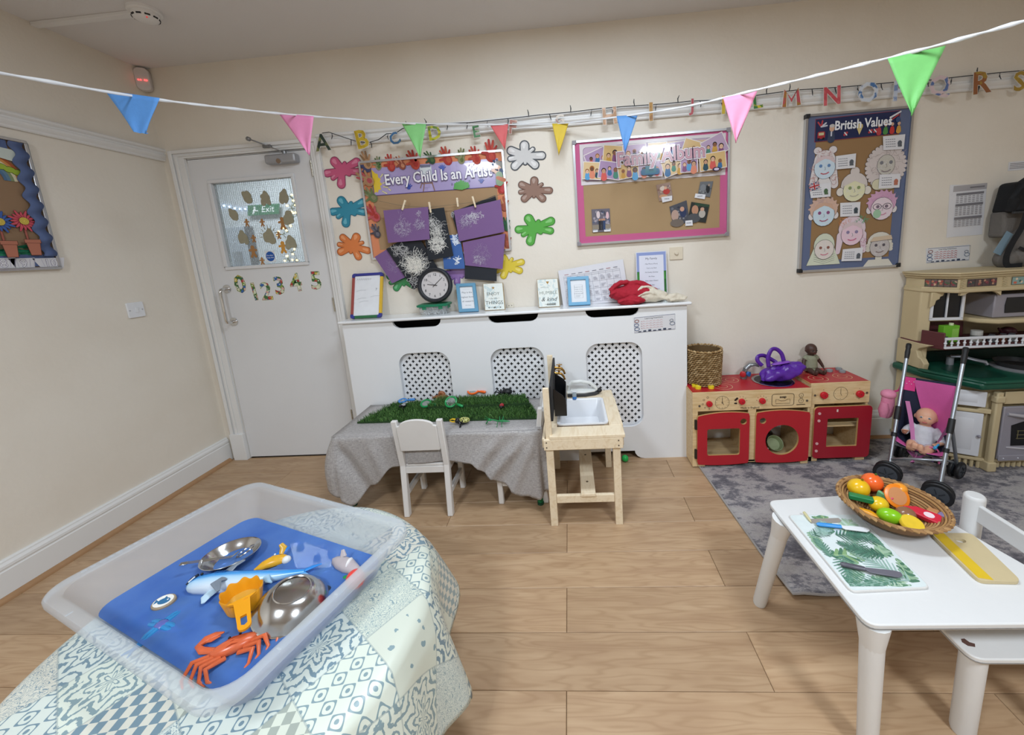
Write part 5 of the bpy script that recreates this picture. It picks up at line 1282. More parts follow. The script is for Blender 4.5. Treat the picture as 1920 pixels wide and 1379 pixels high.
# big black spider
c = (2.019,-0.184)
t = thing('toy_spider', 'large black toy spider at the back right of the grass', 'toy', (*c,GZ))
m_ = MB().use(mat('15161a', .5, 0, .3, 80)); m_.ball((c[0]+.018,c[1]+.004,GZ+.02), .030, .024, .02, 16, 10); obj('abdomen', m_, t)
obj('head', MB().use(mat('15161a', .5)).ball((c[0]-.02,c[1]-.004,GZ+.014), .018, .015, .012, 14, 8), t)
for s in (-1,1):
 for k in range(4):
  a = s*(.5+k*.62)+PI; x, y = c[0]-.012, c[1]-.002; m_ = MB().use(mat('15161a', .5))
  ln = .072 if k in (0,3) else .055
  m_.loft([((x,y,GZ+.014),.0038),((x+math.cos(a)*ln*.5,y+math.sin(a)*ln*.5,GZ+.03),.0032),((x+math.cos(a)*ln*.85,y+math.sin(a)*ln*.85,GZ+.008),.0026),((x+math.cos(a)*ln,y+math.sin(a)*ln,GZ),.0018)], 7); obj('leg', m_, t)
# ladybird
c = (2.034,-0.368)
t = thing('toy_ladybird', 'small red toy ladybird on the right of the grass', 'toy', (*c,GZ))
obj('body', MB().use(plastic('1c1a1c')).ball((c[0],c[1]-.008,GZ+.008), .011, .016, .008, 14, 8), t)
obj('wing_case', MB().use(mat('a8242c', .25, 0, .08, 60, coat=.4)).ball((c[0],c[1]+.003,GZ+.011), .013, .018, .011, 16, 9), t)
m_ = MB().use(plastic('161416'))
for x, y, z in ((-.006,.0,.0196),(.006,.0,.0196),(-.008,.011,.0165),(.008,.011,.0165),(0,-.008,.0198)): m_.ball((c[0]+x,c[1]+y,GZ+z), .0026, .0026, .0012, 8, 5)
obj('spots', m_, t, kind='stuff')
m_ = MB().use(plastic('161416')); bug_legs(m_, c, .018, .009, PI/2, z=GZ, lift=.010, r=.0011); obj('legs', m_, t)
# rhinoceros beetle: yellow horn, mottled wing case
cA = (1.846,-0.512)
t = thing('toy_beetle', 'black toy beetle with yellow horns and speckled yellow back on cloth', 'toy', (*cA,.429))
cx, cy = cA; zb = .432
obj('body', MB().use(plastic('17181a')).ball((cx+.004,cy,zb+.014), .038, .020, .013, 18, 10), t)
def _speck(nt, N, L, b):
 tc = N.new('ShaderNodeTexCoord'); v = N.new('ShaderNodeTexNoise'); v.inputs['Scale'].default_value = 210; v.inputs['Detail'].default_value = 3; L.new(tc.outputs['Object'], v.inputs['Vector'])
 L.new(ramp(N, L, v.outputs['Fac'], [(.44,'22241c'),(.5,'c3c66a'),(.6,'d8da8a')]), b.inputs['Base Color']); b.inputs['Roughness'].default_value = .3
obj('wing_case', MB().use(node_mat('speckled_shell', _speck)).ball((cx+.014,cy,zb+.019), .030, .020, .0155, 18, 10), t)
obj('thorax', MB().use(plastic('17181a')).ball((cx-.022,cy,zb+.018), .014, .017, .014, 14, 9), t)
m_ = MB().use(plastic('e0b422')); m_.loft([((cx-.030,cy,zb+.022),.006),((cx-.046,cy-.001,zb+.028),.004),((cx-.062,cy-.002,zb+.024),.0022)], 8); m_.loft([((cx-.034,cy,zb+.012),.005),((cx-.050,cy-.001,zb+.012),.0035),((cx-.064,cy-.001,zb+.018),.002)], 8)
obj('horns', m_, t, label='bright yellow horns', kind='stuff')
m_ = MB().use(plastic('17181a')); bug_legs(m_, (cx,cy), .042, .022, PI, z=.4295, r=.0024, lift=.018); obj('legs', m_, t)
# mantis
cA = (2.044,-0.529)
t = thing('toy_mantis', 'green toy praying mantis on the grey cloth', 'toy', (*cA,.429))
cx, cy = cA; G5 = plastic('1f7f45', .4)
obj('abdomen', MB().use(G5).loft([((cx-.004,cy,zb+.014),.004),((cx+.018,cy,zb+.014),.009),((cx+.04,cy,zb+.012),.007),((cx+.058,cy,zb+.010),.002)], 12, flat=.7), t)
obj('thorax', MB().use(G5).loft([((cx-.002,cy,zb+.014),.004),((cx-.03,cy,zb+.022),.004),((cx-.042,cy,zb+.024),.003)], 10), t)
obj('head', MB().use(G5).ball((cx-.046,cy,zb+.025), .006, .009, .005, 10, 7), t)
for s in (-1,1):
 obj('foreleg', MB().use(G5).loft([((cx-.036,cy+s*.004,zb+.02),.003),((cx-.052,cy+s*.012,zb+.024),.0032),((cx-.064,cy+s*.010,zb+.006),.0026),((cx-.058,cy+s*.008,zb+.001),.0014)], 8), t)
 obj('antenna', MB().use(G5).loft([((cx-.05,cy+s*.004,zb+.028),.0012),((cx-.072,cy+s*.014,zb+.036),.0008)], 5), t)
 for k in (0, 1): obj('leg', MB().use(G5).loft([((cx+.005+k*.012,cy+s*.004,zb+.012),.002),((cx+.002+k*.02,cy+s*.026,zb+.026),.002),((cx-.004+k*.026,cy+s*.038,.4295),.0014)], 7), t)
# ================================================================== WHITE WOODEN CHILDREN'S CHAIRS
CW = mat('e0ddda', .45, 0, .04, 12, bump=.05, bscale=50, name='white_painted_wood')
def wooden_chair(lab, loc, rot, group):
 t = thing('wooden_chair', lab, 'chair', loc, rot, group, local=True)
 for s in (-1, 1):
  x = s*.113
  obj('back_post', MB().use(CW).hexa([(x-.0145,-.136,0),(x+.0145,-.136,0),(x+.0145,-.106,0),(x-.0145,-.106,0)], [(x-.0145,-.108,.27),(x+.0145,-.108,.27),(x+.0145,-.078,.27),(x-.0145,-.078,.27)]).hexa([(x-.0145,-.108,.27),(x+.0145,-.108,.27),(x+.0145,-.078,.27),(x-.0145,-.078,.27)], [(x-.0145,-.138,.523),(x+.0145,-.138,.523),(x+.0145,-.114,.523),(x-.0145,-.114,.523)]), t, bevel=.004)
  obj('front_leg', MB().use(CW).box(x-.014, x+.014, .098, .126, 0, .262), t, bevel=.004)
  obj('side_stretcher', MB().use(CW).box(x-.009, x+.009, -.112, .1, .10, .128), t, bevel=.002)
  obj('side_rail', MB().use(CW).box(x-.009, x+.009, -.082, .1, .226, .262), t, bevel=.002)
 arc = [(-.0995,.365),(.0995,.365),(.0995,.50)]+[(.085*math.cos(a), .503+.032*math.sin(a)) for a in [PI*k/14 for k in range(15)]]+[(-.0995,.50)]
 bp = MB().use(CW).prism(arc, Frame((0,-.118,0),(1,0,0),(0,-.12,1)), -.034, -.018)
 F_ = Frame((0,-.080,0), (1,0,0), (0,-.112,1)); bp = MB().use(CW).prism(arc, F_, -.006, .008)
 obj('backrest', bp, t, bevel=.002)
 obj('back_rail', MB().use(CW).box(-.0995,.0995,-.104,-.088,.226,.262), t, bevel=.002)
 obj('front_rail', MB().use(CW).box(-.0995,.0995,.104,.12,.226,.262), t, bevel=.002)
 obj('seat', MB().use(CW).box(-.098,.098,-.10,.136,.262,.276).box(-.127,.127,-.076,.136,.262,.276), t, bevel=.004)
 return t
ch = wooden_chair('white wooden child chair with its curved back towards the camera', (1.667,-.522,0), 0, 'white wooden children chairs')
dup(ch, (2.140,-.445,0), PI/2, 'white wooden child chair mostly under the grey cloth, beside the play sink')
# ================================================================== PINE PLAY SINK
sk = thing('play_sink', 'pine toy sink unit with white basin and black splashboard', 'play sink', (2.47,-.48,0))
for x in (2.297, 2.603):
 for y in (-.742, -.258):
  obj('leg', MB().use(PINE).box(x, x+.034, y, y+.03, 0, .402 if y < -.5 else .42), sk, bevel=.0015)
obj('apron', MB().use(PINE).box(2.290, 2.648, -.757, -.743, .398, .449), sk, bevel=.002, label='front apron board with screw heads')
obj('apron', MB().use(PINE).box(2.297, 2.637, -.228, -.214, .398, .449), sk, bevel=.002)
for x in (2.283, 2.640): obj('side_apron', MB().use(PINE).box(x, x+.013, -.742, -.228, .404, .449), sk, bevel=.002)
for y0, y1, nm in ((-.757,-.66,'top_board'), (-.326,-.205,'top_board')):
 obj(nm, MB().use(PINE).box(2.318, 2.658, y0, y1, .449, .465), sk, bevel=.002)
obj('top_board', MB().use(PINE).box(2.597, 2.662, -.659, -.327, .449, .465), sk, bevel=.002)
obj('top_board', MB().use(PINE).box(2.300, 2.350, -.659, -.327, .449, .465), sk, bevel=.002)
obj('stretcher', MB().use(PINE).box(2.331, 2.603, -.736, -.718, .116, .154), sk, bevel=.002)
obj('stretcher', MB().use(PINE).box(2.331, 2.603, -.252, -.234, .116, .154), sk, bevel=.002)
obj('foot_plank', MB().use(PINE).box(2.447, 2.515, -.748, -.222, .154, .168), sk, bevel=.002, label='long plank between the stretchers')
sc = MB().use(mat('6a6258', .4, .7, 0))
for x, z in ((2.303,.436),(2.303,.412),(2.628,.436),(2.628,.412)): obj('screw', MB().use(mat('6a6258', .4, .7, 0)).cyl((x,-.7575,z),(x,-.756,z), .0035, n=8), sk)
for x, y in ((2.48,-.65),(2.482,-.40)): obj('screw', MB().use(mat('5a4a38', .6)).cyl((x,y,.1675),(x,y,.1687), .006, n=10), sk)
BAS = mat('e3e5e9', .25, 0, .01, 5, name='white_basin_plastic')
bs = MB().use(BAS); x0, x1, y0, y1 = 2.350, 2.596, -.652, -.330
def ring(i, z, r): return [Vector((x, y, z)) for x, y in rrect(x0+i, x1-i, y0+i, y1-i, r, 5)]
rgs = [ring(.0,.466,.022), ring(0,.472,.022), ring(.012,.472,.02), ring(.018,.466,.02), ring(.032,.375,.022), ring(.04,.37,.02)]
vs = [p for r in rgs for p in r]; n = len(rgs[0]); fs = []
for k in range(len(rgs)-1):
 for i in range(n): fs.append((k*n+i, k*n+(i+1) % n, (k+1)*n+(i+1) % n, (k+1)*n+i))
fs.append(tuple((len(rgs)-1)*n+i for i in range(n)))
bs.add(vs, fs); obj('basin', bs, sk, label='white plastic basin')
obj('back_post', MB().use(PINE).box(2.300, 2.330, -.744, -.728, .404, .690), sk, bevel=.003)
obj('back_post', MB().use(PINE).box(2.300, 2.330, -.315, -.299, .404, .722), sk, bevel=.003)
obj('splashboard', MB().use(mat('1f2023', .7, 0, .1)).box(2.331, 2.341, -.748, -.285, .535, .70), sk, bevel=.001, label='black chalkboard splashboard')
hb = MB().use(mat('141518', .35))
hb.prism([(-.63,.507),(-.44,.507),(-.44,.66),(-.63,.645)], Frame((2.342,0,0),(0,1,0),(0,0,1)), 0, .003)
hb.prism([(-.63,.507),(-.44,.507),(-.44,.595),(-.63,.585)], Frame((2.342,0,0),(0,1,0),(0,0,1)), .054, .058)
hb.box(2.342,2.40,-.63,-.44,.505,.509)
hb.prism([(2.342,.507),(2.40,.507),(2.40,.585),(2.385,.61),(2.342,.645)], Frame((0,-.63,0),(1,0,0),(0,0,1)), -.003, 0)
hb.prism([(2.342,.507),(2.40,.507),(2.40,.61),(2.385,.63),(2.342,.66)], Frame((0,-.44,0),(1,0,0),(0,0,1)), 0, .003)
obj('holder_box', hb, sk, bevel=.001, label='black open box on the splashboard')
for y, z in ((-.335,.655), (-.40,.645)):
 tp = MB().use(BRASS)
 tp.loft([((2.341,y,z),.007),((2.365,y,z),.007),((2.378,y,z-.004),.0065),((2.39,y,z-.02),.006),((2.394,y,z-.036),.0065)], 12)
 tp.cyl((2.341,y,z),(2.346,y,z), .012, n=14); tp.cyl((2.366,y,z),(2.366,y,z+.016), .005, n=10)
 tp.cyl((2.366,y-.016,z+.017),(2.366,y+.016,z+.017), .003, n=8); tp.cyl((2.350,y,z+.017),(2.382,y,z+.017), .003, n=8)
 obj('brass_tap', tp, sk, label='small brass tap with cross handle')
# toy iron
t = thing('toy_iron', 'white and dark grey toy iron on the back of the play sink', 'toy', (2.50,-.265,.466))
sp = [(2.40,-.30),(2.40,-.225),(2.50,-.222),(2.56,-.24),(2.585,-.262),(2.56,-.285),(2.50,-.302)]
obj('soleplate', MB().use(mat('3a3d42', .35)).prism(sp, FLOORF, .4655, .484), t, bevel=.003, label='dark grey soleplate')
ib = MB().use(mat('dfe1de', .3))
ib.prism([(2.40,-.298),(2.40,-.228),(2.50,-.226),(2.555,-.243),(2.57,-.262),(2.555,-.282),(2.50,-.299)], FLOORF, .484, .496)
obj('body', ib, t, bevel=.004)
obj('handle', MB().use(mat('dfe1de', .3)).loft([((2.41,-.262,.49),.012),((2.41,-.262,.525),.011),((2.43,-.262,.542),.011),((2.48,-.262,.545),.011),((2.53,-.262,.535),.010),((2.562,-.262,.505),.009),((2.57,-.262,.49),.008)], 12), t)
obj('toe_cap', MB().use(BLACK).ball((2.583,-.262,.487), .016, .016, .013, 14, 9), t)
t = thing('soap_dispenser', 'small clear dispenser with blue base on the basin rim', 'dispenser', (2.44,-.338,.47))
obj('base', MB().use(mat('3f82d0', .25)).lathe([(0,.472),(.011,.472),(.012,.476),(.012,.487),(0,.488)], (2.44,-.342,0), 16, sy=.7), t)
obj('bottle', MB().use(mat('cfdbe2', .1, trans=.5)).lathe([(0,.488),(.012,.488),(.012,.505),(.007,.512),(0,.512)], (2.44,-.342,0), 16, sy=.7), t)
obj('nozzle', MB().use(mat('dfe3e6', .3)).box(2.424,2.456,-.348,-.337,.512,.519), t, bevel=.002)
c = (2.725,-0.198)
tag(obj('toy_ball', MB().use(plastic('1fae52', .3)).ball((c[0], c[1], .0205), .0205, n=24, m=16)), 'small green plastic ball on the floor in front of radiator cabinet', 'ball')
# ================================================================== THINGS ON THE CABINET SHELF
SZ = .957
def lean(O, X, T):
 O, X, T = Vector(O), Vector(X), Vector(T); f = Frame(O, X-O, T-O); return f, (X-O).length, (T-O).length
# whiteboard
F_, w_, h_ = lean((1.096,-0.11,0.964), (1.292,-0.11,0.963), (1.101,-0.02,1.233))
F_.o.z = SZ+.002;
t = thing('whiteboard', 'small whiteboard with red blue yellow and green frame on shelf', 'whiteboard', F_.o)
obj('board', MB().use(mat('e4e7ec', .25)).prism([(.008,.008),(w_-.008,.008),(w_-.008,h_-.008),(.008,h_-.008)], F_, -.004, .004), t, smooth=0)
fw = .017
for nm, pl, c in (('frame_side', [(0,.026),(fw,.026),(fw,h_-.026),(0,h_-.026)], '9c4a44'), ('frame_side', [(w_-fw,.026),(w_,.026),(w_,h_-.026),(w_-fw,h_-.026)], 'd8b034'), ('frame_side', [(.026,0),(w_-.026,0),(w_-.026,fw),(.026,fw)], '2d6b42'), ('frame_side', [(.026,h_-fw),(w_-.026,h_-fw),(w_-.026,h_),(.026,h_)], '363a8a')):
 obj(nm, MB().use(plastic(c, .4)).prism(pl, F_, -.005, .009), t, bevel=.002)
for cx, cz, sx, sz in ((0,0,1,1),(w_,0,-1,1),(0,h_,1,-1),(w_,h_,-1,-1)):
 pl = [(cx+sx*.010,cz),(cx+sx*.026,cz),(cx+sx*.026,cz+sz*fw),(cx+sx*fw,cz+sz*fw),(cx+sx*fw,cz+sz*.026),(cx,cz+sz*.026),(cx,cz+sz*.010),(cx+sx*.004,cz+sz*.004)]
 obj('frame_corner', MB().use(plastic('363a8a', .4)).prism(pl, F_, -.006, .011), t, bevel=.001)
p = Print(F_, .005, paper, .00004)
for k in range(8): p.line([(.03+k*.012, h_-.045), (.034+k*.012, h_-.032), (.037+k*.012, h_-.04)], .0016, '8d9298')
for k, (x, z) in enumerate(((.03,.17),(.035,.12),(.05,.1),(.12,.13))): p.line([(x,z),(x+.03,z+.008),(x+.06,z+.006)], .0012, 'b5bac0')
p.text('7', w_-.045, h_*.6, .022, '8d9298'); p.obj('writing', t)
# tub
t = thing('storage_tub', 'clear plastic tub of white shreds with green lid under the clock', 'tub', (1.61,-.085,SZ))
tx0, tx1, ty0, ty1 = 1.53, 1.71, -.14, -.035
def tubring(i, z, r=.016): return [Vector((x, y, z)) for x, y in rrect(tx0+i, tx1-i, ty0+i, ty1-i, r, 4)]
def rings_mesh(mb, R, cap=True):
 vs = [p for r in R for p in r]; n = len(R[0]); fs = []
 for k in range(len(R)-1):
  for i in range(n): fs.append((k*n+i, k*n+(i+1) % n, (k+1)*n+(i+1) % n, (k+1)*n+i))
 if cap: fs.append(tuple(range(n))[::-1]); fs.append(tuple((len(R)-1)*n+i for i in range(n)))
 return mb.add(vs, fs)
obj('body', rings_mesh(MB().use(mat('e8eef0', .1, 0, 0, alpha=.28)), [tubring(.014,SZ+.001), tubring(.008,SZ+.012), tubring(.004,SZ+.055)]), t)
sh = MB(); r5 = random.Random(9)
for k in range(130):
 q = Vector((r5.uniform(tx0+.022,tx1-.022), r5.uniform(ty0+.018,ty1-.018), r5.uniform(SZ+.006,SZ+.048))); d = Vector((r5.gauss(0,1),r5.gauss(0,1),r5.gauss(0,.6))).normalized()*.014
 sh.use(mat(r5.choice(('e6e7ea','cfd2d8','b5b9c2','f0f1f2')), .6, 0, 0)); sh.bar(q-d, q+d, .006, .0015)
obj('paper_shreds', sh, t, smooth=0, kind='stuff')
ld = rings_mesh(MB().use(plastic('1f7d5a', .35)), [tubring(-.004,SZ+.052), tubring(-.006,SZ+.062), tubring(.002,SZ+.066), tubring(.012,SZ+.066), tubring(.016,SZ+.063)])
obj('lid', ld, t, label='green clip lid')
for x in (tx0+.03, tx1-.05): obj('clip', MB().use(plastic('1f7d5a', .35)).box(x, x+.024, ty0+.0, ty0+.004, SZ+.036, SZ+.06), t, bevel=.001)
for x in (tx0-.002, tx1-.004): obj('clip', MB().use(plastic('1f7d5a', .35)).box(x, x+.006, -.105, -.07, SZ+.036, SZ+.06), t, bevel=.001)
# clock
CC = Vector((1.635,-0.08,1.152)); CR = .107
CC.z = SZ+.068+CR
FC = Frame(CC, (1,0,-.03), (.03,.18,1))
t = thing('wall_clock', 'round black wall clock propped on the green lidded tub', 'clock', (CC.x, CC.y, SZ+.068))
def lathe_on(mb, prof, fr, n=36):
 k = len(prof); vs = [fr(r*math.cos(2*PI*j/n), r*math.sin(2*PI*j/n), d) for r, d in prof for j in range(n)]; fs = []
 for i in range(k-1):
  for j in range(n): fs.append((i*n+j, i*n+(j+1) % n, (i+1)*n+(j+1) % n, (i+1)*n+j))
 fs.append(tuple(range(n))[::-1]); fs.append(tuple((k-1)*n+j for j in range(n)))
 return mb.add(vs, fs)
lathe_on(b := MB().use(mat('24272d', .4)), [(CR*.95,-.012),(CR,-.006),(CR,.010),(CR*.96,.018),(CR*.88,.020),(CR*.86,.016),(CR*.80,.014),(CR*.775,.008),(CR*.77,.004)], FC, 48)
obj('case', b, t, label='black ridged clock case')
p = Print(FC, .005, paper, .00015); p.disc(0, 0, CR*.775, CR*.775, 'c9c5c6', n=40)
for k in range(12):
 a = PI/2-(k+1)*PI/6; p.text(str(k+1), CR*.61*math.cos(a), CR*.61*math.sin(a)-.0075, .022, '34363c', align='CENTER')
for k in range(60):
 a = k*PI/30; p.line([(CR*.73*math.cos(a), CR*.73*math.sin(a)), (CR*.75*math.cos(a), CR*.75*math.sin(a))], .0006, '55585e')
p.obj('dial', t, label='pale dial with black numerals')
for nm, a, l, w2 in (('hour_hand', math.radians(90-277), .045, .004), ('minute_hand', math.radians(90-46), .066, .0032), ('second_hand', math.radians(90-305), .062, .0012)):
 q = Print(FC, {'hour_hand':.0085,'minute_hand':.0095,'second_hand':.0105}[nm]); q.cap(-.014*math.cos(a), -.014*math.sin(a), l*math.cos(a), l*math.sin(a), w2/2, w2/3, '24262b'); q.obj(nm, t)
# photo frames and plaques
def picframe(lab, O, X, T, col, fwid, txt, name='photo_frame', group=None, th=.012):
 F_, w_, h_ = lean(O, X, T); F_.o.z = SZ+.002
 t = thing(name, lab, 'frame', F_.o, group=group)
 obj('frame', plate_mesh([(0,0),(w_,0),(w_,h_),(0,h_)], [[(fwid,fwid),(w_-fwid,fwid),(w_-fwid,h_-fwid),(fwid,h_-fwid)]], F_, -.004, th, mat(col, .5, 0, .05, 20)), t, bevel=.0015)
 obj('back_panel', MB().use(mat('8a7a66', .8)).prism([(.003,.003),(w_-.003,.003),(w_-.003,h_-.003),(.003,h_-.003)], F_, -.007, -.004), t, smooth=0)
 p = Print(F_, .001, gloss); p.rect(fwid*.9, w_-fwid*.9, fwid*.9, h_-fwid*.9, 'e3e6ea'); txt(p, w_, h_); p.obj('picture', t)
def t1(p, w_, h_):
 for s, y, z in (('Play is the', .66, .0155), ('highest form', .50, .0150), ('of research', .35, .0155)): p.text(s, w_/2, h_*y, z, '5d6673', align='CENTER')
 p.text('Albert Einstein', w_/2, h_*.23, .006, '5d6673', align='CENTER')
 p.line([(w_*.3,h_*.8),(w_*.7,h_*.8)], .0006, '9aa2ad')
def t2(p, w_, h_):
 p.line([(w_*.31,h_*.26),(w_*.69,h_*.26),(w_*.69,h_*.72),(w_*.31,h_*.72)], .001, '5d6673', True)
 for k, s in enumerate(('Forget me not', 'Forget all the', 'reasons why', 'it will not work')): p.text(s, w_/2, h_*(.63-.075*k), .0085, '6a7280', align='CENTER')
 for k in range(3): p.line([(w_*.36,h_*(.36-.03*k)),(w_*(.6-.03*k),h_*(.36-.03*k))], .0009, '8a919c')
BLU = '5f95b5'
picframe('blue photo frame lettered about play, next to the clock', (1.772,-0.1,0.967), (1.893,-0.1,0.966), (1.75,-0.03,1.134), BLU, .020, t1)
picframe('brighter blue photo frame in front of the tilted timetable', (2.435,-0.09,0.966), (2.565,-0.09,0.965), (2.434,-0.02,1.13), '6aa5c9', .019, t2)
def plaque(lab, O, X, T, body):
 F_, w_, h_ = lean(O, X, T); F_.o.z = SZ+.002
 t = thing('wooden_plaque', lab, 'plaque', F_.o)
 obj('block', MB().use(mat('a8936e', .6)).prism([(0,0),(w_,0),(w_,h_),(0,h_)], F_, -.018, .0), t, bevel=.001)
 def mk(nt, N, L, b):
  tc = N.new('ShaderNodeTexCoord'); n = N.new('ShaderNodeTexNoise'); n.inputs['Scale'].default_value = 16; n.inputs['Detail'].default_value = 6; n.inputs['Distortion'].default_value = 2; L.new(tc.outputs['Object'], n.inputs['Vector'])
  L.new(ramp(N, L, n.outputs['Fac'], [(.35,'dfe6e2'),(.52,'e4e8e2'),(.62,'bccfd2'),(.7,'dfe5e2')]), b.inputs['Base Color']); b.inputs['Roughness'].default_value = .5
 p = Print(F_, .0005); p.rect(.003, w_-.003, .003, h_-.003, node_mat('washed_marble_print', mk)); body(p, w_, h_); p.obj('front_print', t)
def b1(p, w_, h_):
 st = [(.5*w_+(.011 if k % 2 == 0 else .0045)*math.cos(PI/2+k*PI/5), h_*.82+(.011 if k % 2 == 0 else .0045)*math.sin(PI/2+k*PI/5)) for k in range(10)]; p.poly(st, 'a8823f')
 p.text('ENJOY', w_*.47, h_*.55, .027, '5d5f58', align='CENTER'); p.text('+ the little +', w_*.5, h_*.41, .013, '6d6f66', align='CENTER'); p.text('THINGS', w_/2, h_*.22, .030, '4f514c', align='CENTER')
 p.line([(w_*.2,h_*.1),(w_*.8,h_*.1)], .001, '4f514c'); p.rot(w_*.5, h_*.1, .014, .008, .3, '6d6f66'); p.poly([(w_*.17,h_*.1),(w_*.24,h_*.13),(w_*.24,h_*.07)], '4f514c'); p.poly([(w_*.83,h_*.1),(w_*.76,h_*.13),(w_*.76,h_*.07)], '4f514c')
def b2(p, w_, h_):
 p.poly([(w_*.42,h_*.90),(w_*.58,h_*.90),(w_*.5,h_*.80)], 'a8823f'); p.text('always be', w_*.35, h_*.68, .013, '9aa5a0', align='CENTER', shear=.3)
 p.text('HUMBLE', w_/2, h_*.45, .029, '8d948c', align='CENTER'); p.text('& kind', w_/2, h_*.21, .036, '4f514c', align='CENTER', shear=.35)
 for k in range(7): p.cap(w_*(.4+.06*k), h_*.09, w_*(.44+.06*k), h_*.135, .002, .001, '4f514c'); p.cap(w_*(.4+.06*k), h_*.09, w_*(.44+.06*k), h_*.06, .002, .001, '4f514c')
 p.line([(w_*.3,h_*.1),(w_*.85,h_*.095)], .0012, '4f514c')
plaque('pale plaque with a gold star reading enjoy the little things', (1.926,-0.085,0.969), (2.05,-0.085,0.968), (1.916,-0.03,1.13), b1)
plaque('pale plaque reading humble and kind', (2.255,-0.085,0.969), (2.384,-0.085,0.968), (2.249,-0.03,1.136), b2)
# tilted timetable
q = [(2.381,-0.02,1.169), (2.774,-0.02,1.211), (2.801,-0.045,0.958), (2.401,-0.045,0.955)]
F_ = Frame(q[3], Vector(q[2])-Vector(q[3]), Vector(q[0])-Vector(q[3])); F_ = Frame(q[3], Vector(q[2])-Vector(q[3]), (0,.12,1))
loc = lambda P: ((Vector(P)-F_.o).dot(F_.x), (Vector(P)-F_.o).dot(F_.y))
A, B_, C_, D_ = [loc(P) for P in q]
t = thing('timetable_sheet', 'tilted white timetable sheet leaning behind the brighter blue frame', 'notice', F_.o)
obj('sheet', MB().use(gloss('dcdde4')).prism([D_, C_, B_, A], F_, -.004, -.002), t, smooth=0)
p = Print(F_, -.0015, gloss, .00004); A, B_, C_, D_ = map(Vector, (A, B_, C_, D_))
G = lambda u, v: tuple((D_.lerp(C_, u)).lerp(A.lerp(B_, u), v))
for k in range(9): p.line([G(.07+.107*k, .06), G(.07+.107*k, .80)], .0012, '8d8f9c')
for v in (.06,.22,.40,.58,.76,.80): p.line([G(.07,v), G(.93,v)], .0012, '8d8f9c')
r6 = random.Random(4)
for k in range(8):
 p.line([G(.085+.107*k, .85), G(.15+.107*k, .85)], .0026, 'a55a62' if k % 3 == 0 else '6d7080')
 for v in (.10,.26,.44,.62):
  for j in range(r6.randint(1,4)): p.line([G(.085+.107*k, v+.03*j), G(.085+.107*k+r6.uniform(.04,.075), v+.03*j)], .0022, '9a9caa')
p.obj('grid_print', t)
# laminated my family sheet
q = [(2.851,-0.02,1.231), (3.029,-0.02,1.226), (3.025,-0.06,0.94), (2.846,-0.06,0.941)]
F_, w_, h_ = lean(q[3], q[2], q[0])
F_.o.z = SZ+.001
t = thing('family_song_sheet', 'glossy laminated my family sheet leaning behind the clothes', 'notice', F_.o)
obj('sheet', MB().use(gloss('d5d9e4')).prism([(0,0),(w_,0),(w_,h_),(0,h_)], F_, -.002, 0), t, smooth=0)
p = Print(F_, .0003, lambda c: mat(c, .08, 0, 0, coat=.6))
p.rect(.004,w_-.004,h_*.6,h_-.004,'8f9fd0'); p.rect(.004,w_-.004,.004,h_*.6,'2f6a3a')
for x in (.01,.02,w_-.02,w_-.012): p.cap(x, h_*.45, x, h_*.58, .006, .003, '3f8a3f')
p.rect(.018,w_-.018,.01,h_-.022,'dde0ee')
p.text('My Family', w_/2, h_*.84, .017, '3c4152', align='CENTER')
for k, s in enumerate(('Mae Mama (Mum)', 'Tad is my Dad', 'Mr Daddy (Daddy)', 'Mr Mum', 'New sister (Sister)', 'Mr boy', 'My brother (Brother)')): p.text(s, w_/2, h_*(.74-.085*k), .010, '4c5264', align='CENTER')
p.obj('print', t)
# heaps of cloth
def bundle(x0, x1, y0, y1, top, seed, n, m_):
 r = random.Random(seed); b = MB().use(m_); cx, cy, L_, W2 = (x0+x1)/2, (y0+y1)/2, (x1-x0)/2, (y1-y0)/2
 b.ball((cx, cy, SZ+.40*top(0)), L_*.86, W2*.85, .40*top(0), 18, 10)
 for k in range(n):
  v = r.uniform(-.8, .8); u0, u1 = r.uniform(-1, -.3), r.uniform(.3, 1); zt = r.uniform(.45, 1)*(1-.45*v*v); pts = []
  for i in range(7):
   t_ = i/6; u = u0+(u1-u0)*t_; hh = top(u)*zt*math.sin(PI*(.16+.70*t_))**.8; yy = cy+W2*.8*(v+.35*math.sin(3*t_+k)*(1 if v < 0 else -1))
   pts.append(((cx+L_*.93*u, min(max(yy, y0+.014), y1-.012), SZ+.016+max(0, hh-.02)), .016+.007*math.sin(2.6*t_+k)))
  b.loft(pts, 10, True, .62)
 me = fuse(b, .0045, 2)
 for q in me.vertices:
  c = q.co; e = .0045*noise.noise(c*38)+.002*noise.noise(c*95); q.co = c+q.normal*e; q.co.z = max(q.co.z, SZ+.001)
 return me
RED = mat('a81c30', .85, 0, .12, 60, bump=.15, bscale=300, name='red_jersey'); CRM = mat('d8cfbd', .85, 0, .08, 60, bump=.15, bscale=300, name='cream_jersey')
t = thing('red_garment', 'crumpled red garment heaped on the right end of shelf', 'clothes', (2.78,-.1,SZ))
obj('folds', bundle(2.665, 2.99, -.165, -.03, lambda u: .135-.03*u, 3, 13, RED), t)
obj('sleeve', bundle(2.70, 2.885, -.20, -.13, lambda u: .05-.01*u, 5, 5, RED), t)
t = thing('cream_garment', 'crumpled cream garment tangled with the red one on shelf', 'clothes', (2.95,-.1,SZ))
obj('folds', bundle(2.80, 3.03, -.175, -.06, lambda u: .095-.02*u, 8, 10, CRM), t)
obj('sleeve', bundle(2.97, 3.118, -.183, -.11, lambda u: .058-.01*u, 11, 5, CRM), t)
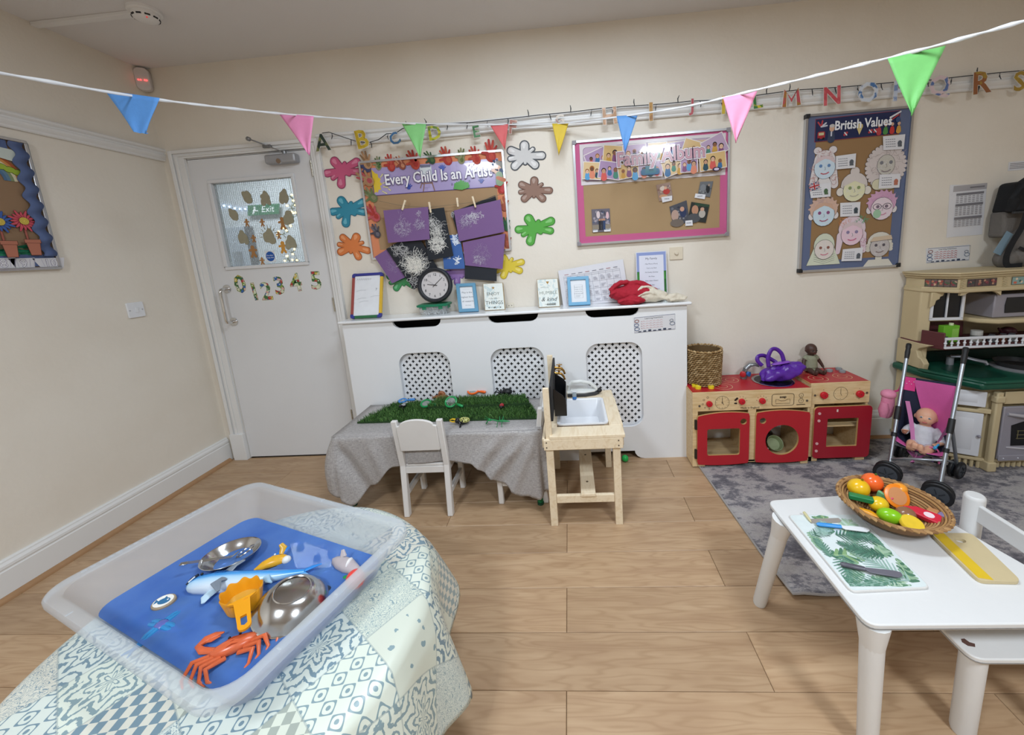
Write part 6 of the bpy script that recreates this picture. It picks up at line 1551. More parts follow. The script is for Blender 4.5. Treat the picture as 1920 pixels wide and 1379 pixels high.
# ================================================================== WOODEN TOY COOKER AND OVEN
REDP = mat('b3222c', .38, 0, .04, 10, bump=.04, bscale=60, name='red_laminate')
PLYE = mat('c79f68', .5, 0, .1, 40, name='ply_edge')
INK = mat('2b211b', .6, 0, 0)
KZ = .007
def carcass(t, x0, x1, y0, y1, z1, fas, divs=()):
 obj('side_panel', MB().use(PLY).box(x0, x0+.012, y0, y1, KZ+.0, z1-.008), t, bevel=.001)
 obj('side_panel', MB().use(PLY).box(x1-.012, x1, y0, y1, KZ+.0, z1-.008), t, bevel=.001)
 for d in divs: obj('divider', MB().use(PLY).box(d-.006, d+.006, y0+.002, y1-.008, .03, z1-.01), t)
 obj('bottom_panel', MB().use(PLY).box(x0+.012, x1-.012, y0+.004, y1, .030, .040), t)
 obj('back_panel', MB().use(PLY).box(x0+.012, x1-.012, y1-.008, y1, .04, z1-.008), t)
 obj('fascia', MB().use(PLY).box(x0, x1, y0-.008, y0, fas, z1), t, bevel=.001, label='pale ply control fascia')
 top = MB().use(PLYE).box(x0, x1, y0, y1, z1-.010, z1-.002); obj('top_board', top, t, bevel=.001)
 obj('worktop', MB().use(REDP).box(x0+.003, x1-.003, y0+.001, y1-.004, z1-.002, z1), t, label='red laminate worktop')
def kdoor(t, y, outline, hole, extra=(), hinge=None, label='red door'):
 F = Frame((0,y,0), (1,0,0), (0,0,1))
 d = obj('door', plate_mesh(outline, [hole]+list(extra), F, 0, .012, REDP), t, label=label)
 d.data.materials.append(PLYE)
 for p in d.data.polygons:
  if abs(p.normal.y) < .5: p.material_index = 1
 return d
def knob(t, x, y, z, r=.017):
 M = Matrix.Rotation(PI/2, 4, 'X')
 k = obj('control_knob', MB().use(plastic('c4202c', .3)).lathe([(0,0),(r*.9,0),(r,.004),(r,.012),(r*.85,.016),(r*.35,.017),(0,.017)], (x,y,z), 22, M), t, label='round red control knob')
 obj('knob_screw', MB().use(mat('8d2a30', .4)).lathe([(0,.017),(.0035,.017),(.003,.0185),(0,.0185)], (x,y,z), 8, M), k)
def curved(x0, x1, zl, zr, zb0, zb1, bulge, r=.018, n=12):
 pts = []
 for i in range(n+1): u = i/n; pts.append((x0+r*.3+(x1-x0-r*.6)*u, zl+(zr-zl)*u+bulge*4*u*(1-u)))
 pts = [(x0, zl-r)]+pts+[(x1, zr-r)]
 bot = [(x1, zb1+r)]
 for i in range(n+1): u = 1-i/n; bot.append((x0+r*.3+(x1-x0-r*.6)*u, zb0+(zb1-zb0)*u-bulge*2.2*u*(1-u)))
 return pts+bot+[(x0, zb0+r)]
tk = thing('toy_cooker', 'ply toy cooker and washing machine unit with two red doors', 'play kitchen', (3.42,-.15,KZ))
carcass(tk, 3.100, 3.742, -.28, -.012, .457, .345, (3.426,))
obj('front_stile', MB().use(PLY).box(3.100, 3.128, -.288, -.28, KZ, .345), tk); obj('front_stile', MB().use(PLY).box(3.405, 3.447, -.288, -.28, .03, .345), tk)
obj('front_rail', MB().use(PLY).box(3.13, 3.742, -.288, -.28, .026, .040), tk)
for x in (3.13, 3.70): obj('foot', MB().use(PLY).box(x, x+.04, -.288, -.262, KZ, .030), tk)
kdoor(tk, -.291, curved(3.121, 3.407, .322, .330, .028, .030, .014), rrect(3.176,3.356,.082,.243,.012), [circ(3.374,.282,.0175,20)], label='red cooker door with square window')
kdoor(tk, -.291, curved(3.442, 3.732, .330, .322, .032, .034, .014), circ(3.586,.163,.090,40), [circ(3.479,.282,.0175,20)], label='red washing machine door with round window')
for z in (.27, .09): obj('hinge', MB().use(mat('4a4640', .4, .8, .1)).box(3.109,3.120,-.2985,-.288,z-.028,z+.028).cyl((3.1195,-.2985,z-.028),(3.1195,-.2985,z+.028),.004,n=8), tk)
for x, z in ((3.189,.391),(3.366,.397),(3.476,.396)): knob(tk, x, -.288, z)
p = Print(Frame((0,-.2885,0),(1,0,0),(0,0,1)), 0, lambda c: INK, .00003)
def ringp(x, z, r, w_=.0016, n=28): p.line(circ(x, z, r, n), w_, INK, True)
for k in range(5): a = PI*(.5+.24*k)+.2; ringp(3.189+.034*math.cos(a), .393+.034*math.sin(a), .0055-.0006*k, .0016, 10)
ringp(3.262,.393,.038);
for k in range(12): a = k*PI/6; p.line([(3.262+.029*math.cos(a),.393+.029*math.sin(a)),(3.262+(.033 if k % 3 else .0345)*math.cos(a),.393+(.033 if k % 3 else .0345)*math.sin(a))], .0018, INK)
p.line([(3.262,.420),(3.262,.393)], .0022, INK); p.line([(3.262,.393),(3.270,.380)], .0022, INK); ringp(3.262,.393,.004,.0014,8)
for c in ((3.366,.397),(3.476,.396)):
 for k in range(6): a = PI*(.02+.19*k); p.line([(c[0]+.025*math.cos(a), c[1]+.025*math.sin(a)), (c[0]+.030*math.cos(a), c[1]+.030*math.sin(a))], .002, INK)
p.cap(3.332,.405,3.342,.414,.005,.006, INK); p.cap(3.330,.386,3.338,.386,.004,.005, INK)
p.text('Made in England', 3.362, .352, .0155, INK)
p.line(rrect(3.530,3.648,.362,.430,.012), .0022, INK, True); p.text('soap', 3.589, .407, .019, INK, align='CENTER', offset=.0006)
p.line([(3.551,.374),(3.627,.374),(3.627,.399),(3.612,.397),(3.600,.390),(3.578,.390),(3.566,.397),(3.551,.399)], .0018, INK, True)
ringp(3.686,.418,.0115); ringp(3.686,.386,.0125); p.line([(3.680,.409),(3.682,.400),(3.679,.396)], .0016, INK); p.line([(3.692,.409),(3.690,.400),(3.693,.396)], .0016, INK)
p.text('on', 3.686, .415, .008, INK, align='CENTER'); p.text('off', 3.686, .383, .008, INK, align='CENTER'); p.line([(3.662,.364),(3.708,.365)], .0035, INK)
p.obj('printed_dials', tk, label='black printed dials and lettering on the fascia')
for x, z in ((3.137,.378),(3.718,.385)): obj('bolt', MB().use(mat('7a746c', .35, .8, .1)).cyl((x,-.288,z),(x,-.2905,z), .006, n=12), tk)
CRE = mat('d9b48a', .5)
p = Print(Frame((0,0,.4573),(1,0,0),(0,1,0)), 0, lambda c: CRE, .00002)
for x, y, r in ((3.295,-.205,.052),(3.375,-.105,.048)): p.line(circ(x,y,r,28), .003, CRE, True); p.line(circ(x,y,r*.5,20), .003, CRE, True)
p.obj('hob_rings', tk, label='pale hob rings on the red worktop')
sb = MB().use(STEEL); cx, cy = 3.602, -.150
sb.lathe([(.110,.4595),(.104,.4615),(.098,.4595),(.096,.458)], (cx,cy,0), 40, cap=False); obj('sink_rim', sb, tk, label='steel rim of the inset sink')
obj('sink_bowl', MB().use(mat('3d3f44', .25, .9, .1)).lathe([(.098,.4585),(.0,.4584)], (cx,cy,0), 40, cap=False), tk, label='dark steel sink bowl')
# play tap
tp = MB().use(mat('8f9296', .25, .6, .05, name='silver_plastic'))
tp.loft([((3.462,-.09,.457),.020),((3.464,-.09,.485),.019),((3.474,-.09,.52),.018),((3.497,-.095,.543),.016),((3.525,-.10,.545),.013),((3.545,-.105,.535),.009)], 14, flat=.8)
tt = thing('play_tap', 'silver grey play tap with red and blue turners', 'tap', (3.465,-.09,.457)); obj('spout', tp, tt)
obj('hot_turner', MB().use(plastic('b5262e', .35)).lathe([(0,0),(.017,0),(.017,.014),(.013,.017),(0,.017)], (3.452,-.106,.492), 18, Matrix.Rotation(PI/2, 4, 'X') @ Matrix.Rotation(-.5, 4, 'Y')), tt, label='red hot tap turner')
obj('cold_turner', MB().use(plastic('3f6fb0', .35)).lathe([(0,0),(.015,0),(.015,.012),(0,.014)], (3.482,-.10,.488), 18, Matrix.Rotation(PI/2, 4, 'X') @ Matrix.Rotation(.6, 4, 'Y')), tt, label='blue cold tap turner')
# second unit
to = thing('toy_oven', 'ply toy oven unit with one dark red door, right of the cooker', 'play kitchen', (3.91,-.14,KZ))
carcass(to, 3.750, 4.062, -.26, -.012, .474, .352)
obj('inner_shelf', MB().use(PLY).box(3.762,4.05,-.25,-.02,.205,.213), to); obj('front_stile', MB().use(PLY).box(3.750,3.772,-.268,-.26,KZ,.352), to)
for x in (3.752, 4.01): obj('foot', MB().use(PLY).box(x, x+.05, -.268, -.24, KZ, .035), to)
REDD = mat('9c1a2a', .4, 0, .06, 10)
d = kdoor(to, -.271, rrect(3.766,4.072,.032,.340,.022), rrect(3.838,4.002,.102,.270,.004), label='dark red oven door'); d.data.materials[0] = REDD
for x, z in ((3.792,.303),(3.791,.260),(3.787,.123),(3.786,.078)): obj('door_screw', MB().use(mat('d8a8a8', .4)).cyl((x,-.283,z),(x,-.2855,z), .008, n=12), to)
obj('door_sticker', MB().use(mat('e3cfc8', .4)).box(3.883,3.891,-.2845,-.283,.309,.324), to)
for x, z in ((3.816,.406),(4.006,.405)): knob(to, x, -.268, z, .020)
p = Print(Frame((0,-.2685,0),(1,0,0),(0,0,1)), 0, lambda c: INK, .00003)
p.line(circ(3.908,.410,.037,28), .0017, INK, True); p.line([(3.908,.436),(3.908,.41),(3.914,.398)], .002, INK)
for k in range(4): a = k*PI/2; p.line([(3.908+.027*math.cos(a),.41+.027*math.sin(a)),(3.908+.031*math.cos(a),.41+.031*math.sin(a))], .002, INK)
for c in ((3.816,.406),(4.006,.405)):
 for k in range(4): a = k*PI/2; p.line([(c[0]+.028*math.cos(a),c[1]+.028*math.sin(a)),(c[0]+.031*math.cos(a),c[1]+.031*math.sin(a))], .003, INK)
p.obj('printed_dials', to)
for x, z in ((3.772,.405),(4.046,.408)): obj('bolt', MB().use(mat('7a746c', .35, .8, .1)).cyl((x,-.268,z),(x,-.2705,z), .006, n=12), to)
p = Print(Frame((0,0,.4743),(1,0,0),(0,1,0)), 0, lambda c: CRE, .00002)
for x, y, r in ((3.833,-.19,.048),(3.975,-.175,.045),(3.84,-.08,.04)): p.line(circ(x,y,r,28), .003, CRE, True); p.line(circ(x,y,r*.5,20), .003, CRE, True)
p.obj('hob_rings', to)
# loose knobs
def ringknob(lab, x, y, z, col, grp, r=.0165, h=.014):
 t = thing('loose_knob', lab, 'knob', (x,y,z), group=grp)
 obj('ring', MB().use(plastic(col, .35)).lathe([(r*.45,0),(r,0),(r,h),(r*.8,h+.001),(r*.6,h-.003),(r*.45,h-.003)], (x,y,z), 20, closed=True), t)
 obj('bar', MB().use(plastic(col, .35)).box(x-r*.6, x+r*.6, y-.003, y+.003, z+.001, z+h-.002), t)
for x, y, w_ in ((3.142,-.192,'rearmost'),(3.150,-.226,'front left'),(3.222,-.228,'rightmost')): ringknob('loose yellow knob on the red worktop by the basket, '+w_+' of three', x, y, .4574, 'e6cf2c', 'loose yellow knobs')
for x, y, w_ in ((3.962,-.085,'beside the doll'),(4.030,-.062,'rear right'),(4.020,-.108,'front right')): ringknob('loose grey knob on the oven top, '+w_+' of three', x, y, .4744, '8f9496', 'loose grey knobs', .0165, .012)
# pans and pots inside the washing machine
t = thing('toy_saucepan', 'pale green toy saucepan inside the washing machine door', 'pan', (3.60,-.20,.04))
M = Matrix.Rotation(.9, 4, 'X')
obj('pot', MB().use(plastic('9aa57c', .45)).lathe([(0,0),(.036,0),(.044,.03),(.046,.031),(.042,.029),(.034,.004),(0,.004)], (3.60,-.185,.075), 24, M), t)
obj('handle', MB().use(plastic('d5d6d0', .4)).loft([((3.56,-.21,.062),.005),((3.50,-.22,.055),.006)], 8), t)
t = thing('toy_cup', 'ochre toy cup at the left inside the washing machine', 'cup', (3.515,-.17,.04))
obj('cup', MB().use(plastic('b08a3c', .45)).lathe([(0,0),(.024,0),(.030,.055),(.027,.055),(.022,.004),(0,.004)], (3.515,-.16,.0405), 20), t); obj('band', MB().use(plastic('8f8a5a', .5)).lathe([(.0290,.036),(.0318,.056),(.0300,.056)], (3.515,-.16,.0405), 20, cap=False), t)
t = thing('toy_pot', 'dark grey toy pot at the back of the washing machine', 'pan', (3.59,-.09,.04))
obj('pot', MB().use(plastic('2e3230', .4)).lathe([(0,0),(.04,0),(.046,.06),(.043,.06),(.037,.004),(0,.004)], (3.60,-.08,.0405), 20), t); obj('lid', MB().use(plastic('3a3e3c', .4)).lathe([(0,.061),(.046,.061),(.02,.072),(0,.075)], (3.60,-.08,.0405), 20), t)
# woven basket
def basket_weave(c, r0, r1, h, z, rows, cols, mats, th=.006):
 mb = MB()
 for j in range(rows):
  for i in range(cols):
   a = 2*PI*(i+.5*(j % 2))/cols; r = r0+(r1-r0)*(j+.5)/rows; zz = z+h*(j+.5)/rows
   dz = h/rows*.62; da = PI/cols*1.15
   mb.use(mats[(i*7+j*3+(i*j) % 5) % len(mats)])
   p0 = (c[0]+r*math.cos(a-da), c[1]+r*math.sin(a-da), zz-dz*.35); p1 = (c[0]+(r+th)*math.cos(a), c[1]+(r+th)*math.sin(a), zz); p2 = (c[0]+r*math.cos(a+da), c[1]+r*math.sin(a+da), zz+dz*.35)
   mb.loft([(p0, dz*.35), (p1, dz*.62), (p2, dz*.35)], 6)
 return mb
t = thing('seagrass_basket', 'round woven seagrass basket standing on the red worktop', 'basket', (3.215,-.12,.458))
ws = [mat(c, .8, 0, .15, 90) for c in ('a98c62','97794f','b99e74','86683f')]
bc = (3.213,-.125)
obj('inner_wall', MB().use(mat('6a5232', .9)).lathe([(0,.459),(.088,.459),(.096,.66),(.090,.66),(.082,.465),(0,.465)], (*bc,0), 30), t)
obj('weave', basket_weave(bc, .090, .097, .20, .459, 17, 34, ws), t, weld=False, kind='stuff')
rim = MB()
for i in range(30):
 a = 2*PI*i/30; b_ = a+.16
 rim.use(ws[i % 4]).loft([((bc[0]+.095*math.cos(a),bc[1]+.095*math.sin(a),.663),.0055),((bc[0]+.099*math.cos((a+b_)/2),bc[1]+.099*math.sin((a+b_)/2),.668),.0065),((bc[0]+.096*math.cos(b_+.06),bc[1]+.096*math.sin(b_+.06),.663),.0055)], 7)
obj('braided_rim', rim, t, weld=False, kind='stuff')
# purple bag
PUR = mat('5a2a9c', .3, 0, .12, 40, bump=.3, bscale=35, name='purple_nylon'); PURL = mat('8a4fc0', .35, 0, .1, 40, bump=.2, bscale=40)
t = thing('toy_bag', 'purple fabric toy bag slumped over the toy sink', 'bag', (3.64,-.15,.458))
bm_ = MB().use(PUR); nu, nv = 30, 16; vs = []
for j in range(nv+1):
 for i in range(nu):
  a = 2*PI*i/nu; ph = PI*j/nv
  x, y, z = math.sin(ph)*math.cos(a), math.sin(ph)*math.sin(a), math.cos(ph)
  k = 1+.09*math.sin(4*a+3*ph)+.08*math.sin(9*a-5*ph)+.05*math.sin(13*a+9*ph)
  X = 3.655+.125*x*k; Y = -.145+.062*y*k; Z = .505+.050*z*k+.20*(x*.14)+.006*math.sin(12*x+9*y)
  vs.append((X, Y, max(Z, .4625)))
bm_.add(vs, [(j*nu+i, (j+1)*nu+i, (j+1)*nu+(i+1) % nu, j*nu+(i+1) % nu) for j in range(nv) for i in range(nu)])
obj('body', bm_, t, subsurf=1)
obj('pocket_panel', MB().use(PURL).loft([((3.585,-.150,.553),.016),((3.64,-.155,.566),.024),((3.70,-.150,.571),.02)], 12, flat=.3), t, subsurf=1, label='paler purple panel')
def strap(pts, w_, m_):
 mb = MB().use(m_); n = len(pts); vs = []
 P_ = [Vector(q) for q in pts]; fine = []
 for i in range(n-1):
  a = P_[max(i-1,0)]; c = P_[min(i+2,n-1)]
  for k in range(6):
   u = k/6; fine.append(.5*((2*P_[i])+(P_[i+1]-a)*u+(2*a-5*P_[i]+4*P_[i+1]-c)*u*u+(3*P_[i]-a-3*P_[i+1]+c)*u**3))
 fine.append(P_[-1])
 for i, q in enumerate(fine):
  d = (fine[min(i+1,len(fine)-1)]-fine[max(i-1,0)]).normalized(); s = d.cross(Vector((.2,1,.1))).normalized()*w_/2
  vs += [q-s, q+s]
 mb.add(vs, [(2*i,2*i+1,2*i+3,2*i+2) for i in range(len(fine)-1)]); return mb
for nm, pts in (('carry_handle', [(3.572,-.16,.545),(3.566,-.16,.60),(3.585,-.155,.645),(3.615,-.15,.648),(3.645,-.15,.62),(3.66,-.15,.575)]), ('carry_handle', [(3.55,-.13,.545),(3.525,-.125,.575),(3.53,-.12,.60),(3.565,-.115,.602),(3.61,-.12,.575),(3.63,-.13,.56)])):
 o = obj(nm, strap(pts, .022, PUR), t); s = o.modifiers.new('s', 'SOLIDIFY'); s.thickness = .003
# dolls: one fused skin, clothes as children
def doll(name, lab, loc, rot, sc, skin, dress, pants, leg, hairless=True, hands=None):
 t = thing(name, lab, 'doll', loc, rot, local=True); t.scale = (sc, sc, sc)
 sk_ = mat(skin, .45, 0, .04, 30, name='doll_vinyl')
 b = MB().use(sk_)
 b.ball((0,.0,.152), .034, .034, .036, 18, 12); b.ball((0,-.014,.138), .027, .024, .022, 14, 10)       # skull and cheeks
 b.ball((0,-.036,.141), .0055, .006, .005, 8, 6)                                                       # nose
 for s in (-1, 1):
  b.ball((s*.0345,.002,.146), .006, .005, .010, 8, 6)
  arm = leg['arms'][0 if s < 0 else 1]
  b.loft([((s*.030,0,.102),.013)]+[(q, r) for q, r in arm], 10)
  hq = Vector(arm[-1][0]); pq = Vector(arm[-2][0]); dr = (hq-pq).normalized()
  sd = dr.cross(Vector((0,0,1))).normalized() if abs(dr.z) < .9 else Vector((1,0,0))
  for k in range(4): b.loft([(hq+sd*(k-1.5)*.0048, .0036), (hq+sd*(k-1.5)*.0058+dr*(.012 if k in (1,2) else .010), .0031), (hq+sd*(k-1.5)*.0058+dr*(.017 if k in (1,2) else .014)+Vector((0,-.003,-.002)), .0026)], 6)
  b.loft([(hq-sd*.008*s, .004), (hq-sd*.014*s+dr*.006, .003)], 6)
  lg = leg['legs'][0 if s < 0 else 1]
  b.loft([((s*.018,-.004,.022),.020)]+[(q, r) for q, r in lg], 10)
  f = Vector(lg[-1][0]); b.loft([(f, lg[-1][1]), (f+Vector((0,-.004,.016)), .011), (f+Vector((0,-.006,.026)), .0075)], 8)
 b.loft([((0,0,.012),.030),((0,0,.05),.034),((0,0,.09),.032),((0,0,.112),.020),((0,-.002,.126),.013)], 14)
 obj('body', fuse(b, .0032, 3), t, label='moulded doll body')
 for s in (-1, 1):
  e = obj('eye', MB().use(mat('d5c8c0' if skin > 'a' else '2a1c18', .15)).ball((s*.0125,-.0338,.149), .0055, .0035, .0038, 10, 8), t)
  obj('iris', MB().use(mat('4a6a7a' if skin > 'a' else '1c1412', .1)).ball((s*.0125,-.0362,.1488), .0032, .002, .0032, 10, 7), e)
 obj('lips', MB().use(mat('b5605c' if skin > 'a' else '6a3a34', .35)).ball((0,-.0375,.1285), .0085, .003, .0032, 12, 6), t)
 d = MB().use(mat(dress, .85, 0, .1, 60, bump=.2, bscale=150))
 d.loft([((0,-.002,.030),.041),((0,0,.06),.040),((0,0,.095),.036),((0,0,.112),.024)], 16)
 for s in (-1, 1):
  a0 = Vector(leg['arms'][0 if s < 0 else 1][0][0]); d.loft([((s*.026,0,.102),.017), (Vector((s*.030,0,.102)).lerp(a0, .7), .0165)], 12)
  if leg.get('long'): d.loft([(Vector((s*.030,0,.102)).lerp(a0, .7), .0165), (a0, .015), (Vector(leg['arms'][0 if s < 0 else 1][1][0]), .0125)], 12)
 obj('top', fuse(d, .0035, 3), t)
 d = MB().use(pants); d.ball((0,-.006,.022), .041, .037, .026, 16, 10)
 for s in (-1, 1):
  if leg.get('short'): d.loft([((s*.016,-.006,.022),.024), (Vector(leg['legs'][0 if s < 0 else 1][0][0]), .0205)], 12)
 obj('shorts', fuse(d, .0035, 3), t)
 return t
sit = dict(arms=[[((-.050,-.006,.078),.012),((-.060,-.022,.050),.0095),((-.061,-.035,.036),.008)], [((.050,-.006,.078),.012),((.066,-.014,.050),.0095),((.074,-.020,.030),.008)]], legs=[[((-.026,-.045,.018),.017),((-.030,-.078,.014),.013),((-.031,-.094,.012),.011)], [((.020,-.045,.018),.017),((.024,-.076,.014),.013),((.026,-.092,.012),.011)]])
doll('rag_doll', 'dark skinned baby doll in pale green clothes sitting on the toy oven', (3.863,-.062,.472), .12, .92, '4a332c', '8f917a', mat('85876f', .85, 0, .1, 60, bump=.2, bscale=150), sit)
# ================================================================== DOLL'S PUSHCHAIR
st = thing('toy_pushchair', 'pink and navy toy pushchair with a doll in it', 'pushchair', (4.19,-.46,.006))
TUBE = mat('9da3aa', .3, .75, .05, name='grey_metal_tube'); BLK = mat('17181b', .5, 0, .08)
FLw, FRw, RLw, RRw = Vector((4.015,-.485,.062)), Vector((4.100,-.660,.062)), Vector((4.262,-.262,.050)), Vector((4.378,-.452,.050))
HL, HR = Vector((4.255,-.252,.672)), Vector((4.352,-.450,.697))
wd = WD = (FRw-FLw).normalized()
def wheel(c, lab):
 k_ = 1.42 if c.z > .055 else 1.12
 wd = Vector((.74,.67,0)).normalized()*-1 if c.z > .055 else WD
 for s in (-1, 1):
  cc = c+wd*s*.014
  fr = Frame(cc, Vector((0,0,1)).cross(wd)*-1, (0,0,1))
  w_ = lathe_on(MB().use(BLK), [(r*k_, d) for r, d in ((.028,-.007),(.037,-.008),(.040,-.004),(.040,.004),(.037,.008),(.028,.007))], Frame(cc, fr.x, fr.y), 24)
  wo = obj('wheel', w_, st)
  obj('hub', lathe_on(MB().use(mat('3c4046', .45)), [(r*k_, d) for r, d in ((.0005,-.010),(.006,-.010),(.022,-.0095),(.029,-.0075),(.029,.0075),(.022,.0095),(.006,.010),(.0005,.010))], Frame(cc, fr.x, fr.y), 20), wo)
  sp_ = MB().use(mat('24272b', .5))
  for k in range(5):
   a = 2*PI*k/5; q = Frame(cc, fr.x, fr.y); [sp_.bar(q(.006*math.cos(a),.006*math.sin(a),e), q(.022*k_*math.cos(a),.022*k_*math.sin(a),e), .005, .002) for e in (-.0103,.0103)]
  obj('spokes', sp_, wo, kind='stuff')
for c in (FLw, FRw, RLw, RRw): wheel(c, '')
tl = [FLw+Vector((.004,0,.015)), FLw.lerp(HL, .5), HL-(HL-FLw).normalized()*.06]
trr = [FRw+Vector((.004,0,.015)), FRw.lerp(HR, .5), HR-(HR-FRw).normalized()*.06]
for q in (tl, trr): obj('side_tube', MB().use(TUBE).tube(q, .0085, 12), st, label='grey metal side tube')
for a, c in ((FLw, HL), (FRw, HR)):
 d = (c-a).normalized()
 obj('grip', MB().use(BLK).loft([(c-d*.085,.0095),(c-d*.05,.0115),(c-d*.03,.010),(c-d*.022,.012),(c-d*.004,.0115),(c,.008)], 12), st, label='black hand grip')
L_ = lambda t_: FLw.lerp(HL, t_)
R_2 = lambda t_: FRw.lerp(HR, t_)
for f, w0 in ((L_, RLw), (R_2, RRw)):
 obj('rear_leg', MB().use(TUBE).tube([f(.47), w0+Vector((0,0,.02))], .0075, 10), st)
 obj('joint', MB().use(BLK).loft([(f(.40), .0125), (f(.44), .0135), (f(.50), .0125)], 10), st); obj('clamp', MB().use(BLK).loft([(f(.27),.0115),(f(.30),.0115)], 10), st)
obj('footrest_bar', MB().use(TUBE).tube([FLw.lerp(HL,.10), FLw.lerp(HL,.14).lerp(FRw.lerp(HR,.14),.35)+Vector((-.03,-.02,.02)), FLw.lerp(HL,.2).lerp(FRw.lerp(HR,.2),.8)+Vector((-.02,-.02,.01)), FRw.lerp(HR,.22)], .006, 10), st)
obj('cross_brace', MB().use(TUBE).tube([L_(.22), RRw+Vector((0,0,.03))], .006, 10), st); obj('cross_brace', MB().use(TUBE).tube([R_2(.22), RLw+Vector((0,0,.03))], .006, 10), st)
obj('rear_axle', MB().use(BLK).tube([RLw, RRw], .005, 8), st); obj('front_hub', MB().use(BLK).tube([FLw-wd*.016, FLw+wd*.016], .008, 8), st); obj('front_hub', MB().use(BLK).tube([FRw-wd*.016, FRw+wd*.016], .008, 8), st)
PNK = mat('cc5a9c', .7, 0, .06, 30, bump=.15, bscale=200, name='pink_fabric'); NAV = mat('1b2038', .75, 0, .1, 60, bump=.15, bscale=200, name='navy_fabric')
back = Vector((.786,.618,0))
def seatpt(u, v):      # u across, v from top edge (0) down the back (0.6) to front edge (1)
 if v < .62:
  t_ = .735-(.735-.33)*(v/.62); a, c = L_(t_), R_2(t_); s = .010+.11*math.sin(PI*u)**.7*(v/.62)**1.1+.03*(v/.62); q = a.lerp(c, u)+back*s-Vector((0,0,.11*math.sin(PI*u)**.7*(v/.62)**2))
 else:
  w_ = (v-.62)/.38; t0 = .33-(.33-.235)*w_; a, c = L_(t0), R_2(t0); s = .01+(.11*math.sin(PI*u)**.7+.03)*(1-w_)**1.2; q = a.lerp(c, u)+back*s-Vector((0,0,.11*math.sin(PI*u)**.7*(1-w_)**.8+.018*math.sin(PI*u)*w_))
 return q
def seat_strip(u0, u1, v0, v1, m_, off=0, nu=18, nv=30, curve=0):
 vs = []
 for j in range(nv+1):
  v = v0+(v1-v0)*j/nv
  ua = u0+curve*max(0, (v-.18))*(1 if u0 < .3 else 0); ub = u1-curve*max(0, (v-.18))*(1 if u1 > .7 else 0)
  for i in range(nu+1):
   q = seatpt(ua+(ub-ua)*i/nu, v)-back*off; vs.append(q)
 return MB().use(m_).add(vs, [(j*(nu+1)+i, j*(nu+1)+i+1, (j+1)*(nu+1)+i+1, (j+1)*(nu+1)+i) for j in range(nv) for i in range(nu)])
o = obj('seat_fabric', seat_strip(0, 1, 0, 1, NAV), st, label='navy seat fabric'); s = o.modifiers.new('s', 'SOLIDIFY'); s.thickness = .003
vs = []; nu, nv = 14, 20
for j in range(nv+1):
 v = .02+.50*j/nv
 ua = .22+.30*(j/nv)**1.3; ub = .975-.06*(j/nv)
 for i in range(nu+1): vs.append(seatpt(ua+(ub-ua)*i/nu, v)-back*.011)
o = obj('back_panel', MB().use(PNK).add(vs, [(j*(nu+1)+i, j*(nu+1)+i+1, (j+1)*(nu+1)+i+1, (j+1)*(nu+1)+i) for j in range(nv) for i in range(nu)]), st, label='pink back panel')
o = obj('seat_front', seat_strip(.02, .98, .86, 1.0, PNK, -.002, 18, 6), st, label='pink front edge of the seat'); s = o.modifiers.new('s', 'SOLIDIFY'); s.thickness = .006
obj('shoulder_patch', seat_strip(.0, .24, -.0, .16, mat('d93a86', .6, 0, .05), .008, 6, 6), st, label='bright pink patch at the top corner')
for k in range(5): obj('polka_dot', MB().use(mat('ecd0e0', .6)).ball(seatpt(.03+.045*k, .05+.03*(k % 2))-back*.0095, .0022, n=8, m=5), st)
# doll sitting in it
_leg = dict(long=True, short=True, arms=[[((-.052,-.010,.082),.012),((-.058,-.034,.070),.0095),((-.054,-.046,.078),.008)], [((.050,-.006,.078),.012),((.058,-.028,.056),.0095),((.046,-.044,.052),.008)]],
   legs=[[((-.030,-.045,.030),.018),((-.030,-.070,.016),.014),((-.016,-.088,.022),.011)], [((.026,-.048,.024),.018),((.018,-.078,.016),.014),((.004,-.094,.020),.011)]])
def _flor(nt, N, L, b):
 tc = N.new('ShaderNodeTexCoord'); v = N.new('ShaderNodeTexVoronoi'); v.inputs['Scale'].default_value = 160; L.new(tc.outputs['Object'], v.inputs['Vector'])
 L.new(ramp(N, L, v.outputs['Distance'], [(.2,'b58a9c'),(.4,'c9bcc0'),(.6,'b5a8b0')]), b.inputs['Base Color']); b.inputs['Roughness'].default_value = .8
dq = L_(.33).lerp(R_2(.33), .5)+back*.075
dl = doll('baby_doll', 'bald baby doll in a white top strapped in the pink pushchair', (dq.x, dq.y, .156), -.83, 1.2, 'd8a487', 'c9c9d0', node_mat('floral_cotton', _flor), _leg)
dl.rotation_euler = (-.22, 0, -.83)
MAU = mat('c478a8', .6, 0, .05)
obj('harness_strap', strap([seatpt(.12,.28)-back*.01, seatpt(.28,.45)-back*.07, seatpt(.42,.6)-back*.15, seatpt(.50,.8)-back*.16, seatpt(.5,.95)-back*.02], .020, MAU), st, label='mauve harness strap');
obj('waist_strap', strap([seatpt(.3,.62)-back*.13, seatpt(.5,.62)-back*.165, seatpt(.68,.6)-back*.12], .014, mat('8f4a7a', .6)), st)
obj('harness_strap', strap([seatpt(.95,.42)-back*.01, seatpt(.80,.55)-back*.05, seatpt(.70,.62)-back*.10], .012, MAU), st)
t = thing('toy_keys', 'pink blue and purple toy keys beside the doll in pushchair', 'toy', tuple(seatpt(.76,.66)))
q = seatpt(.76,.62)-back*.10+Vector((0,0,.015))
obj('key_ring', MB().use(plastic('d86a9c', .4)).tube([q+wd*.020*math.cos(a)+Vector((0,0,.020*math.sin(a))) for a in [2*PI*k/14 for k in range(14)]], .004, 6, True), t)
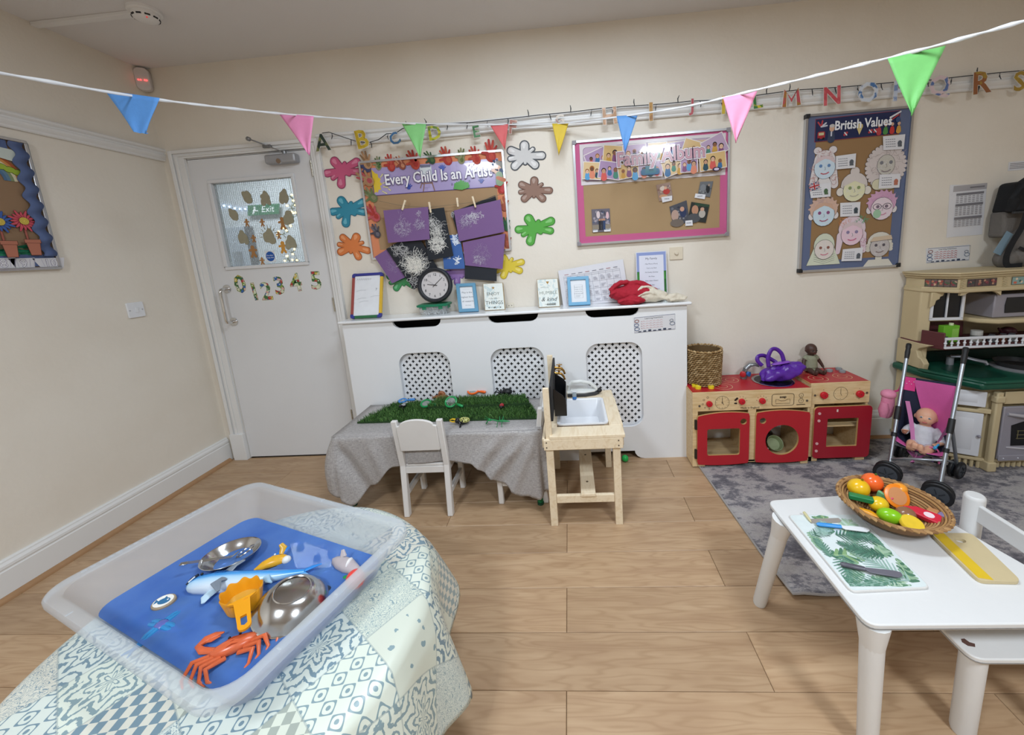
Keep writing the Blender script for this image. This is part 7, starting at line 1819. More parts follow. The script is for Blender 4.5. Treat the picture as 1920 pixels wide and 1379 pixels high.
for k, (c, a) in enumerate((('3fa5d8',.3),('7a4ab0',-.25),('d86a9c',.05))):
 m_ = MB().use(plastic(c, .4)); e = q+wd*(.010*(k-1)+.012)+Vector((0,0,.016 if k == 0 else -.016)); d = Vector((wd.x*a*.05, wd.y*a*.05, .03 if k == 0 else -.038)); m_.loft([(e,.007),(e+d*.3,.008),(e+d*.45,.004),(e+d*.9,.0045),(e+d,.003)], 8); obj('key', m_, t)
# little backpack on the left tube
t = thing('toy_backpack', 'small pink toy backpack hanging on the pushchair left side', 'bag', tuple(L_(.5)))
q = L_(.50)-wd*.048+back*.0
BP = mat('cf7f9c', .6, 0, .18, 60, bump=.2, bscale=80, name='pink_patterned_fabric')
m_ = MB().use(BP); m_.loft([(q+Vector((0,0,-.085)),.012),(q+Vector((0,0,-.07)),.030),(q+Vector((0,0,-.01)),.034),(q+Vector((0,0,.06)),.031),(q+Vector((0,0,.078)),.014)], 14, flat=.75); obj('body', m_, t, subsurf=1)
obj('top_flap', MB().use(mat('d98aa6', .6, 0, .1, 60)).ball(q+Vector((0,0,.052)), .035, .033, .026, 14, 9), t); obj('front_pocket', MB().use(BP).loft([(q-back*.026-wd*.008+Vector((0,0,-.07)),.016),(q-back*.03-wd*.008+Vector((0,0,-.03)),.024),(q-back*.026-wd*.008+Vector((0,0,.01)),.016)], 12), t)
obj('shoulder_strap', strap([q+Vector((0,0,.07)), L_(.62)-wd*.012, L_(.70)-wd*.004], .010, mat('d93a86', .6, 0, .05)), t)
# ================================================================== BEIGE PLASTIC PLAY KITCHEN
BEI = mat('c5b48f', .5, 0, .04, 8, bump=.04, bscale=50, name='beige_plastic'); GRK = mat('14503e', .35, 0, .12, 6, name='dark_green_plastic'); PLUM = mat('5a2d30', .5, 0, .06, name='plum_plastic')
GRY = mat('9b98a2', .35, .2, .05, name='silver_grey_plastic'); WHP = mat('dcdee4', .38, 0, .02, name='white_plastic'); DRK = mat('15161a', .2, 0, .1)
XE = 5.55
pk = thing('play_kitchen', 'large beige plastic play kitchen with green worktop and plum shelf', 'play kitchen', (4.95,-.2,.006))
def ext(name, poly, z0, z1, m_, bevel=.004, parent=pk, **k): return obj(name, MB().use(m_).prism(poly, FLOORF, z0, z1), parent, bevel=bevel, **k)
base = [(4.385,-.02),(4.385,-.285),(4.575,-.392),(XE,-.392),(XE,-.02)]
def inset(poly, d):
 cx = sum(p[0] for p in poly)/len(poly); return [(x+(d if x < cx else -d), y+(d if y < -.2 else 0)) for x, y in poly]
ext('lower_carcass', inset(base, .012), .05, .455, BEI, .002)
ext('base_plinth', inset(base, .026), .007, .05, BEI, .002)
pr = MB().use(BEI)
for i in range(8): u = i/8; a = Vector((4.41,-.289)).lerp(Vector((4.575,-.383)), u+.03); pr.cyl((a.x,a.y,.007),(a.x,a.y,.048), .008, n=8)
for i in range(34): x = 4.63+i*.027; pr.cyl((x,-.372,.007),(x,-.372,.048), .009, n=8)
obj('ribbed_plinth', pr, pk, kind='stuff')
ext('lower_rail', [(4.383,-.03),(4.383,-.290),(4.575,-.400),(XE,-.400),(XE,-.03)], .048, .066, BEI)
for x in (4.582, 5.02):
 cm = MB().use(BEI).box(x-.016, x+.016, -.416, -.390, .05, .44); cm.box(x-.022,x+.022,-.422,-.388,.385,.42); cm.box(x-.022,x+.022,-.424,-.36,.007,.06); obj('front_column', cm, pk, bevel=.006)
DG = Frame((4.397,-.302,0), (.182,-.104,0), (0,0,1)); DL = .205
def panel(name, fr, x0, x1, z0, z1, m_, raised=True, parent=pk, lab=None):
 o = obj(name, MB().use(m_).prism(rrect(x0,x1,z0,z1,.004,2), fr, 0, .008), parent, bevel=.003, label=lab)
 if raised:
  w2, h2 = (x1-x0), (z1-z0); ix, iz = min(.03, w2*.2), min(.03, h2*.22)
  obj('raised_panel', MB().use(m_).hexa([fr(x0+ix,z0+iz,.007),fr(x1-ix,z0+iz,.007),fr(x1-ix,z1-iz,.007),fr(x0+ix,z1-iz,.007)], [fr(x0+ix+.01,z0+iz+.01,.0125),fr(x1-ix-.01,z0+iz+.01,.0125),fr(x1-ix-.01,z1-iz-.01,.0125),fr(x0+ix+.01,z1-iz-.01,.0125)]), o, bevel=.002)
 return o
panel('drawer_front', DG, .008, .170, .352, .436, WHP, lab='white moulded drawer front')
d = panel('cupboard_door', DG, .006, .168, .078, .318, WHP, lab='white moulded cupboard door')
obj('door_knob', MB().use(GRY).ball(DG(.158,.195,.018), .008, .010, .007, 10, 8), d)
obj('middle_rail', MB().use(BEI).prism([(.0,.322),(.19,.322),(.19,.346),(.15,.346),(.14,.338),(.04,.338),(.03,.346),(0,.346)], DG, -.004, .014), pk, bevel=.003)
FR = Frame((0,-.402,0), (1,0,0), (0,0,1))
obj('oven_door', MB().use(GRY).prism(rrect(4.608,4.995,.072,.362,.006,3), FR, 0, .014), pk, bevel=.004, label='silver grey oven door')
arcw = [(4.66,.15),(4.945,.15),(4.955,.27)]+[(4.955-.30*u, .27+.022*math.sin(PI*u)) for u in (.15,.3,.5,.7,.85)]+[(4.65,.262)]
obj('oven_window', MB().use(DRK).prism(arcw, FR, .0142, .0155), pk, label='dark oven window')
orr = MB().use(mat('8a8260', .4, .5))
for i in range(7): orr.bar(FR(4.685+i*.038,.188,.0165), FR(4.685+i*.038,.235,.0165), .003, .002)
for z in (.19,.21,.232): orr.bar(FR(4.68,z,.0165), FR(4.925,z,.0165), .003, .002)
obj('oven_rack', orr, pk, kind='stuff')
obj('oven_handle', MB().use(mat('b9b8c0', .3, .4)).loft([(FR(4.625,.325,.016),.008),(FR(4.68,.318,.030),.010),(FR(4.80,.308,.036),.011),(FR(4.92,.318,.030),.010),(FR(4.98,.325,.016),.008)], 12), pk)
obj('oven_trim', MB().use(mat('c5c4cc', .3, .3)).loft([(FR(4.64,.142,.014),.004),(FR(4.80,.122,.018),.006),(FR(4.965,.142,.014),.004)], 10), pk)
obj('lower_drawer', MB().use(GRY).prism(rrect(4.608,4.995,.068,.098,.003,2), FR, .013, .019), pk, bevel=.002)
for i in range(5): obj('drawer_rivet', MB().use(WHP).ball(FR(4.63+i*.07,.083,.020), .003, n=8, m=5), pk)
obj('control_panel', MB().use(BEI).prism([(4.61,.375),(4.99,.375),(4.99,.44),(4.61,.44)], FR, 0, .008), pk, bevel=.003)
obj('panel_clock', MB().use(mat('4a4640', .3)).prism(rrect(4.70,4.76,.385,.43,.004,2), FR, .008, .011), pk)
tag(obj('oven_glove', MB().use(mat('d88a98', .8, 0, .08, 60, bump=.2)).ball((4.735,-.425,.40), .022, .012, .035, 14, 10)), 'pink fabric oven glove hanging at the beige kitchen front', 'glove')
# worktop
ext('worktop', [(4.362,-.02),(4.372,-.20),(4.478,-.428),(XE,-.428),(XE,-.02)], .457, .498, GRK, .014, label='dark green moulded worktop')
ext('worktop_lip', [(4.372,-.18),(4.375,-.215),(4.484,-.432),(XE,-.432),(XE,-.405),(4.50,-.405),(4.395,-.19)], .490, .507, GRK, .007)
obj('green_basin', MB().use(mat('0d3d31', .3, 0, .1)).prism(rrect(4.49,4.69,-.36,-.16,.05,5), FLOORF, .498, .4995), pk, label='dark inset green basin')
obj('splashback', MB().use(mat('0c2f28', .4)).box(4.43, XE, -.06, -.03, .498, .56), pk, bevel=.004)
ta = MB().use(mat('a5a6ae', .3, .4)); ta.cyl((4.60,-.12,.498),(4.60,-.12,.545), .017, n=14)
ta.loft([((4.585,-.135,.552),.016),((4.62,-.16,.556),.015),((4.66,-.19,.543),.016),((4.695,-.215,.535),.017),((4.70,-.218,.522),.015)], 12, flat=.55); obj('tap', ta, pk, label='grey curved toy tap')
obj('hotplate', MB().use(mat('a9aaae', .3, .3)).lathe([(0,0),(.115,0),(.118,.006),(.10,.009),(0,.009)], (4.86,-.235,.498), 36), pk, label='grey hotplate ring')
t = thing('toy_frying_pan', 'dark toy frying pan on the green worktop at photo edge', 'pan', (4.86,-.235,.507))
obj('pan', MB().use(mat('2b2a2a', .35, 0, .2, 40)).lathe([(0,0),(.085,0),(.10,.026),(.096,.026),(.082,.005),(0,.005)], (4.86,-.225,.508), 32), t); obj('handle', MB().use(BLACK).bar((4.955,-.26,.53),(5.08,-.30,.535), .02, .01), t, bevel=.003)
# uprights and upper part
up = MB().use(BEI)
up.prism([(4.392,-.02),(4.392,-.135),(4.432,-.165),(4.445,-.02)], FLOORF, .48, .96); obj('side_upright', up, pk, bevel=.006)
obj('side_upright', MB().use(BEI).prism([(5.5,-.02),(5.5,-.16),(XE,-.13),(XE,-.02)], FLOORF, .48, .96), pk, bevel=.006)
cb = MB().use(BEI); cb.prism([(-.02,.50),(-.20,.50),(-.205,.535),(-.185,.56),(-.165,.565),(-.15,.60),(-.165,.615),(-.20,.63),(-.225,.645),(-.02,.645)], Frame((4.385,0,0),(0,1,0),(0,0,1)), 0, .03); obj('scroll_bracket', cb, pk, bevel=.004)
obj('back_wall', MB().use(mat('a89a7c', .55, 0, .04)).box(4.43, XE, -.04, -.02, .498, .96), pk, label='beige back wall with shade in its colour')
# plum shelf with white gallery rail
sh_ = [(4.388,-.03),(4.388,-.165),(4.425,-.262),(XE,-.262),(XE,-.03)]
ext('plum_shelf', sh_, .628, .652, PLUM, .006, label='plum coloured shelf')
obj('shelf_front', MB().use(PLUM).prism([(4.388,-.165),(4.425,-.262),(4.434,-.258),(4.397,-.160)], FLOORF, .64, .722), pk, bevel=.004);
obj('shelf_front', MB().use(PLUM).box(4.425, XE, -.262, -.254, .628, .652), pk, bevel=.002)
bkr = [(.0,.652),(.0,.745)]+[(.085-.085*math.cos(a), .745+.055*math.sin(a)) for a in (.5,1,PI/2)]+[(.20+.06*math.sin(a), .80-.06*(1-math.cos(a))) for a in (.3,.8,1.3)]+[(.262,.652)]
obj('shelf_back', MB().use(PLUM).prism(bkr, Frame((4.405,-.10,0),(1,0,0),(0,0,1)), -.006, .006), pk, bevel=.003)
for x in (4.475, 4.60): obj('slat_groove', MB().use(mat('3a1c1f', .6)).box(x-.003,x+.003,-.1075,-.1058,.655,.79), pk)
rl = Frame((0,-.266,0),(1,0,0),(0,0,1))
obj('gallery_rail', MB().use(WHP).prism([(4.424,.684),(XE,.676),(XE,.690),(4.424,.698)], rl, -.004, .006).prism([(4.424,.636),(XE,.628),(XE,.640),(4.424,.648)], rl, -.004, .006), pk, bevel=.002, label='white gallery rail')
for i in range(36):
 x = 4.428+i*.032; dz = -.008*(x-4.424)/(XE-4.424)
 if x > XE-.01: break
 obj('baluster', MB().use(WHP).lathe([(.002,0),(.005,.004),(.0035,.010),(.0075,.018),(.0035,.027),(.005,.033),(.002,.037)], (x,-.266,.648+dz), 10), pk)
# upper cabinets
ucor = [(4.40,-.02),(4.40,-.125),(4.492,-.236),(XE,-.236),(XE,-.02)]
ext('upper_frieze', ucor, .945, 1.012, BEI, .003)
def off(poly, d): return [(x-(d if x < 4.6 else -d), y-(d if y < -.1 else 0)) for x, y in poly]
ext('lower_cornice', off(ucor, .012), .930, .950, BEI, .006); ext('cornice', off(ucor, .010), 1.006, 1.018, BEI, .004); ext('cornice', off(ucor, .020), 1.018, 1.030, BEI, .004); ext('top_board', off(ucor, .026), 1.030, 1.040, BEI, .003)
AF = Frame((4.40,-.125,0), (.092,-.111,0), (0,0,1)); CF = Frame((0,-.2365,0), (1,0,0), (0,0,1))
def tile_strip(fr, x0, x1, z0, z1, n, bgc, dots):
 p = Print(fr, .002); p.rect(x0, x1, z0, z1, '3a3634'); p.rect(x0+.002, x1-.002, z0+.002, z1-.002, bgc); r = random.Random(int(x0*100))
 for k in range(n):
  c = x0+(x1-x0)*(k+.5)/n; w_ = (x1-x0)/n
  for j in range(5): p.disc(c+r.uniform(-.3,.3)*w_, (z0+z1)/2+r.uniform(-.25,.25)*(z1-z0), .006, .006, r.choice(dots))
  p.line([(x0+(x1-x0)*k/n, z0), (x0+(x1-x0)*k/n, z1)], .0015, '3a3634')
 p.obj('tile_strip', pk, label='printed strip of fruit tiles')
tile_strip(AF, .012, .136, .960, 1.002, 5, '6d5f58', ['9c4a40','b5725a','c9a58a','4f6048','8a3f4a'])
tile_strip(CF, 4.528, 4.672, .960, 1.000, 4, '5a4a4a', ['9c5a52','7a3f4a','b58a72','3f4a48'])
tile_strip(CF, 4.745, 4.99, .958, 1.000, 4, '8aa5a0', ['c99a6a','c96a52','e0c9b0','4f6a60'])
for x in (4.505, 4.712):
 rm_ = MB().use(BEI)
 for k in range(6): rm_.loft([(CF(x-.010,.953+k*.009,.002),.003),(CF(x+.010,.960+k*.009,.002),.003)], 6)
 obj('rope_moulding', rm_, pk, kind='stuff')
obj('arched_valance', plate_mesh([(4.50,.952),(4.50,.915)]+[(4.515+.17*u, .918+.028*math.sin(PI*u)) for u in [k/10 for k in range(11)]]+[(4.70,.905),(4.70,.952)], [], CF, -.01, .004, BEI), pk)
# left upper cupboard with window
wf = Frame((4.425,-.16,0), (.15,-.02,0), (0,0,1))
obj('window_panes', MB().use(DRK).prism([(.006,.79),(.145,.79),(.145,.925),(.006,.925)], wf, 0, .002), pk, label='dark toy window panes')
wm = MB().use(WHP)
for x0, x1, z0, z1 in ((-.002,.010,.780,.925),(.139,.152,.780,.925),(-.002,.152,.772,.788),(.070,.077,.788,.925)): wm.prism([(x0,z0),(x1,z0),(x1,z1),(x0,z1)], wf, .002, .012)
obj('window_frame', wm, pk, bevel=.002, label='white toy window frame')
ext('left_cupboard', [(4.42,-.04),(4.425,-.155),(4.59,-.178),(4.60,-.04)], .765, .93, BEI, .002)
obj('curtain_scroll', MB().use(BEI).prism([(-.01,.93),(.05,.93),(.045,.91),(.032,.905),(.030,.892),(.015,.885),(.010,.86),(-.005,.85),(-.012,.845)], wf, .006, .018), pk, bevel=.004)
# microwave and its shelf
ext('microwave_shelf', [(4.60,-.04),(4.64,-.20),(4.70,-.25),(XE,-.25),(XE,-.04)], .752, .778, BEI, .008)
obj('microwave_body', MB().use(GRY).box(4.70, 5.05, -.215, -.05, .780, .905), pk, bevel=.006, label='grey toy microwave')
mw = Frame((0,-.215,0), (1,0,0), (0,0,1))
obj('microwave_window', MB().use(DRK).prism([(4.755,.805),(4.865,.805),(4.872,.848),(4.868,.888),(4.758,.888),(4.752,.848)], mw, 0, .003), pk, label='dark microwave window')
obj('microwave_handle', MB().use(WHP).loft([(mw(4.878,.80,.004),.005),(mw(4.886,.845,.012),.006),(mw(4.880,.895,.004),.005)], 8), pk)
ext('niche_back', [(4.60,-.04),(4.70,-.04),(4.70,-.05),(4.60,-.05)], .778, .945, BEI, .001)
# small things on the plum shelf
t = thing('toy_carton', 'bright green toy carton standing on the plum shelf', 'carton', (4.495,-.185,.652))
obj('box', MB().use(plastic('6fb52e', .5)).box(4.475, 4.555, -.20, -.165, .652, .745), t, bevel=.002); obj('cap', MB().use(plastic('d8e0b8', .5)).cyl((4.525,-.183,.745),(4.525,-.183,.757), .010, n=12), t)
obj('label_patch', MB().use(mat('8fc455', .5)).box(4.517,4.550,-.2012,-.20,.665,.728), t)
t = thing('toy_tin', 'small grey and white toy tin right of the green carton', 'tin', (4.645,-.2,.652))
obj('can', MB().use(mat('b9b8b4', .4)).cyl((4.645,-.20,.652),(4.645,-.20,.712), .024, n=20), t); obj('label_band', MB().use(mat('6a6a66', .5)).cyl((4.645,-.20,.672),(4.645,-.20,.688), .0246, n=20), t)
for k, (x, c, nm) in enumerate(((4.46,'2f6a4a','dark green'),(4.70,'6a6f78','grey'),(4.755,'7a4a3a','brown'),(4.80,'8a8f92','silver'))):
 t = thing('toy_jar', nm+' toy jar low behind the white gallery rail', 'jar', (x,-.22,.652), group=None)
 obj('jar', MB().use(plastic(c, .4)).lathe([(0,0),(.016,0),(.017,.03),(.012,.036),(0,.036)], (x,-.225,.6525), 14), t); obj('lid', MB().use(plastic('4a4a4e', .4)).cyl((x,-.225,.6885),(x,-.225,.694), .012, n=12), t)
t = thing('toy_teapot', 'dark plum toy teapot at the right end of the shelf', 'teapot', (4.84,-.17,.652))
obj('pot', MB().use(plastic('3a1a22', .25)).lathe([(0,0),(.022,0),(.034,.025),(.030,.052),(.015,.062),(0,.064)], (4.838,-.17,.6525), 18), t); obj('spout', MB().use(plastic('3a1a22', .25)).loft([((4.808,-.17,.685),.008),((4.785,-.17,.71),.005)], 8), t)
# baby carrier on top of the kitchen
t = thing('baby_carrier', 'folded black and grey fabric carrier piled on the beige kitchen', 'carrier', (4.87,-.1,1.041))
GF = mat('6a6662', .9, 0, .1, 60, bump=.25, bscale=120, name='grey_padded_fabric'); BF = mat('16181c', .8, 0, .1, 60, bump=.2, bscale=120, name='black_padded_fabric')
bx = MB().use(BF); bx.hexa([(4.80,-.16,1.33),(5.0,-.16,1.33),(5.0,-.03,1.33),(4.80,-.03,1.33)], [(4.815,-.15,1.48),(5.0,-.15,1.50),(5.0,-.03,1.50),(4.825,-.03,1.49)]); obj('headrest', bx, t, bevel=.02, seg=4, label='black padded headrest')
obj('side_wing', MB().use(BF).loft([((4.805,-.13,1.34),.02),((4.80,-.15,1.40),.024),((4.815,-.15,1.47),.02),((4.85,-.15,1.50),.014)], 12), t)
obj('buckle', MB().use(plastic('2b2d31', .4)).box(4.79,5.0,-.165,-.15,1.322,1.334), t, bevel=.002)
m_ = MB().use(GF); m_.hexa([(4.80,-.12,1.20),(4.98,-.12,1.20),(4.98,-.03,1.20),(4.80,-.03,1.20)], [(4.80,-.11,1.34),(4.98,-.11,1.34),(4.98,-.03,1.34),(4.80,-.03,1.34)]); obj('back_panel', m_, t, bevel=.015, seg=3)
for c, r, rt in (((4.89,-.11,1.17),(.075,.05,.085),.5),((4.835,-.115,1.085),(.055,.05,.055),.7),((4.90,-.125,1.09),(.085,.055,.055),.35)):
 obj('padded_seat', MB().use(GF).ball(c, *r, 20, 12, Matrix.Rotation(rt, 4, 'Y')), t)
obj('strap', strap([(4.85,-.165,1.33),(4.835,-.165,1.25),(4.80,-.165,1.17),(4.785,-.16,1.10),(4.80,-.16,1.05),(4.86,-.17,1.05)], .028, BF), t);
obj('strap', strap([(4.83,-.17,1.145),(4.87,-.178,1.125),(4.93,-.18,1.11)], .016, BF), t)
o = card('paper_sheet', Frame((0,-.13,0),(1,0,0),(0,0,1)), [(4.745,1.125),(4.80,1.235),(4.835,1.215),(4.785,1.105)], .002, '7f98a8'); tag(o, 'pale blue folded sheet stuck out behind the carrier straps', 'paper')
# ================================================================== WATER TRAY TABLE
TC = Vector((1.595, -1.59)); TR = .428; TZ = .43
wt = thing('round_table', 'round low table hidden under the patchwork patterned cloth', 'table', (TC.x, TC.y, 0))
obj('tabletop', MB().use(mat('c9b48f', .5)).lathe([(0,.40),(TR-.012,.40),(TR-.006,.412),(TR-.012,.424),(0,.424)], (TC.x,TC.y,0), 48), wt)
for k in range(4): a = PI/4+k*PI/2; obj('leg', MB().use(mat('b59a72', .5)).cyl((TC.x+.30*math.cos(a),TC.y+.30*math.sin(a),0),(TC.x+.27*math.cos(a),TC.y+.27*math.sin(a),.402), .02, n=14), wt)
def _patch(nt, N, L, b):
 M_ = lambda op, a, c=None, d=None: mth(N, L, op, a, c, d)
 tc = N.new('ShaderNodeTexCoord'); mp = N.new('ShaderNodeMapping'); mp.inputs['Rotation'].default_value = (0,0,.62); mp.inputs['Scale'].default_value = (6.6,6.6,1); L.new(tc.outputs['UV'], mp.inputs['Vector'])
 sp = N.new('ShaderNodeSeparateXYZ'); L.new(mp.outputs[0], sp.inputs[0])
 u, v = M_('FRACT', sp.outputs[0]), M_('FRACT', sp.outputs[1])
 cb = N.new('ShaderNodeCombineXYZ'); L.new(M_('FLOOR', sp.outputs[0]), cb.inputs[0]); L.new(M_('FLOOR', sp.outputs[1]), cb.inputs[1])
 wn = N.new('ShaderNodeTexWhiteNoise'); wn.noise_dimensions = '3D'; L.new(cb.outputs[0], wn.inputs['Vector']); rnd_ = wn.outputs['Value']
 x, y = M_('SUBTRACT', u, .5), M_('SUBTRACT', v, .5); r = M_('SQRT', M_('ADD', M_('MULTIPLY', x, x), M_('MULTIPLY', y, y))); th = M_('ARCTAN2', y, x)
 nz = N.new('ShaderNodeTexNoise'); nz.inputs['Scale'].default_value = 5; nz.inputs['Detail'].default_value = 3; nz.inputs['Distortion'].default_value = 1.5; L.new(mp.outputs[0], nz.inputs['Vector'])
 # 1: quatrefoil line work
 q = M_('ADD', M_('COSINE', M_('MULTIPLY', x, 25.13)), M_('COSINE', M_('MULTIPLY', y, 25.13)))
 p1 = M_('MAXIMUM', M_('LESS_THAN', M_('ABSOLUTE', M_('SUBTRACT', q, .35)), .30), M_('GREATER_THAN', q, 1.72))
 # 2: harlequin checks in stripes
 s_ = M_('MULTIPLY', M_('ADD', u, v), 3); t_ = M_('MULTIPLY', M_('SUBTRACT', u, v), 5)
 p2 = M_('LESS_THAN', M_('FRACT', M_('ADD', s_, M_('MULTIPLY', M_('FLOOR', M_('MULTIPLY', t_, 1)), .5))), .5)
 # 3: damask petals
 pet = M_('ADD', r, M_('MULTIPLY', M_('COSINE', M_('MULTIPLY', th, 8)), .07)); wav = M_('SINE', M_('ADD', M_('MULTIPLY', pet, 40), M_('MULTIPLY', nz.outputs['Fac'], 10)))
 p3 = M_('GREATER_THAN', wav, .42)
 # 4: flowing scrolls
 p4 = M_('LESS_THAN', M_('ABSOLUTE', M_('SINE', M_('MULTIPLY', nz.outputs['Fac'], 38))), .42)
 # 5: sparse sprigs
 vo = N.new('ShaderNodeTexVoronoi'); vo.inputs['Scale'].default_value = 4.5; L.new(mp.outputs[0], vo.inputs['Vector']); p5 = M_('LESS_THAN', M_('ADD', vo.outputs['Distance'], M_('MULTIPLY', nz.outputs['Fac'], .5)), .42)
 def sel(lo, hi, p): return M_('MULTIPLY', M_('MULTIPLY', M_('GREATER_THAN', rnd_, lo), M_('LESS_THAN', rnd_, hi)), p)
 mk = M_('ADD', M_('ADD', M_('ADD', sel(-.1,.22,p1), sel(.22,.36,p2)), M_('ADD', sel(.36,.64,p3), sel(.64,.93,p4))), sel(.93,1.1,p5))
 basec = ramp(N, L, M_('FRACT', M_('MULTIPLY', rnd_, 7.3)), [(0,'d8dfd2'),(.35,'d2dad2'),(.6,'d6d5c8'),(.8,'d0d6c8')], 'CONSTANT')
 ink = ramp(N, L, M_('FRACT', M_('MULTIPLY', rnd_, 3.7)), [(0,'768f9c'),(.4,'869da3'),(.7,'93a8ad'),(.88,'a0a89f')], 'CONSTANT')
 seam = M_('GREATER_THAN', M_('MAXIMUM', M_('ABSOLUTE', x), M_('ABSOLUTE', y)), .488)
 c = mixc(N, L, mk, basec, ink); c = mixc(N, L, M_('MULTIPLY', seam, .45), c, '8b9a9c')
 L.new(c, b.inputs['Base Color']); b.inputs['Roughness'].default_value = .32
PATCH = node_mat('patchwork_oilcloth', _patch)
NA, NR = 144, 30; vs = [(TC.x, TC.y, TZ)]; uv = [(0,0)]; fs = []
for j in range(NR):
 for i in range(NA):
  a = 2*PI*i/NA
  if j < 8: r = TR*(j+1)/8*.985; z = TZ; s_ = r
  else:
   t_ = (j-7)/(NR-8); drop = .255+.035*math.sin(3*a+1.2)+.02*math.sin(7*a); d = drop*t_
   w_ = (.5+.5*math.sin(11*a+.8*math.sin(3*a)))*.6+(.5+.5*math.sin(7*a+2.1))*.4
   r = TR+.006+.014*min(1, t_*5)+(.012+.085*w_)*t_**.9; z = TZ-.004-d; s_ = TR+d
   if t_ < .12: z = TZ-.004*t_/.12-d*.8
  vs.append((TC.x+r*math.cos(a), TC.y+r*math.sin(a), z)); uv.append((s_*math.cos(a), s_*math.sin(a)))
for i in range(NA): fs.append((0, 1+i, 1+(i+1) % NA))
for j in range(NR-1):
 for i in range(NA): fs.append((1+j*NA+i, 1+(j+1)*NA+i, 1+(j+1)*NA+(i+1) % NA, 1+j*NA+(i+1) % NA))
me = bpy.data.meshes.new('m'); me.from_pydata(vs, [], fs); me.materials.append(PATCH); ul = me.uv_layers.new(name='UVMap')
for lp in me.loops: ul.data[lp.index].uv = uv[lp.vertex_index]
me.shade_smooth(); o = obj('patterned_tablecloth', me); s = o.modifiers.new('s', 'SOLIDIFY'); s.thickness = .0012
tag(o, 'cream and blue patchwork wipe-clean cloth on the round table', 'tablecloth')
# tray
TCX = Vector((1.532, -1.517)); UL = Vector((.944, -.331)).normalized(); US = Vector((.331, .944)).normalized()
def tp(a, c, z): return Vector((TCX.x+UL.x*a+US.x*c, TCX.y+UL.y*a+US.y*c, z))
def tring(hl, hs, z, r, n=7): return [tp(x, y, z) for x, y in rrect(-hl, hl, -hs, hs, r, n)]
def _frost(nt, N, L, b):
 out = N['Material Output']; tr = N.new('ShaderNodeBsdfTransparent'); tr.inputs[0].default_value = (.97,.98,.99,1)
 tl_ = N.new('ShaderNodeBsdfTranslucent'); tl_.inputs[0].default_value = lin('eef1f4')
 b.inputs['Base Color'].default_value = lin('eaeef2'); b.inputs['Roughness'].default_value = .3
 m1 = N.new('ShaderNodeMixShader'); m1.inputs[0].default_value = .45; L.new(b.outputs[0], m1.inputs[1]); L.new(tl_.outputs[0], m1.inputs[2])
 m2 = N.new('ShaderNodeMixShader'); m2.inputs[0].default_value = .66; L.new(m1.outputs[0], m2.inputs[1]); L.new(tr.outputs[0], m2.inputs[2]); L.new(m2.outputs[0], out.inputs[0])
FROST = node_mat('frosted_polypropylene', _frost)
ty = thing('water_tray', 'large translucent plastic tray of blue water on the patterned cloth', 'tray', (*TCX, TZ))
RZ = .545
R = [tring(.294,.180,.4335,.04), tring(.302,.188,.437,.045), tring(.342,.223,RZ-.012,.055), tring(.344,.225,RZ-.004,.055), tring(.349,.230,RZ,.055), tring(.369,.249,RZ,.06), tring(.372,.252,RZ-.004,.062), tring(.372,.252,RZ-.017,.062)]
mb = MB().use(FROST); vs = [p for r in R for p in r]; n = len(R[0]); fs = [(k*n+i, k*n+(i+1) % n, (k+1)*n+(i+1) % n, (k+1)*n+i) for k in range(len(R)-1) for i in range(n)]; fs.append(tuple(range(n))[::-1]); mb.add(vs, fs)
o = obj('tray_shell', mb, ty); s = o.modifiers.new('s', 'SOLIDIFY'); s.thickness = .0022; s.offset = 0
gb = MB().use(FROST)
for k in range(-10, 11): gb.bar(tp(-.364,k*.017,RZ+.001), tp(-.355,k*.017,RZ+.001), .010, .0015)
obj('rim_ridges', gb, ty, kind='stuff', label='row of moulded ridges on the rim')
for a, c, d in [(.368*s, y, 0) for s in (1,) for y in (-.13,0,.13)]+[(x, .249*s, 1) for s in (1,-1) for x in (-.2,0,.2)]:
 obj('rim_notch', MB().use(FROST).bar(tp(a-(.012 if not d else 0), c-(.012*(1 if c > 0 else -1) if d else 0), RZ+.001), tp(a, c, RZ+.001), .004, .002), ty)
def _water(nt, N, L, b):
 out = N['Material Output']; tr = N.new('ShaderNodeBsdfTransparent'); tr.inputs[0].default_value = (.38,.56,.94,1)
 tc = N.new('ShaderNodeTexCoord'); n = N.new('ShaderNodeTexNoise'); n.inputs['Scale'].default_value = 9; n.inputs['Detail'].default_value = 5; L.new(tc.outputs['Object'], n.inputs['Vector'])
 L.new(ramp(N, L, n.outputs['Fac'], [(.3,'5580c8'),(.7,'6c97d8')]), b.inputs['Base Color']); b.inputs['Roughness'].default_value = .03; b.inputs['IOR'].default_value = 1.33
 n2 = N.new('ShaderNodeTexNoise'); n2.inputs['Scale'].default_value = 14; L.new(tc.outputs['Object'], n2.inputs['Vector']); bp = N.new('ShaderNodeBump'); bp.inputs['Strength'].default_value = .05; L.new(n2.outputs['Fac'], bp.inputs['Height']); L.new(bp.outputs[0], b.inputs['Normal'])
 m = N.new('ShaderNodeMixShader'); m.inputs[0].default_value = .46; L.new(b.outputs[0], m.inputs[1]); L.new(tr.outputs[0], m.inputs[2]); L.new(m.outputs[0], out.inputs[0])
WZ = .459
obj('blue_water', rings_mesh(MB().use(node_mat('blue_water', _water)), [tring(.292,.178,.4352,.039), tring(.2985,.184,.445,.042), tring(.304,.190,WZ,.044)]), ty, label='blue dyed water in the tray')
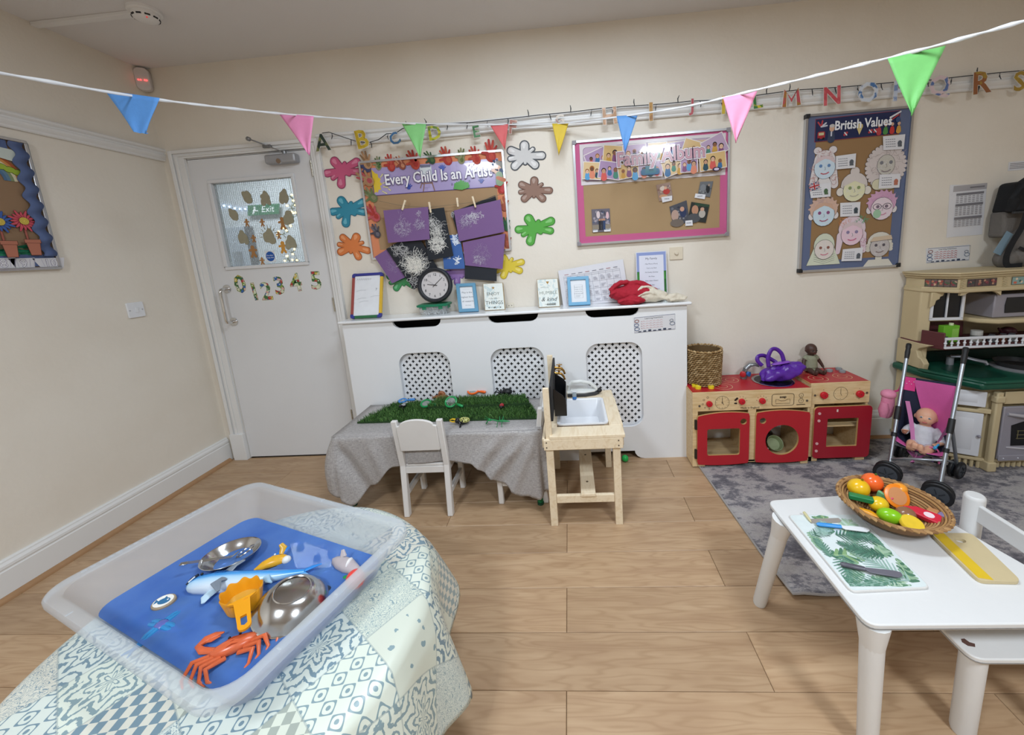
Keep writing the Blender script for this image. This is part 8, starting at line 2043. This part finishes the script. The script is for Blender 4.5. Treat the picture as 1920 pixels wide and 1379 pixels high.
# steel bowls
def steelbowl(lab, c, rx, z0, h, tilt, axis, inv):
 t = thing('steel_bowl', lab, 'bowl', c)
 M = Matrix.Rotation(tilt, 4, axis)
 pr_ = [(0,0),(rx*.48,0),(rx*.62,h*.15),(rx*.86,h*.6),(rx*.97,h*.94),(rx*1.02,h),(rx*1.03,h*.97),(rx*.98,h*.88),(rx*.88,h*.54),(rx*.64,h*.10),(rx*.48,-.0018),(0,-.0018)]
 if inv: M = M @ Matrix.Rotation(PI, 4, 'X')
 obj('bowl', MB().use(STEEL).lathe(pr_, (c[0],c[1],z0), 44, M, cap=False), t);
 if inv: obj('base_ring', MB().use(STEEL).lathe([(rx*.46,-.0025),(rx*.48,-.004),(rx*.50,-.0015)], (c[0],c[1],z0), 36, M, cap=False), t)
steelbowl('shiny steel bowl floating upright at the back of the tray', (1.418,-1.437,.45), .070, .452, .034, -.10, 'X', False)
steelbowl('upturned shiny steel bowl beside the orange scoop', (1.722,-1.585,.45), .082, .508, .046, .18, 'Y', True)
t = thing('wire_ladle', 'thin steel ring handled wire ladle resting in the floating bowl', 'ladle', (1.40,-1.44,.47))
a, c = Vector((1.318,-1.480,.493)), Vector((1.42,-1.436,.474)); e = Vector((1.447,-1.418,.476))
for q in (-.003,.003): obj('wire_handle', MB().use(STEEL).tube([a+Vector((0,q,0)), c+Vector((0,q,0)), e+Vector((-.02,-.004+q,0))], .0014, 6), t)
obj('handle_end', MB().use(STEEL).bar(a-Vector((.006,.003,0)), a+Vector((.010,.004,-.002)), .012, .003), t, bevel=.001)
obj('ring', MB().use(STEEL).tube([e+Vector((.022*math.cos(x), .022*math.sin(x), .010*math.cos(x))) for x in [2*PI*k/20 for k in range(20)]], .0018, 6, True), t)
# shark
def loftx(mb, pts, fr_, flat=1, n=14): return mb.loft([(fr_(*p), r) for p, r in pts], n, True, flat)
SB = Frame((1.545,-1.512,.468), (1,.10,0), (-.10,1,0))
def _shk(nt, N, L, b):
 tc = N.new('ShaderNodeTexCoord'); sp = N.new('ShaderNodeSeparateXYZ'); L.new(tc.outputs['Object'], sp.inputs[0]); g = N.new('ShaderNodeNewGeometry'); sn = N.new('ShaderNodeSeparateXYZ'); L.new(g.outputs['Position'], sn.inputs[0])
 v = mth(N, L, 'MULTIPLY_ADD', mth(N, L, 'SUBTRACT', sn.outputs[1], mth(N, L, 'MULTIPLY_ADD', sn.outputs[0], .12, -1.70)), 18, .52)
 L.new(ramp(N, L, v, [(.2,'cfdbe6'),(.45,'a5cbe6'),(.62,'3f97dc'),(.85,'2a7fcf')]), b.inputs['Base Color']); b.inputs['Roughness'].default_value = .25
t = thing('toy_shark', 'blue and white toy shark lying in the tray water', 'toy', (1.54,-1.51,.46))
sh = MB().use(node_mat('painted_rubber_shark', _shk))
loftx(sh, [((-.165,-.006,0),.006),((-.158,-.004,0),.015),((-.140,0,0),.023),((-.10,.0,0),.028),((-.05,0,0),.027),((.0,.002,0),.022),((.05,.006,0),.016),((.10,.010,0),.010),((.135,.012,0),.006)], SB, .9)
loftx(sh, [((.125,.012,0),.006),((.150,.024,.002),.006),((.172,.030,.004),.002)], SB, .5); loftx(sh, [((.125,.012,0),.006),((.150,-.006,.0),.007),((.168,-.024,.0),.002)], SB, .5)
obj('body', sh, t, label='blue backed white bellied shark body')
GF_ = plastic('77818c', .35)
obj('dorsal_fin', loftx(MB().use(GF_), [((-.075,.022,.014),.012),((-.068,.042,.018),.010),((-.050,.052,.02),.003)], SB, .35), t); obj('side_fin', loftx(MB().use(GF_), [((-.06,-.012,.022),.012),((-.065,-.03,.028),.012),((-.045,-.05,.02),.004)], SB, .35), t)
obj('side_fin', loftx(MB().use(plastic('9fc3dc', .35)), [((.045,-.006,.012),.008),((.06,-.022,.012),.006),((.075,-.03,.012),.002)], SB, .4), t); obj('belly_fin', loftx(MB().use(plastic('b9d3e4', .35)), [((-.08,-.02,.0),.014),((-.085,-.045,.0),.012),((-.078,-.062,0),.004)], SB, .35), t)
obj('mouth', MB().use(mat('1f2a3a', .3)).tube([SB(-.164,-.006,.008), SB(-.158,.004,.016), SB(-.144,.010,.022)], .0035, 8), t, label='dark open mouth'); obj('teeth', MB().use(mat('e8ecef', .3)).tube([SB(-.160,-.004,.014), SB(-.148,.004,.022)], .0018, 6), t)
obj('eye', MB().use(mat('15171a', .1)).ball(SB(-.138,.014,.020), .0035, n=10, m=7), t)
for k in range(5): obj('gill', MB().use(mat('1f5fa0', .4)).tube([SB(-.100+k*.006,.020,.020), SB(-.098+k*.006,.006,.0275)], .0009, 5), t)
# orange scoop: scalloped cup with slotted handle
t = thing('toy_scoop', 'orange scallop edged toy scoop with slotted handle', 'scoop', (1.583,-1.585,.46))
OR = plastic('e39a1c', .3); cc = (1.586,-1.583); R = []
for z, k, wv in ((.462,.030,0),(.463,.034,0),(.505,.041,.04),(.508,.0395,.05),(.503,.037,.04),(.468,.031,0),(.466,.0,0)):
 R.append([Vector((cc[0]+k*(1.12+wv*math.cos(9*x))*math.cos(x), cc[1]+k*(1+wv*math.cos(9*x))*math.sin(x), z+(.003*math.cos(9*x) if wv else 0))) for x in [2*PI*i/72 for i in range(72)]])
obj('cup', rings_mesh(MB().use(OR), R), t)
HF = Frame((1.618,-1.617,.505), (.58,-.60,-.12), (.60,.58,0))
obj('handle', plate_mesh([(-.012,-.030),(-.004,-.016),(.055,-.013)]+[(.067+.013*math.cos(x), .013*math.sin(x)) for x in [-PI/2+PI*k/8 for k in range(9)]]+[(.055,.013),(-.004,.016),(-.012,.030)], [[(.040,-.006),(.064,-.006),(.068,0),(.064,.006),(.040,.006)]], HF, -.003, .003, OR), t, bevel=.001)
obj('water_inside', MB().use(mat('c99a3c', .08)).lathe([(0,.478),(.0335,.478)], (*cc,0), 30, sx=1.12, cap=False), t, label='shallow water inside the scoop')
# crab
CRB = mat('c9603a', .28, 0, .22, 60, name='orange_rubber_crab'); cx, cy, cz = 1.652, -1.688, .464
CFr = Frame((cx,cy,cz), (.80,.52,0), (-.52,.80,0)); CFm = lambda a, c, d=0: CFr(a*.82, c*.82, d)
t = thing('toy_crab', 'orange toy crab in the near corner of tray', 'toy', (cx,cy,.45))
sh = MB().use(CRB); pts = [(x, y) for x, y in [(-.062,.004),(-.045,.020),(-.02,.027),(.02,.027),(.045,.020),(.062,.004),(.045,-.012),(.022,-.022),(-.022,-.022),(-.045,-.012)]]
sh.hexa  # carapace as stacked rings
Rg = [[CFm(x*k, y*k, d) for x, y in pts] for k, d in ((.8,-.008),(1,0),(.92,.008),(.6,.014),(.2,.016))]
obj('carapace', rings_mesh(MB().use(CRB), Rg), t, subsurf=1)
for q in (-1, 1):
 m_ = MB().use(CRB); loftx(m_, [((q*.04,.014,0),.007),((q*.072,.03,.004),.008),((q*.085,.05,.006),.006),((q*.07,.062,.006),.010),((q*.050,.066,.006),.007),((q*.03,.062,.006),.002)], CFm, .7, 10); loftx(m_, [((q*.072,.060,.006),.006),((q*.055,.052,.006),.005),((q*.036,.054,.006),.0015)], CFm, .7, 8); obj('claw', m_, t)
 for k in range(4): m_ = MB().use(CRB); x0 = .05-.012*k; loftx(m_, [((q*x0,.0-.010*k+.004,0),.0055),((q*(x0+.035),-.004-.014*k,.008),.0055),((q*(x0+.052-.008*k),-.03-.014*k,-.004),.0035),((q*(x0+.046-.012*k),-.05-.012*k,-.010),.0015)], CFm, .8, 8); obj('leg', m_, t)
 obj('eye', MB().use(mat('1a1214', .1)).ball(CFm(q*.012,.028,.008), .003, n=8, m=6), t)
for k, y in enumerate((.012,.0,-.011)): obj('shell_groove', MB().use(mat('a13c1c', .3)).tube([CFm(-.04+.006*k,y,.009), CFm(0,y+.002,.0155), CFm(.04-.006*k,y,.009)], .0014, 6), t)
# octopus under water
t = thing('toy_octopus', 'blue toy octopus under the water at the near left', 'toy', (1.41,-1.63,.44)); OC = plastic('2f7fb8', .35)
obj('head', MB().use(plastic('5a63a8', .35)).ball((1.412,-1.630,.455), .018, .016, .011, 14, 9), t)
for k in range(8): a = 2*PI*k/8+.2; b_ = .25*(1 if k % 2 else -1); m_ = MB().use(OC); m_.loft([((1.412+d*math.cos(a+b_*d*30), -1.630+d*math.sin(a+b_*d*30), .4565-.004*(d > .03)), r) for d, r in ((.012,.0075),(.028,.006),(.045,.0045),(.06,.003),(.072,.0015))], 8); obj('tentacle', m_, t)
# painted pebble
t = thing('painted_pebble', 'round wooden pebble painted with a blue fish', 'pebble', (1.355,-1.575,.455)); PF = Frame((1.355,-1.572,.4635), (1,.25,0), (-.25,1,.12))
obj('stone', MB().use(mat('9c8a72', .6, 0, .15, 60)).prism(circ(0,0,.026,26,.021), PF, -.008, .003), t, bevel=.003, seg=3)
p = Print(PF, .0035); p.disc(0,0,.022,.0175,'e4e2dc'); p.disc(.002,-.001,.014,.009,'2f6a94'); p.poly([(-.010,0),(-.020,.007),(-.019,-.007)],'2f6a94'); p.disc(.009,.002,.002,.002,'e8e6e0'); p.poly([(-.002,.006),(.006,.007),(.0,.013)],'2f6a94'); p.obj('fish_painting', t)
# other sea toys
t = thing('toy_penguin', 'yellow and black finned sea toy behind the shark', 'toy', (1.555,-1.44,.455)); YF = Frame((1.558,-1.446,.458), (1,.42,0), (-.42,1,0))
obj('body', loftx(MB().use(mat('dda52a', .3, 0, .25, 50)), [((-.050,-.004,0),.003),((-.03,0,.002),.014),((-.005,.004,.004),.019),((.018,.004,.004),.016),((.032,.002,.002),.009)], YF, .8), t, label='yellow body'); obj('raised_fin', loftx(MB().use(mat('c99a2c', .3)), [((.014,.012,.016),.007),((.020,.022,.028),.009),((.012,.030,.036),.006)], YF, .35), t)
obj('dark_underside', loftx(MB().use(plastic('1f2326', .4)), [((-.048,-.012,-.004),.004),((-.02,-.014,-.002),.009),((.01,-.014,-.002),.006)], YF, .5), t); obj('white_face', MB().use(plastic('dfe0dc', .3)).ball(YF(.030,-.004,.004), .012, .012, .011, 12, 8), t)
t = thing('toy_fish', 'small bright blue fish under water behind the yellow toy', 'toy', (1.55,-1.395,.45)); BF_ = Frame((1.548,-1.398,.453), (.5,.9,0), (-.9,.5,0))
obj('body', loftx(MB().use(plastic('2478d0', .3)), [((-.035,0,0),.002),((-.02,0,.001),.009),((.0,0,.002),.011),((.018,0,0),.007),((.028,0,0),.004)], BF_, .8), t); obj('tail_fin', MB().use(plastic('3f97e0', .35)).prism([(.024,.0),(.05,.018),(.044,.0),(.05,-.016)], BF_, -.002, .002), t); obj('eye', MB().use(plastic('e8f0f4', .2)).ball(BF_(-.022,.004,.007), .003, n=8, m=6), t)
t = thing('toy_dolphin', 'pale grey toy shark at the right end of the tray', 'toy', (1.77,-1.462,.458)); DF = Frame((1.775,-1.462,.460), (1,-.28,0), (.28,1,0)); GD = mat('b3a9ac', .28, 0, .12, 30)
obj('body', loftx(MB().use(GD), [((-.055,.012,0),.003),((-.04,.008,.002),.012),((-.015,.004,.004),.019),((.015,0,.004),.020),((.045,-.004,.002),.013),((.075,-.008,0),.005)], DF, .85), t); obj('dorsal_fin', loftx(MB().use(GD), [((-.012,.012,.018),.009),((-.018,.018,.034),.004)], DF, .4), t); obj('gill_band', MB().use(plastic('e3e0e0', .3)).ball(DF(.018,.002,.012), .006, .017, .012, 10, 7), t)
obj('tail_fin', MB().use(GD).prism([(.07,-.008),(.098,.014),(.09,-.010),(.096,-.034)], DF, -.002, .002), t)
t = thing('toy_ray', 'dark toy whale tail curving under water near the upturned bowl', 'toy', (1.69,-1.48,.445)); obj('tail', MB().use(plastic('24324a', .3)).loft([((1.715,-1.435,.450),.003),((1.700,-1.462,.449),.006),((1.682,-1.494,.448),.007),((1.688,-1.528,.447),.004)], 10), t); obj('body', MB().use(plastic('24324a', .3)).ball((1.76,-1.535,.452), .03, .018, .010, 14, 8), t)
tag(obj('toy_ball', MB().use(plastic('e0453f', .35)).ball((1.842,-1.520,.474), .0235, n=22, m=14)), 'red ball glimpsed through the frosted tray side', 'ball')
tag(obj('toy_leaf', MB().use(plastic('1f8a4a', .4)).ball((1.803,-1.497,.456), .014, .008, .006, 12, 8)), 'small green toy floating near the red ball', 'toy')
# ================================================================== WHITE TABLE AND STOOL CHAIR AT RIGHT
WT = mat('dcdcdb', .42, 0, .03, 14, bump=.04, bscale=60, name='worn_white_melamine')
tw = thing('white_table', 'low white play table with round legs at the lower right', 'table', (3.33,-1.36,0))
qd = [Vector(p) for p in ((3.083,-1.142),(3.528,-1.112),(3.635,-1.585),(3.086,-1.588))]
def rpoly(q, r, n=5):
 out = []
 for i in range(len(q)):
  a, c, d = q[i-1], q[i], q[(i+1) % len(q)]; u = (a-c).normalized(); v = (d-c).normalized(); s0, s1 = c+u*r, c+v*r
  for k in range(n+1): t_ = k/n; out.append(tuple(s0*(1-t_)**2+c*2*t_*(1-t_)+s1*t_**2))
 return out
obj('tabletop', MB().use(WT).prism(rpoly(qd, .028), FLOORF, .383, .40), tw, bevel=.003); obj('edge_band', MB().use(mat('8f8d8b', .6, 0, .3, 60)).prism(rpoly([p+(p-Vector((3.33,-1.36))).normalized()*.0012 for p in qd], .028), FLOORF, .3865, .3895), tw, label='grubby grey edge line')
for (x, y), (fx, fy) in (((3.100,-1.215),(3.062,-1.155)), ((3.120,-1.560),(3.128,-1.568)), ((3.52,-1.17),(3.555,-1.13)), ((3.59,-1.54),(3.62,-1.57))):
 lg = obj('leg', MB().use(WT).loft([((fx,fy,0),.0195),((fx+(x-fx)*.03,fy+(y-fy)*.03,.012),.0215),((x,y,.384),.0255)], 20), tw); obj('bracket', MB().use(WT).loft([((x+(fx-x)*.22,y+(fy-y)*.22,.30),.0225),((x,y,.383),.034)], 16), lg)
wc = thing('white_chair', 'white child chair with round posts tucked at the table right side', 'chair', (3.57,-1.36,0))
sq = [Vector(p) for p in ((3.355,-1.165),(3.745,-1.165),(3.745,-1.56),(3.355,-1.56))]
obj('seat', MB().use(WT).prism(rpoly(sq, .03), FLOORF, .254, .27), wc, bevel=.003); obj('seat_edge', MB().use(mat('8f8d8b', .6, 0, .3, 60)).prism(rpoly([p+(p-Vector((3.55,-1.36))).normalized()*.001 for p in sq], .03), FLOORF, .2575, .2600), wc)
for x, y in ((3.397,-1.522),(3.397,-1.205)): obj('leg', MB().use(WT).loft([((x,y,0),.023),((x,y,.01),.025),((x,y,.255),.026)], 20), wc)
for y in (-1.142,-1.575): obj('back_post', MB().use(WT).loft([((3.752,y,0),.024),((3.752,y,.39),.0272),((3.752,y,.398),.0262),((3.752,y,.402),.022)], 20), wc)
obj('back_rail', MB().use(WT).box(3.742,3.758,-1.555,-1.163,.318,.378), wc, bevel=.004); obj('lower_rail', MB().use(WT).box(3.742,3.758,-1.555,-1.163,.20,.254), wc, bevel=.003)
obj('worn_patch', MB().use(mat('5b4038', .7)).prism([(x, y) for x, y in [(3.374,-1.511),(3.383,-1.51),(3.386,-1.519),(3.395,-1.523),(3.388,-1.531),(3.374,-1.528),(3.369,-1.519)]], FLOORF, .27, .2704), wc, smooth=0, label='brown chipped patch on the seat')
# leaf print board
q = [Vector(p) for p in ((3.107,-1.224),(3.317,-1.228),(3.301,-1.497),(3.106,-1.506))]
t = thing('leaf_print_board', 'cutting board printed with green palm leaves on white table', 'cutting board', (3.21,-1.36,.4))
obj('board', MB().use(mat('d8d6d2', .4)).prism(rpoly(q, .014), FLOORF, .4003, .4065), t, bevel=.001)
LB = Frame((q[3].x, q[3].y, .4067), (1,0,0), (0,1,0)); p = Print(LB, 0, lambda c: mat(c, .22, 0, .08, 50, coat=.2), .000004)
p.poly([(v.x-q[3].x, v.y-q[3].y) for v in [Vector(z) for z in rpoly([c_+(Vector((3.208,-1.364))-c_).normalized()*.003 for c_ in q], .013)]], 'd9e3e3')
r7 = random.Random(21); WB, HB = .19, .27
def clipc(x, y): return (min(max(x,.010),.186), min(max(y,.016),.268))
def frond(x, y, a, ln, col, col2, n, spread):
 for k in range(n):
  t_ = k/n; bx, by = x+ln*t_*math.cos(a), y+ln*t_*math.sin(a)
  for s_ in (-1,1):
   l = ln*spread*(1-abs(t_-.35)*1.1); aa = a+s_*(1.05-.45*t_); e = clipc(bx+l*math.cos(aa), by+l*math.sin(aa)); bb = clipc(bx, by); p.cap(bb[0],bb[1],e[0],e[1],.0028,.0009,col if (k+s_) % 3 else col2, 3)
 p.line([clipc(x,y), clipc(x+ln*math.cos(a), y+ln*math.sin(a))], .0016, col2)
def bigleaf(x, y, a, ln, wd_, col, col2):
 for s_ in (-1,1):
  for k in range(8): t_ = k/8; l = wd_*math.sin(PI*min(1,t_+.14))**.6; bx, by = x+ln*t_*math.cos(a), y+ln*t_*math.sin(a); aa = a+s_*1.0; e = clipc(bx+l*math.cos(aa), by+l*math.sin(aa)); bb = clipc(bx, by); p.cap(bb[0],bb[1],e[0],e[1],ln/13,ln/26,col if k % 2 else col2, 4)
 p.line([clipc(x,y), clipc(x+ln*math.cos(a), y+ln*math.sin(a))], .002, 'a9c4a0')
for _ in range(12): bigleaf(.03+.045*(_ % 4), .03+.085*(_//4), r7.uniform(0,6.28), r7.uniform(.06,.10), r7.uniform(.018,.03), r7.choice(('8fae90','a3bfa5','6f9a7c','b5ccb8','86a878')), r7.choice(('5f8a6c','86aa8c','bcd2c4','4f7a62')))
for _ in range(15): frond(.02+.035*(_ % 5), .03+.08*(_//5), r7.uniform(0,6.28), r7.uniform(.06,.11), r7.choice(('7fa08c','5f8a78','9ab8ae','4f7a68','b3cac4')), r7.choice(('4a6f60','6f9684','8fb0a2')), 11, r7.uniform(.3,.48))
p.obj('palm_leaf_print', t, label='green watercolour palm leaf print')
obj('grip_band', MB().use(mat('9b948d', .4)).prism([tuple(z) for z in [(3.16,-1.247),(3.248,-1.245),(3.25,-1.257),(3.238,-1.266),(3.152,-1.266)]], FLOORF, .4068, .4078), t, smooth=0)
# plain board with yellow stripe
q = [Vector(p) for p in ((3.456,-1.318),(3.566,-1.322),(3.524,-1.486),(3.428,-1.482))]
t = thing('striped_board', 'plain wooden cutting board with a yellow stripe on white table', 'cutting board', (3.49,-1.4,.4)); BW = mat('c9b891', .5, 0, .06, 30)
c_ = q[0].lerp(q[1], .55).lerp(q[3].lerp(q[2], .55), .17)
obj('board', plate_mesh(rpoly(q, .016), [circ(c_.x, c_.y, .0125, 20, .0095)], FLOORF, .4003, .410, BW), t, bevel=.001)
sp_ = [q[0].lerp(q[1], .04), q[0].lerp(q[1], .32), q[3].lerp(q[2], .36), q[3].lerp(q[2], .05)]; obj('yellow_stripe', MB().use(mat('dcb92c', .45)).prism([tuple(v) for v in [sp_[0].lerp(sp_[3],.04), sp_[1].lerp(sp_[2],.01), sp_[2].lerp(sp_[1],.01), sp_[3].lerp(sp_[0],.05)]], FLOORF, .4101, .4106), t, smooth=0, label='painted yellow stripe')
# knives
def knife(lab, a, m__, e, z, hc, bc, wd_):
 a, m__, e = [Vector((*v, z)) for v in (a, m__, e)]; t = thing('toy_knife', lab, 'knife', tuple(a)); s_ = (e-a).cross(Vector((0,0,1))).normalized()
 obj('handle', MB().use(plastic(hc, .35)).loft([(a,.004),(a.lerp(m__,.1),.0068),(a.lerp(m__,.6),.0072),(m__,.0062)], 10, flat=.8), t); d = m__.lerp(e,.85)
 bl = [m__+s_*.004, m__.lerp(e,.1)+s_*wd_, d+s_*wd_*1.1, e+s_*wd_*.3, e-s_*wd_*.5, d-s_*wd_*.75, m__-s_*.004]; obj('blade', MB().use(plastic(bc, .3)).prism([(v.x, v.y) for v in bl], FLOORF, z-.002, z+.002), t, bevel=.001)
knife('toy knife with blue handle and white blade on the leaf board', (3.161,-1.28), (3.224,-1.293), (3.294,-1.308), .4155, '3f92d8', 'e6e8ea', .0105)
knife('dark grey toy knife across the near half of the leaf board', (3.13,-1.431), (3.18,-1.448), (3.257,-1.467), .4155, '55535d', '6a6872', .0115)
a, c = (3.158,-1.222), (3.154,-1.266); t = thing('wooden_stick', 'short cream wooden stick on the far end of leaf board', 'stick', (*a,.41)); obj('stick', MB().use(mat('cfc79a', .6)).loft([((*a,.4115),.0045),((a[0]+(c[0]-a[0])*.75,a[1]+(c[1]-a[1])*.75,.4115),.0042),((*c,.4105),.001)], 8), t)
# fruit bowl
BC = (3.395,-1.252); WV = [mat(c, .85, 0, .2, 120) for c in ('9c764c','b08a5c','845f3a','a8804f')]
t = thing('coiled_bowl', 'shallow coiled seagrass bowl of play fruit on white table', 'bowl', (*BC,.4))
cp = [(.02+.0066*k, .406+.058*((k/16)**1.5)) for k in range(17)]
obj('bowl_wall', MB().use(mat('7d5a38', .9)).lathe([(0,.4005),(.05,.4005),(.10,.428),(.132,.466),(.128,.468),(.096,.433),(.045,.406),(0,.405)], (*BC,0), 40), t)
for k, (r, z) in enumerate(cp): obj('coil', MB().use(WV[k % 4]).tube([(BC[0]+r*math.cos(x), BC[1]+r*math.sin(x), z+.002) for x in [2*PI*i/40 for i in range(40)]], .0036, 6, True), t)
rm = MB()
for i in range(56): x = 2*PI*i/56; rm.use(WV[i % 4]).loft([((BC[0]+.1295*math.cos(x),BC[1]+.1295*math.sin(x),.466),.0042),((BC[0]+.132*math.cos(x+.05),BC[1]+.132*math.sin(x+.05),.468),.0045),((BC[0]+.1335*math.cos(x+.12),BC[1]+.1335*math.sin(x+.12),.465),.0042)], 6)
obj('stitched_rim', rm, t, weld=False, kind='stuff')
def fruit(lab, nm, px, z, rx, ry, rz, col, extra=None, rot=0, cat='play fruit'):
 t = thing(nm, lab, cat, (px[0],px[1],z)); obj('fruit', MB().use(mat(col, .25, 0, .06, 40, coat=.2)).ball((px[0],px[1],z), rx, ry, rz, 20, 14, Matrix.Rotation(rot, 4, 'Z')), t)
 if extra: extra(t, px, z)
def stalk(c):
 return lambda t, q, z: obj('stalk_end', MB().use(plastic(c, .4)).cyl((q[0]+.006,q[1]-.002,z+.026),(q[0]+.008,q[1]-.004,z+.033), .003, n=8), t)
fruit('round bright orange at the back of the coiled bowl', 'toy_orange', (3.405,-1.163), .472, .030, .030, .029, 'f0682a', stalk('4a6a2a'))
fruit('yellow plastic apple left of the orange in coiled bowl', 'toy_apple', (3.345,-1.188), .471, .031, .029, .028, 'e8b81c', stalk('8a6a1c'))
fruit('yellow lemon half under the yellow apple', 'toy_lemon', (3.367,-1.242), .450, .027, .024, .023, 'e6bf20')
fruit('shiny lime green pear in front of coiled bowl', 'toy_lime', (3.363,-1.290), .446, .031, .022, .022, '86c41c', lambda t, q, z: obj('leaf_tip', MB().use(plastic('86c41c', .3)).loft([((q[0]+.024,q[1]-.014,z),.012),((q[0]+.038,q[1]-.022,z-.004),.003)], 8), t), -.5)
fruit('brown plastic kiwi beside the lime in coiled bowl', 'toy_kiwi', (3.412,-1.285), .446, .026, .024, .021, '8a6248')
t = thing('toy_pepper_wedge', 'flat dark green wedge on the left of the coiled bowl', 'play fruit', (3.325,-1.225,.45)); obj('wedge', MB().use(plastic('1c7a48', .4)).bar((3.298,-1.212,.462),(3.352,-1.242,.462), .022, .016), t, bevel=.003)
t = thing('toy_orange_half', 'orange pepper half showing its cut rim, right of bowl', 'play fruit', (3.45,-1.22,.46)); M = Matrix.Rotation(-1.0, 4, 'X') @ Matrix.Rotation(.25, 4, 'Y')
obj('skin', MB().use(plastic('ee8420', .3)).lathe([(0,-.032),(.016,-.030),(.030,-.016),(.036,0),(.032,.002),(0,.001)], (3.437,-1.222,.462), 28, M.inverted() if 0 else Matrix.Rotation(.95, 4, 'X')), t); obj('cut_face', MB().use(plastic('c98a5a', .4)).lathe([(0,.003),(.026,.0026)], (3.437,-1.222,.462), 24, Matrix.Rotation(.95, 4, 'X'), cap=False), t, label='pale brown cut face'); obj('crown', MB().use(plastic('f09a30', .3)).ball((3.462,-1.198,.470), .022, .02, .018, 14, 9), t)
t = thing('toy_mango_slice', 'amber slice low at the left front of the coiled bowl', 'play fruit', (3.325,-1.262,.43)); obj('slice', MB().use(plastic('e0981c', .35)).loft([((3.308,-1.238,.436),.005),((3.325,-1.262,.437),.012),((3.345,-1.288,.436),.004)], 12, flat=.6), t)
t = thing('toy_melon_slice', 'pink and green melon sliver behind the orange half', 'play fruit', (3.41,-1.2,.45)); obj('rind', MB().use(plastic('6fae7a', .4)).bar((3.398,-1.195,.456),(3.412,-1.222,.45), .010, .024), t, bevel=.003); obj('flesh', MB().use(plastic('d8506a', .4)).bar((3.405,-1.200,.455),(3.420,-1.228,.449), .010, .022), t, bevel=.003)
t = thing('toy_strawberry_slice', 'red wedge with white spot at the right of coiled bowl', 'play fruit', (3.46,-1.3,.45)); W4 = Frame((3.455,-1.298,.452), (.75,-.66,-.05), (.66,.75,.25))
obj('wedge', MB().use(plastic('c8283c', .35)).prism([(-.05,.004),(-.02,.020),(.032,.018),(.045,-.004),(.03,-.020),(-.02,-.010)], W4, -.010, .006), t, bevel=.003); obj('white_spot', MB().use(plastic('e8cfd4', .4)).prism(circ(.008,.0,.012,20,.010), W4, .006, .0068), t, smooth=0)
t = thing('toy_banana_chip', 'round yellow slice at the front edge of coiled bowl', 'play fruit', (3.39,-1.325,.44)); obj('chip', MB().use(mat('e3bf34', .4, 0, .1, 60)).lathe([(0,0),(.026,0),(.029,.004),(.029,.011),(.026,.015),(0,.015)], (3.397,-1.322,.437), 26, Matrix.Rotation(.35, 4, 'X')), t)
obj('groove', MB().use(mat('b58f24', .5)).tube([(3.397+.0293*math.cos(x), -1.322+.0275*math.sin(x)-.003, .4445+.010*math.sin(x)) for x in [2*PI*k/24 for k in range(24)]], .0012, 5, True), t)
t = thing('toy_lolly', 'tan and mauve lolly shaped stick at the right rim of bowl', 'play food', (3.5,-1.3,.46)); obj('tan_end', MB().use(plastic('b98254', .5)).bar((3.478,-1.278,.456),(3.492,-1.298,.457), .024, .010), t, bevel=.003); obj('mauve_end', MB().use(plastic('7d7398', .5)).bar((3.492,-1.298,.457),(3.508,-1.328,.458), .020, .009), t, bevel=.003)
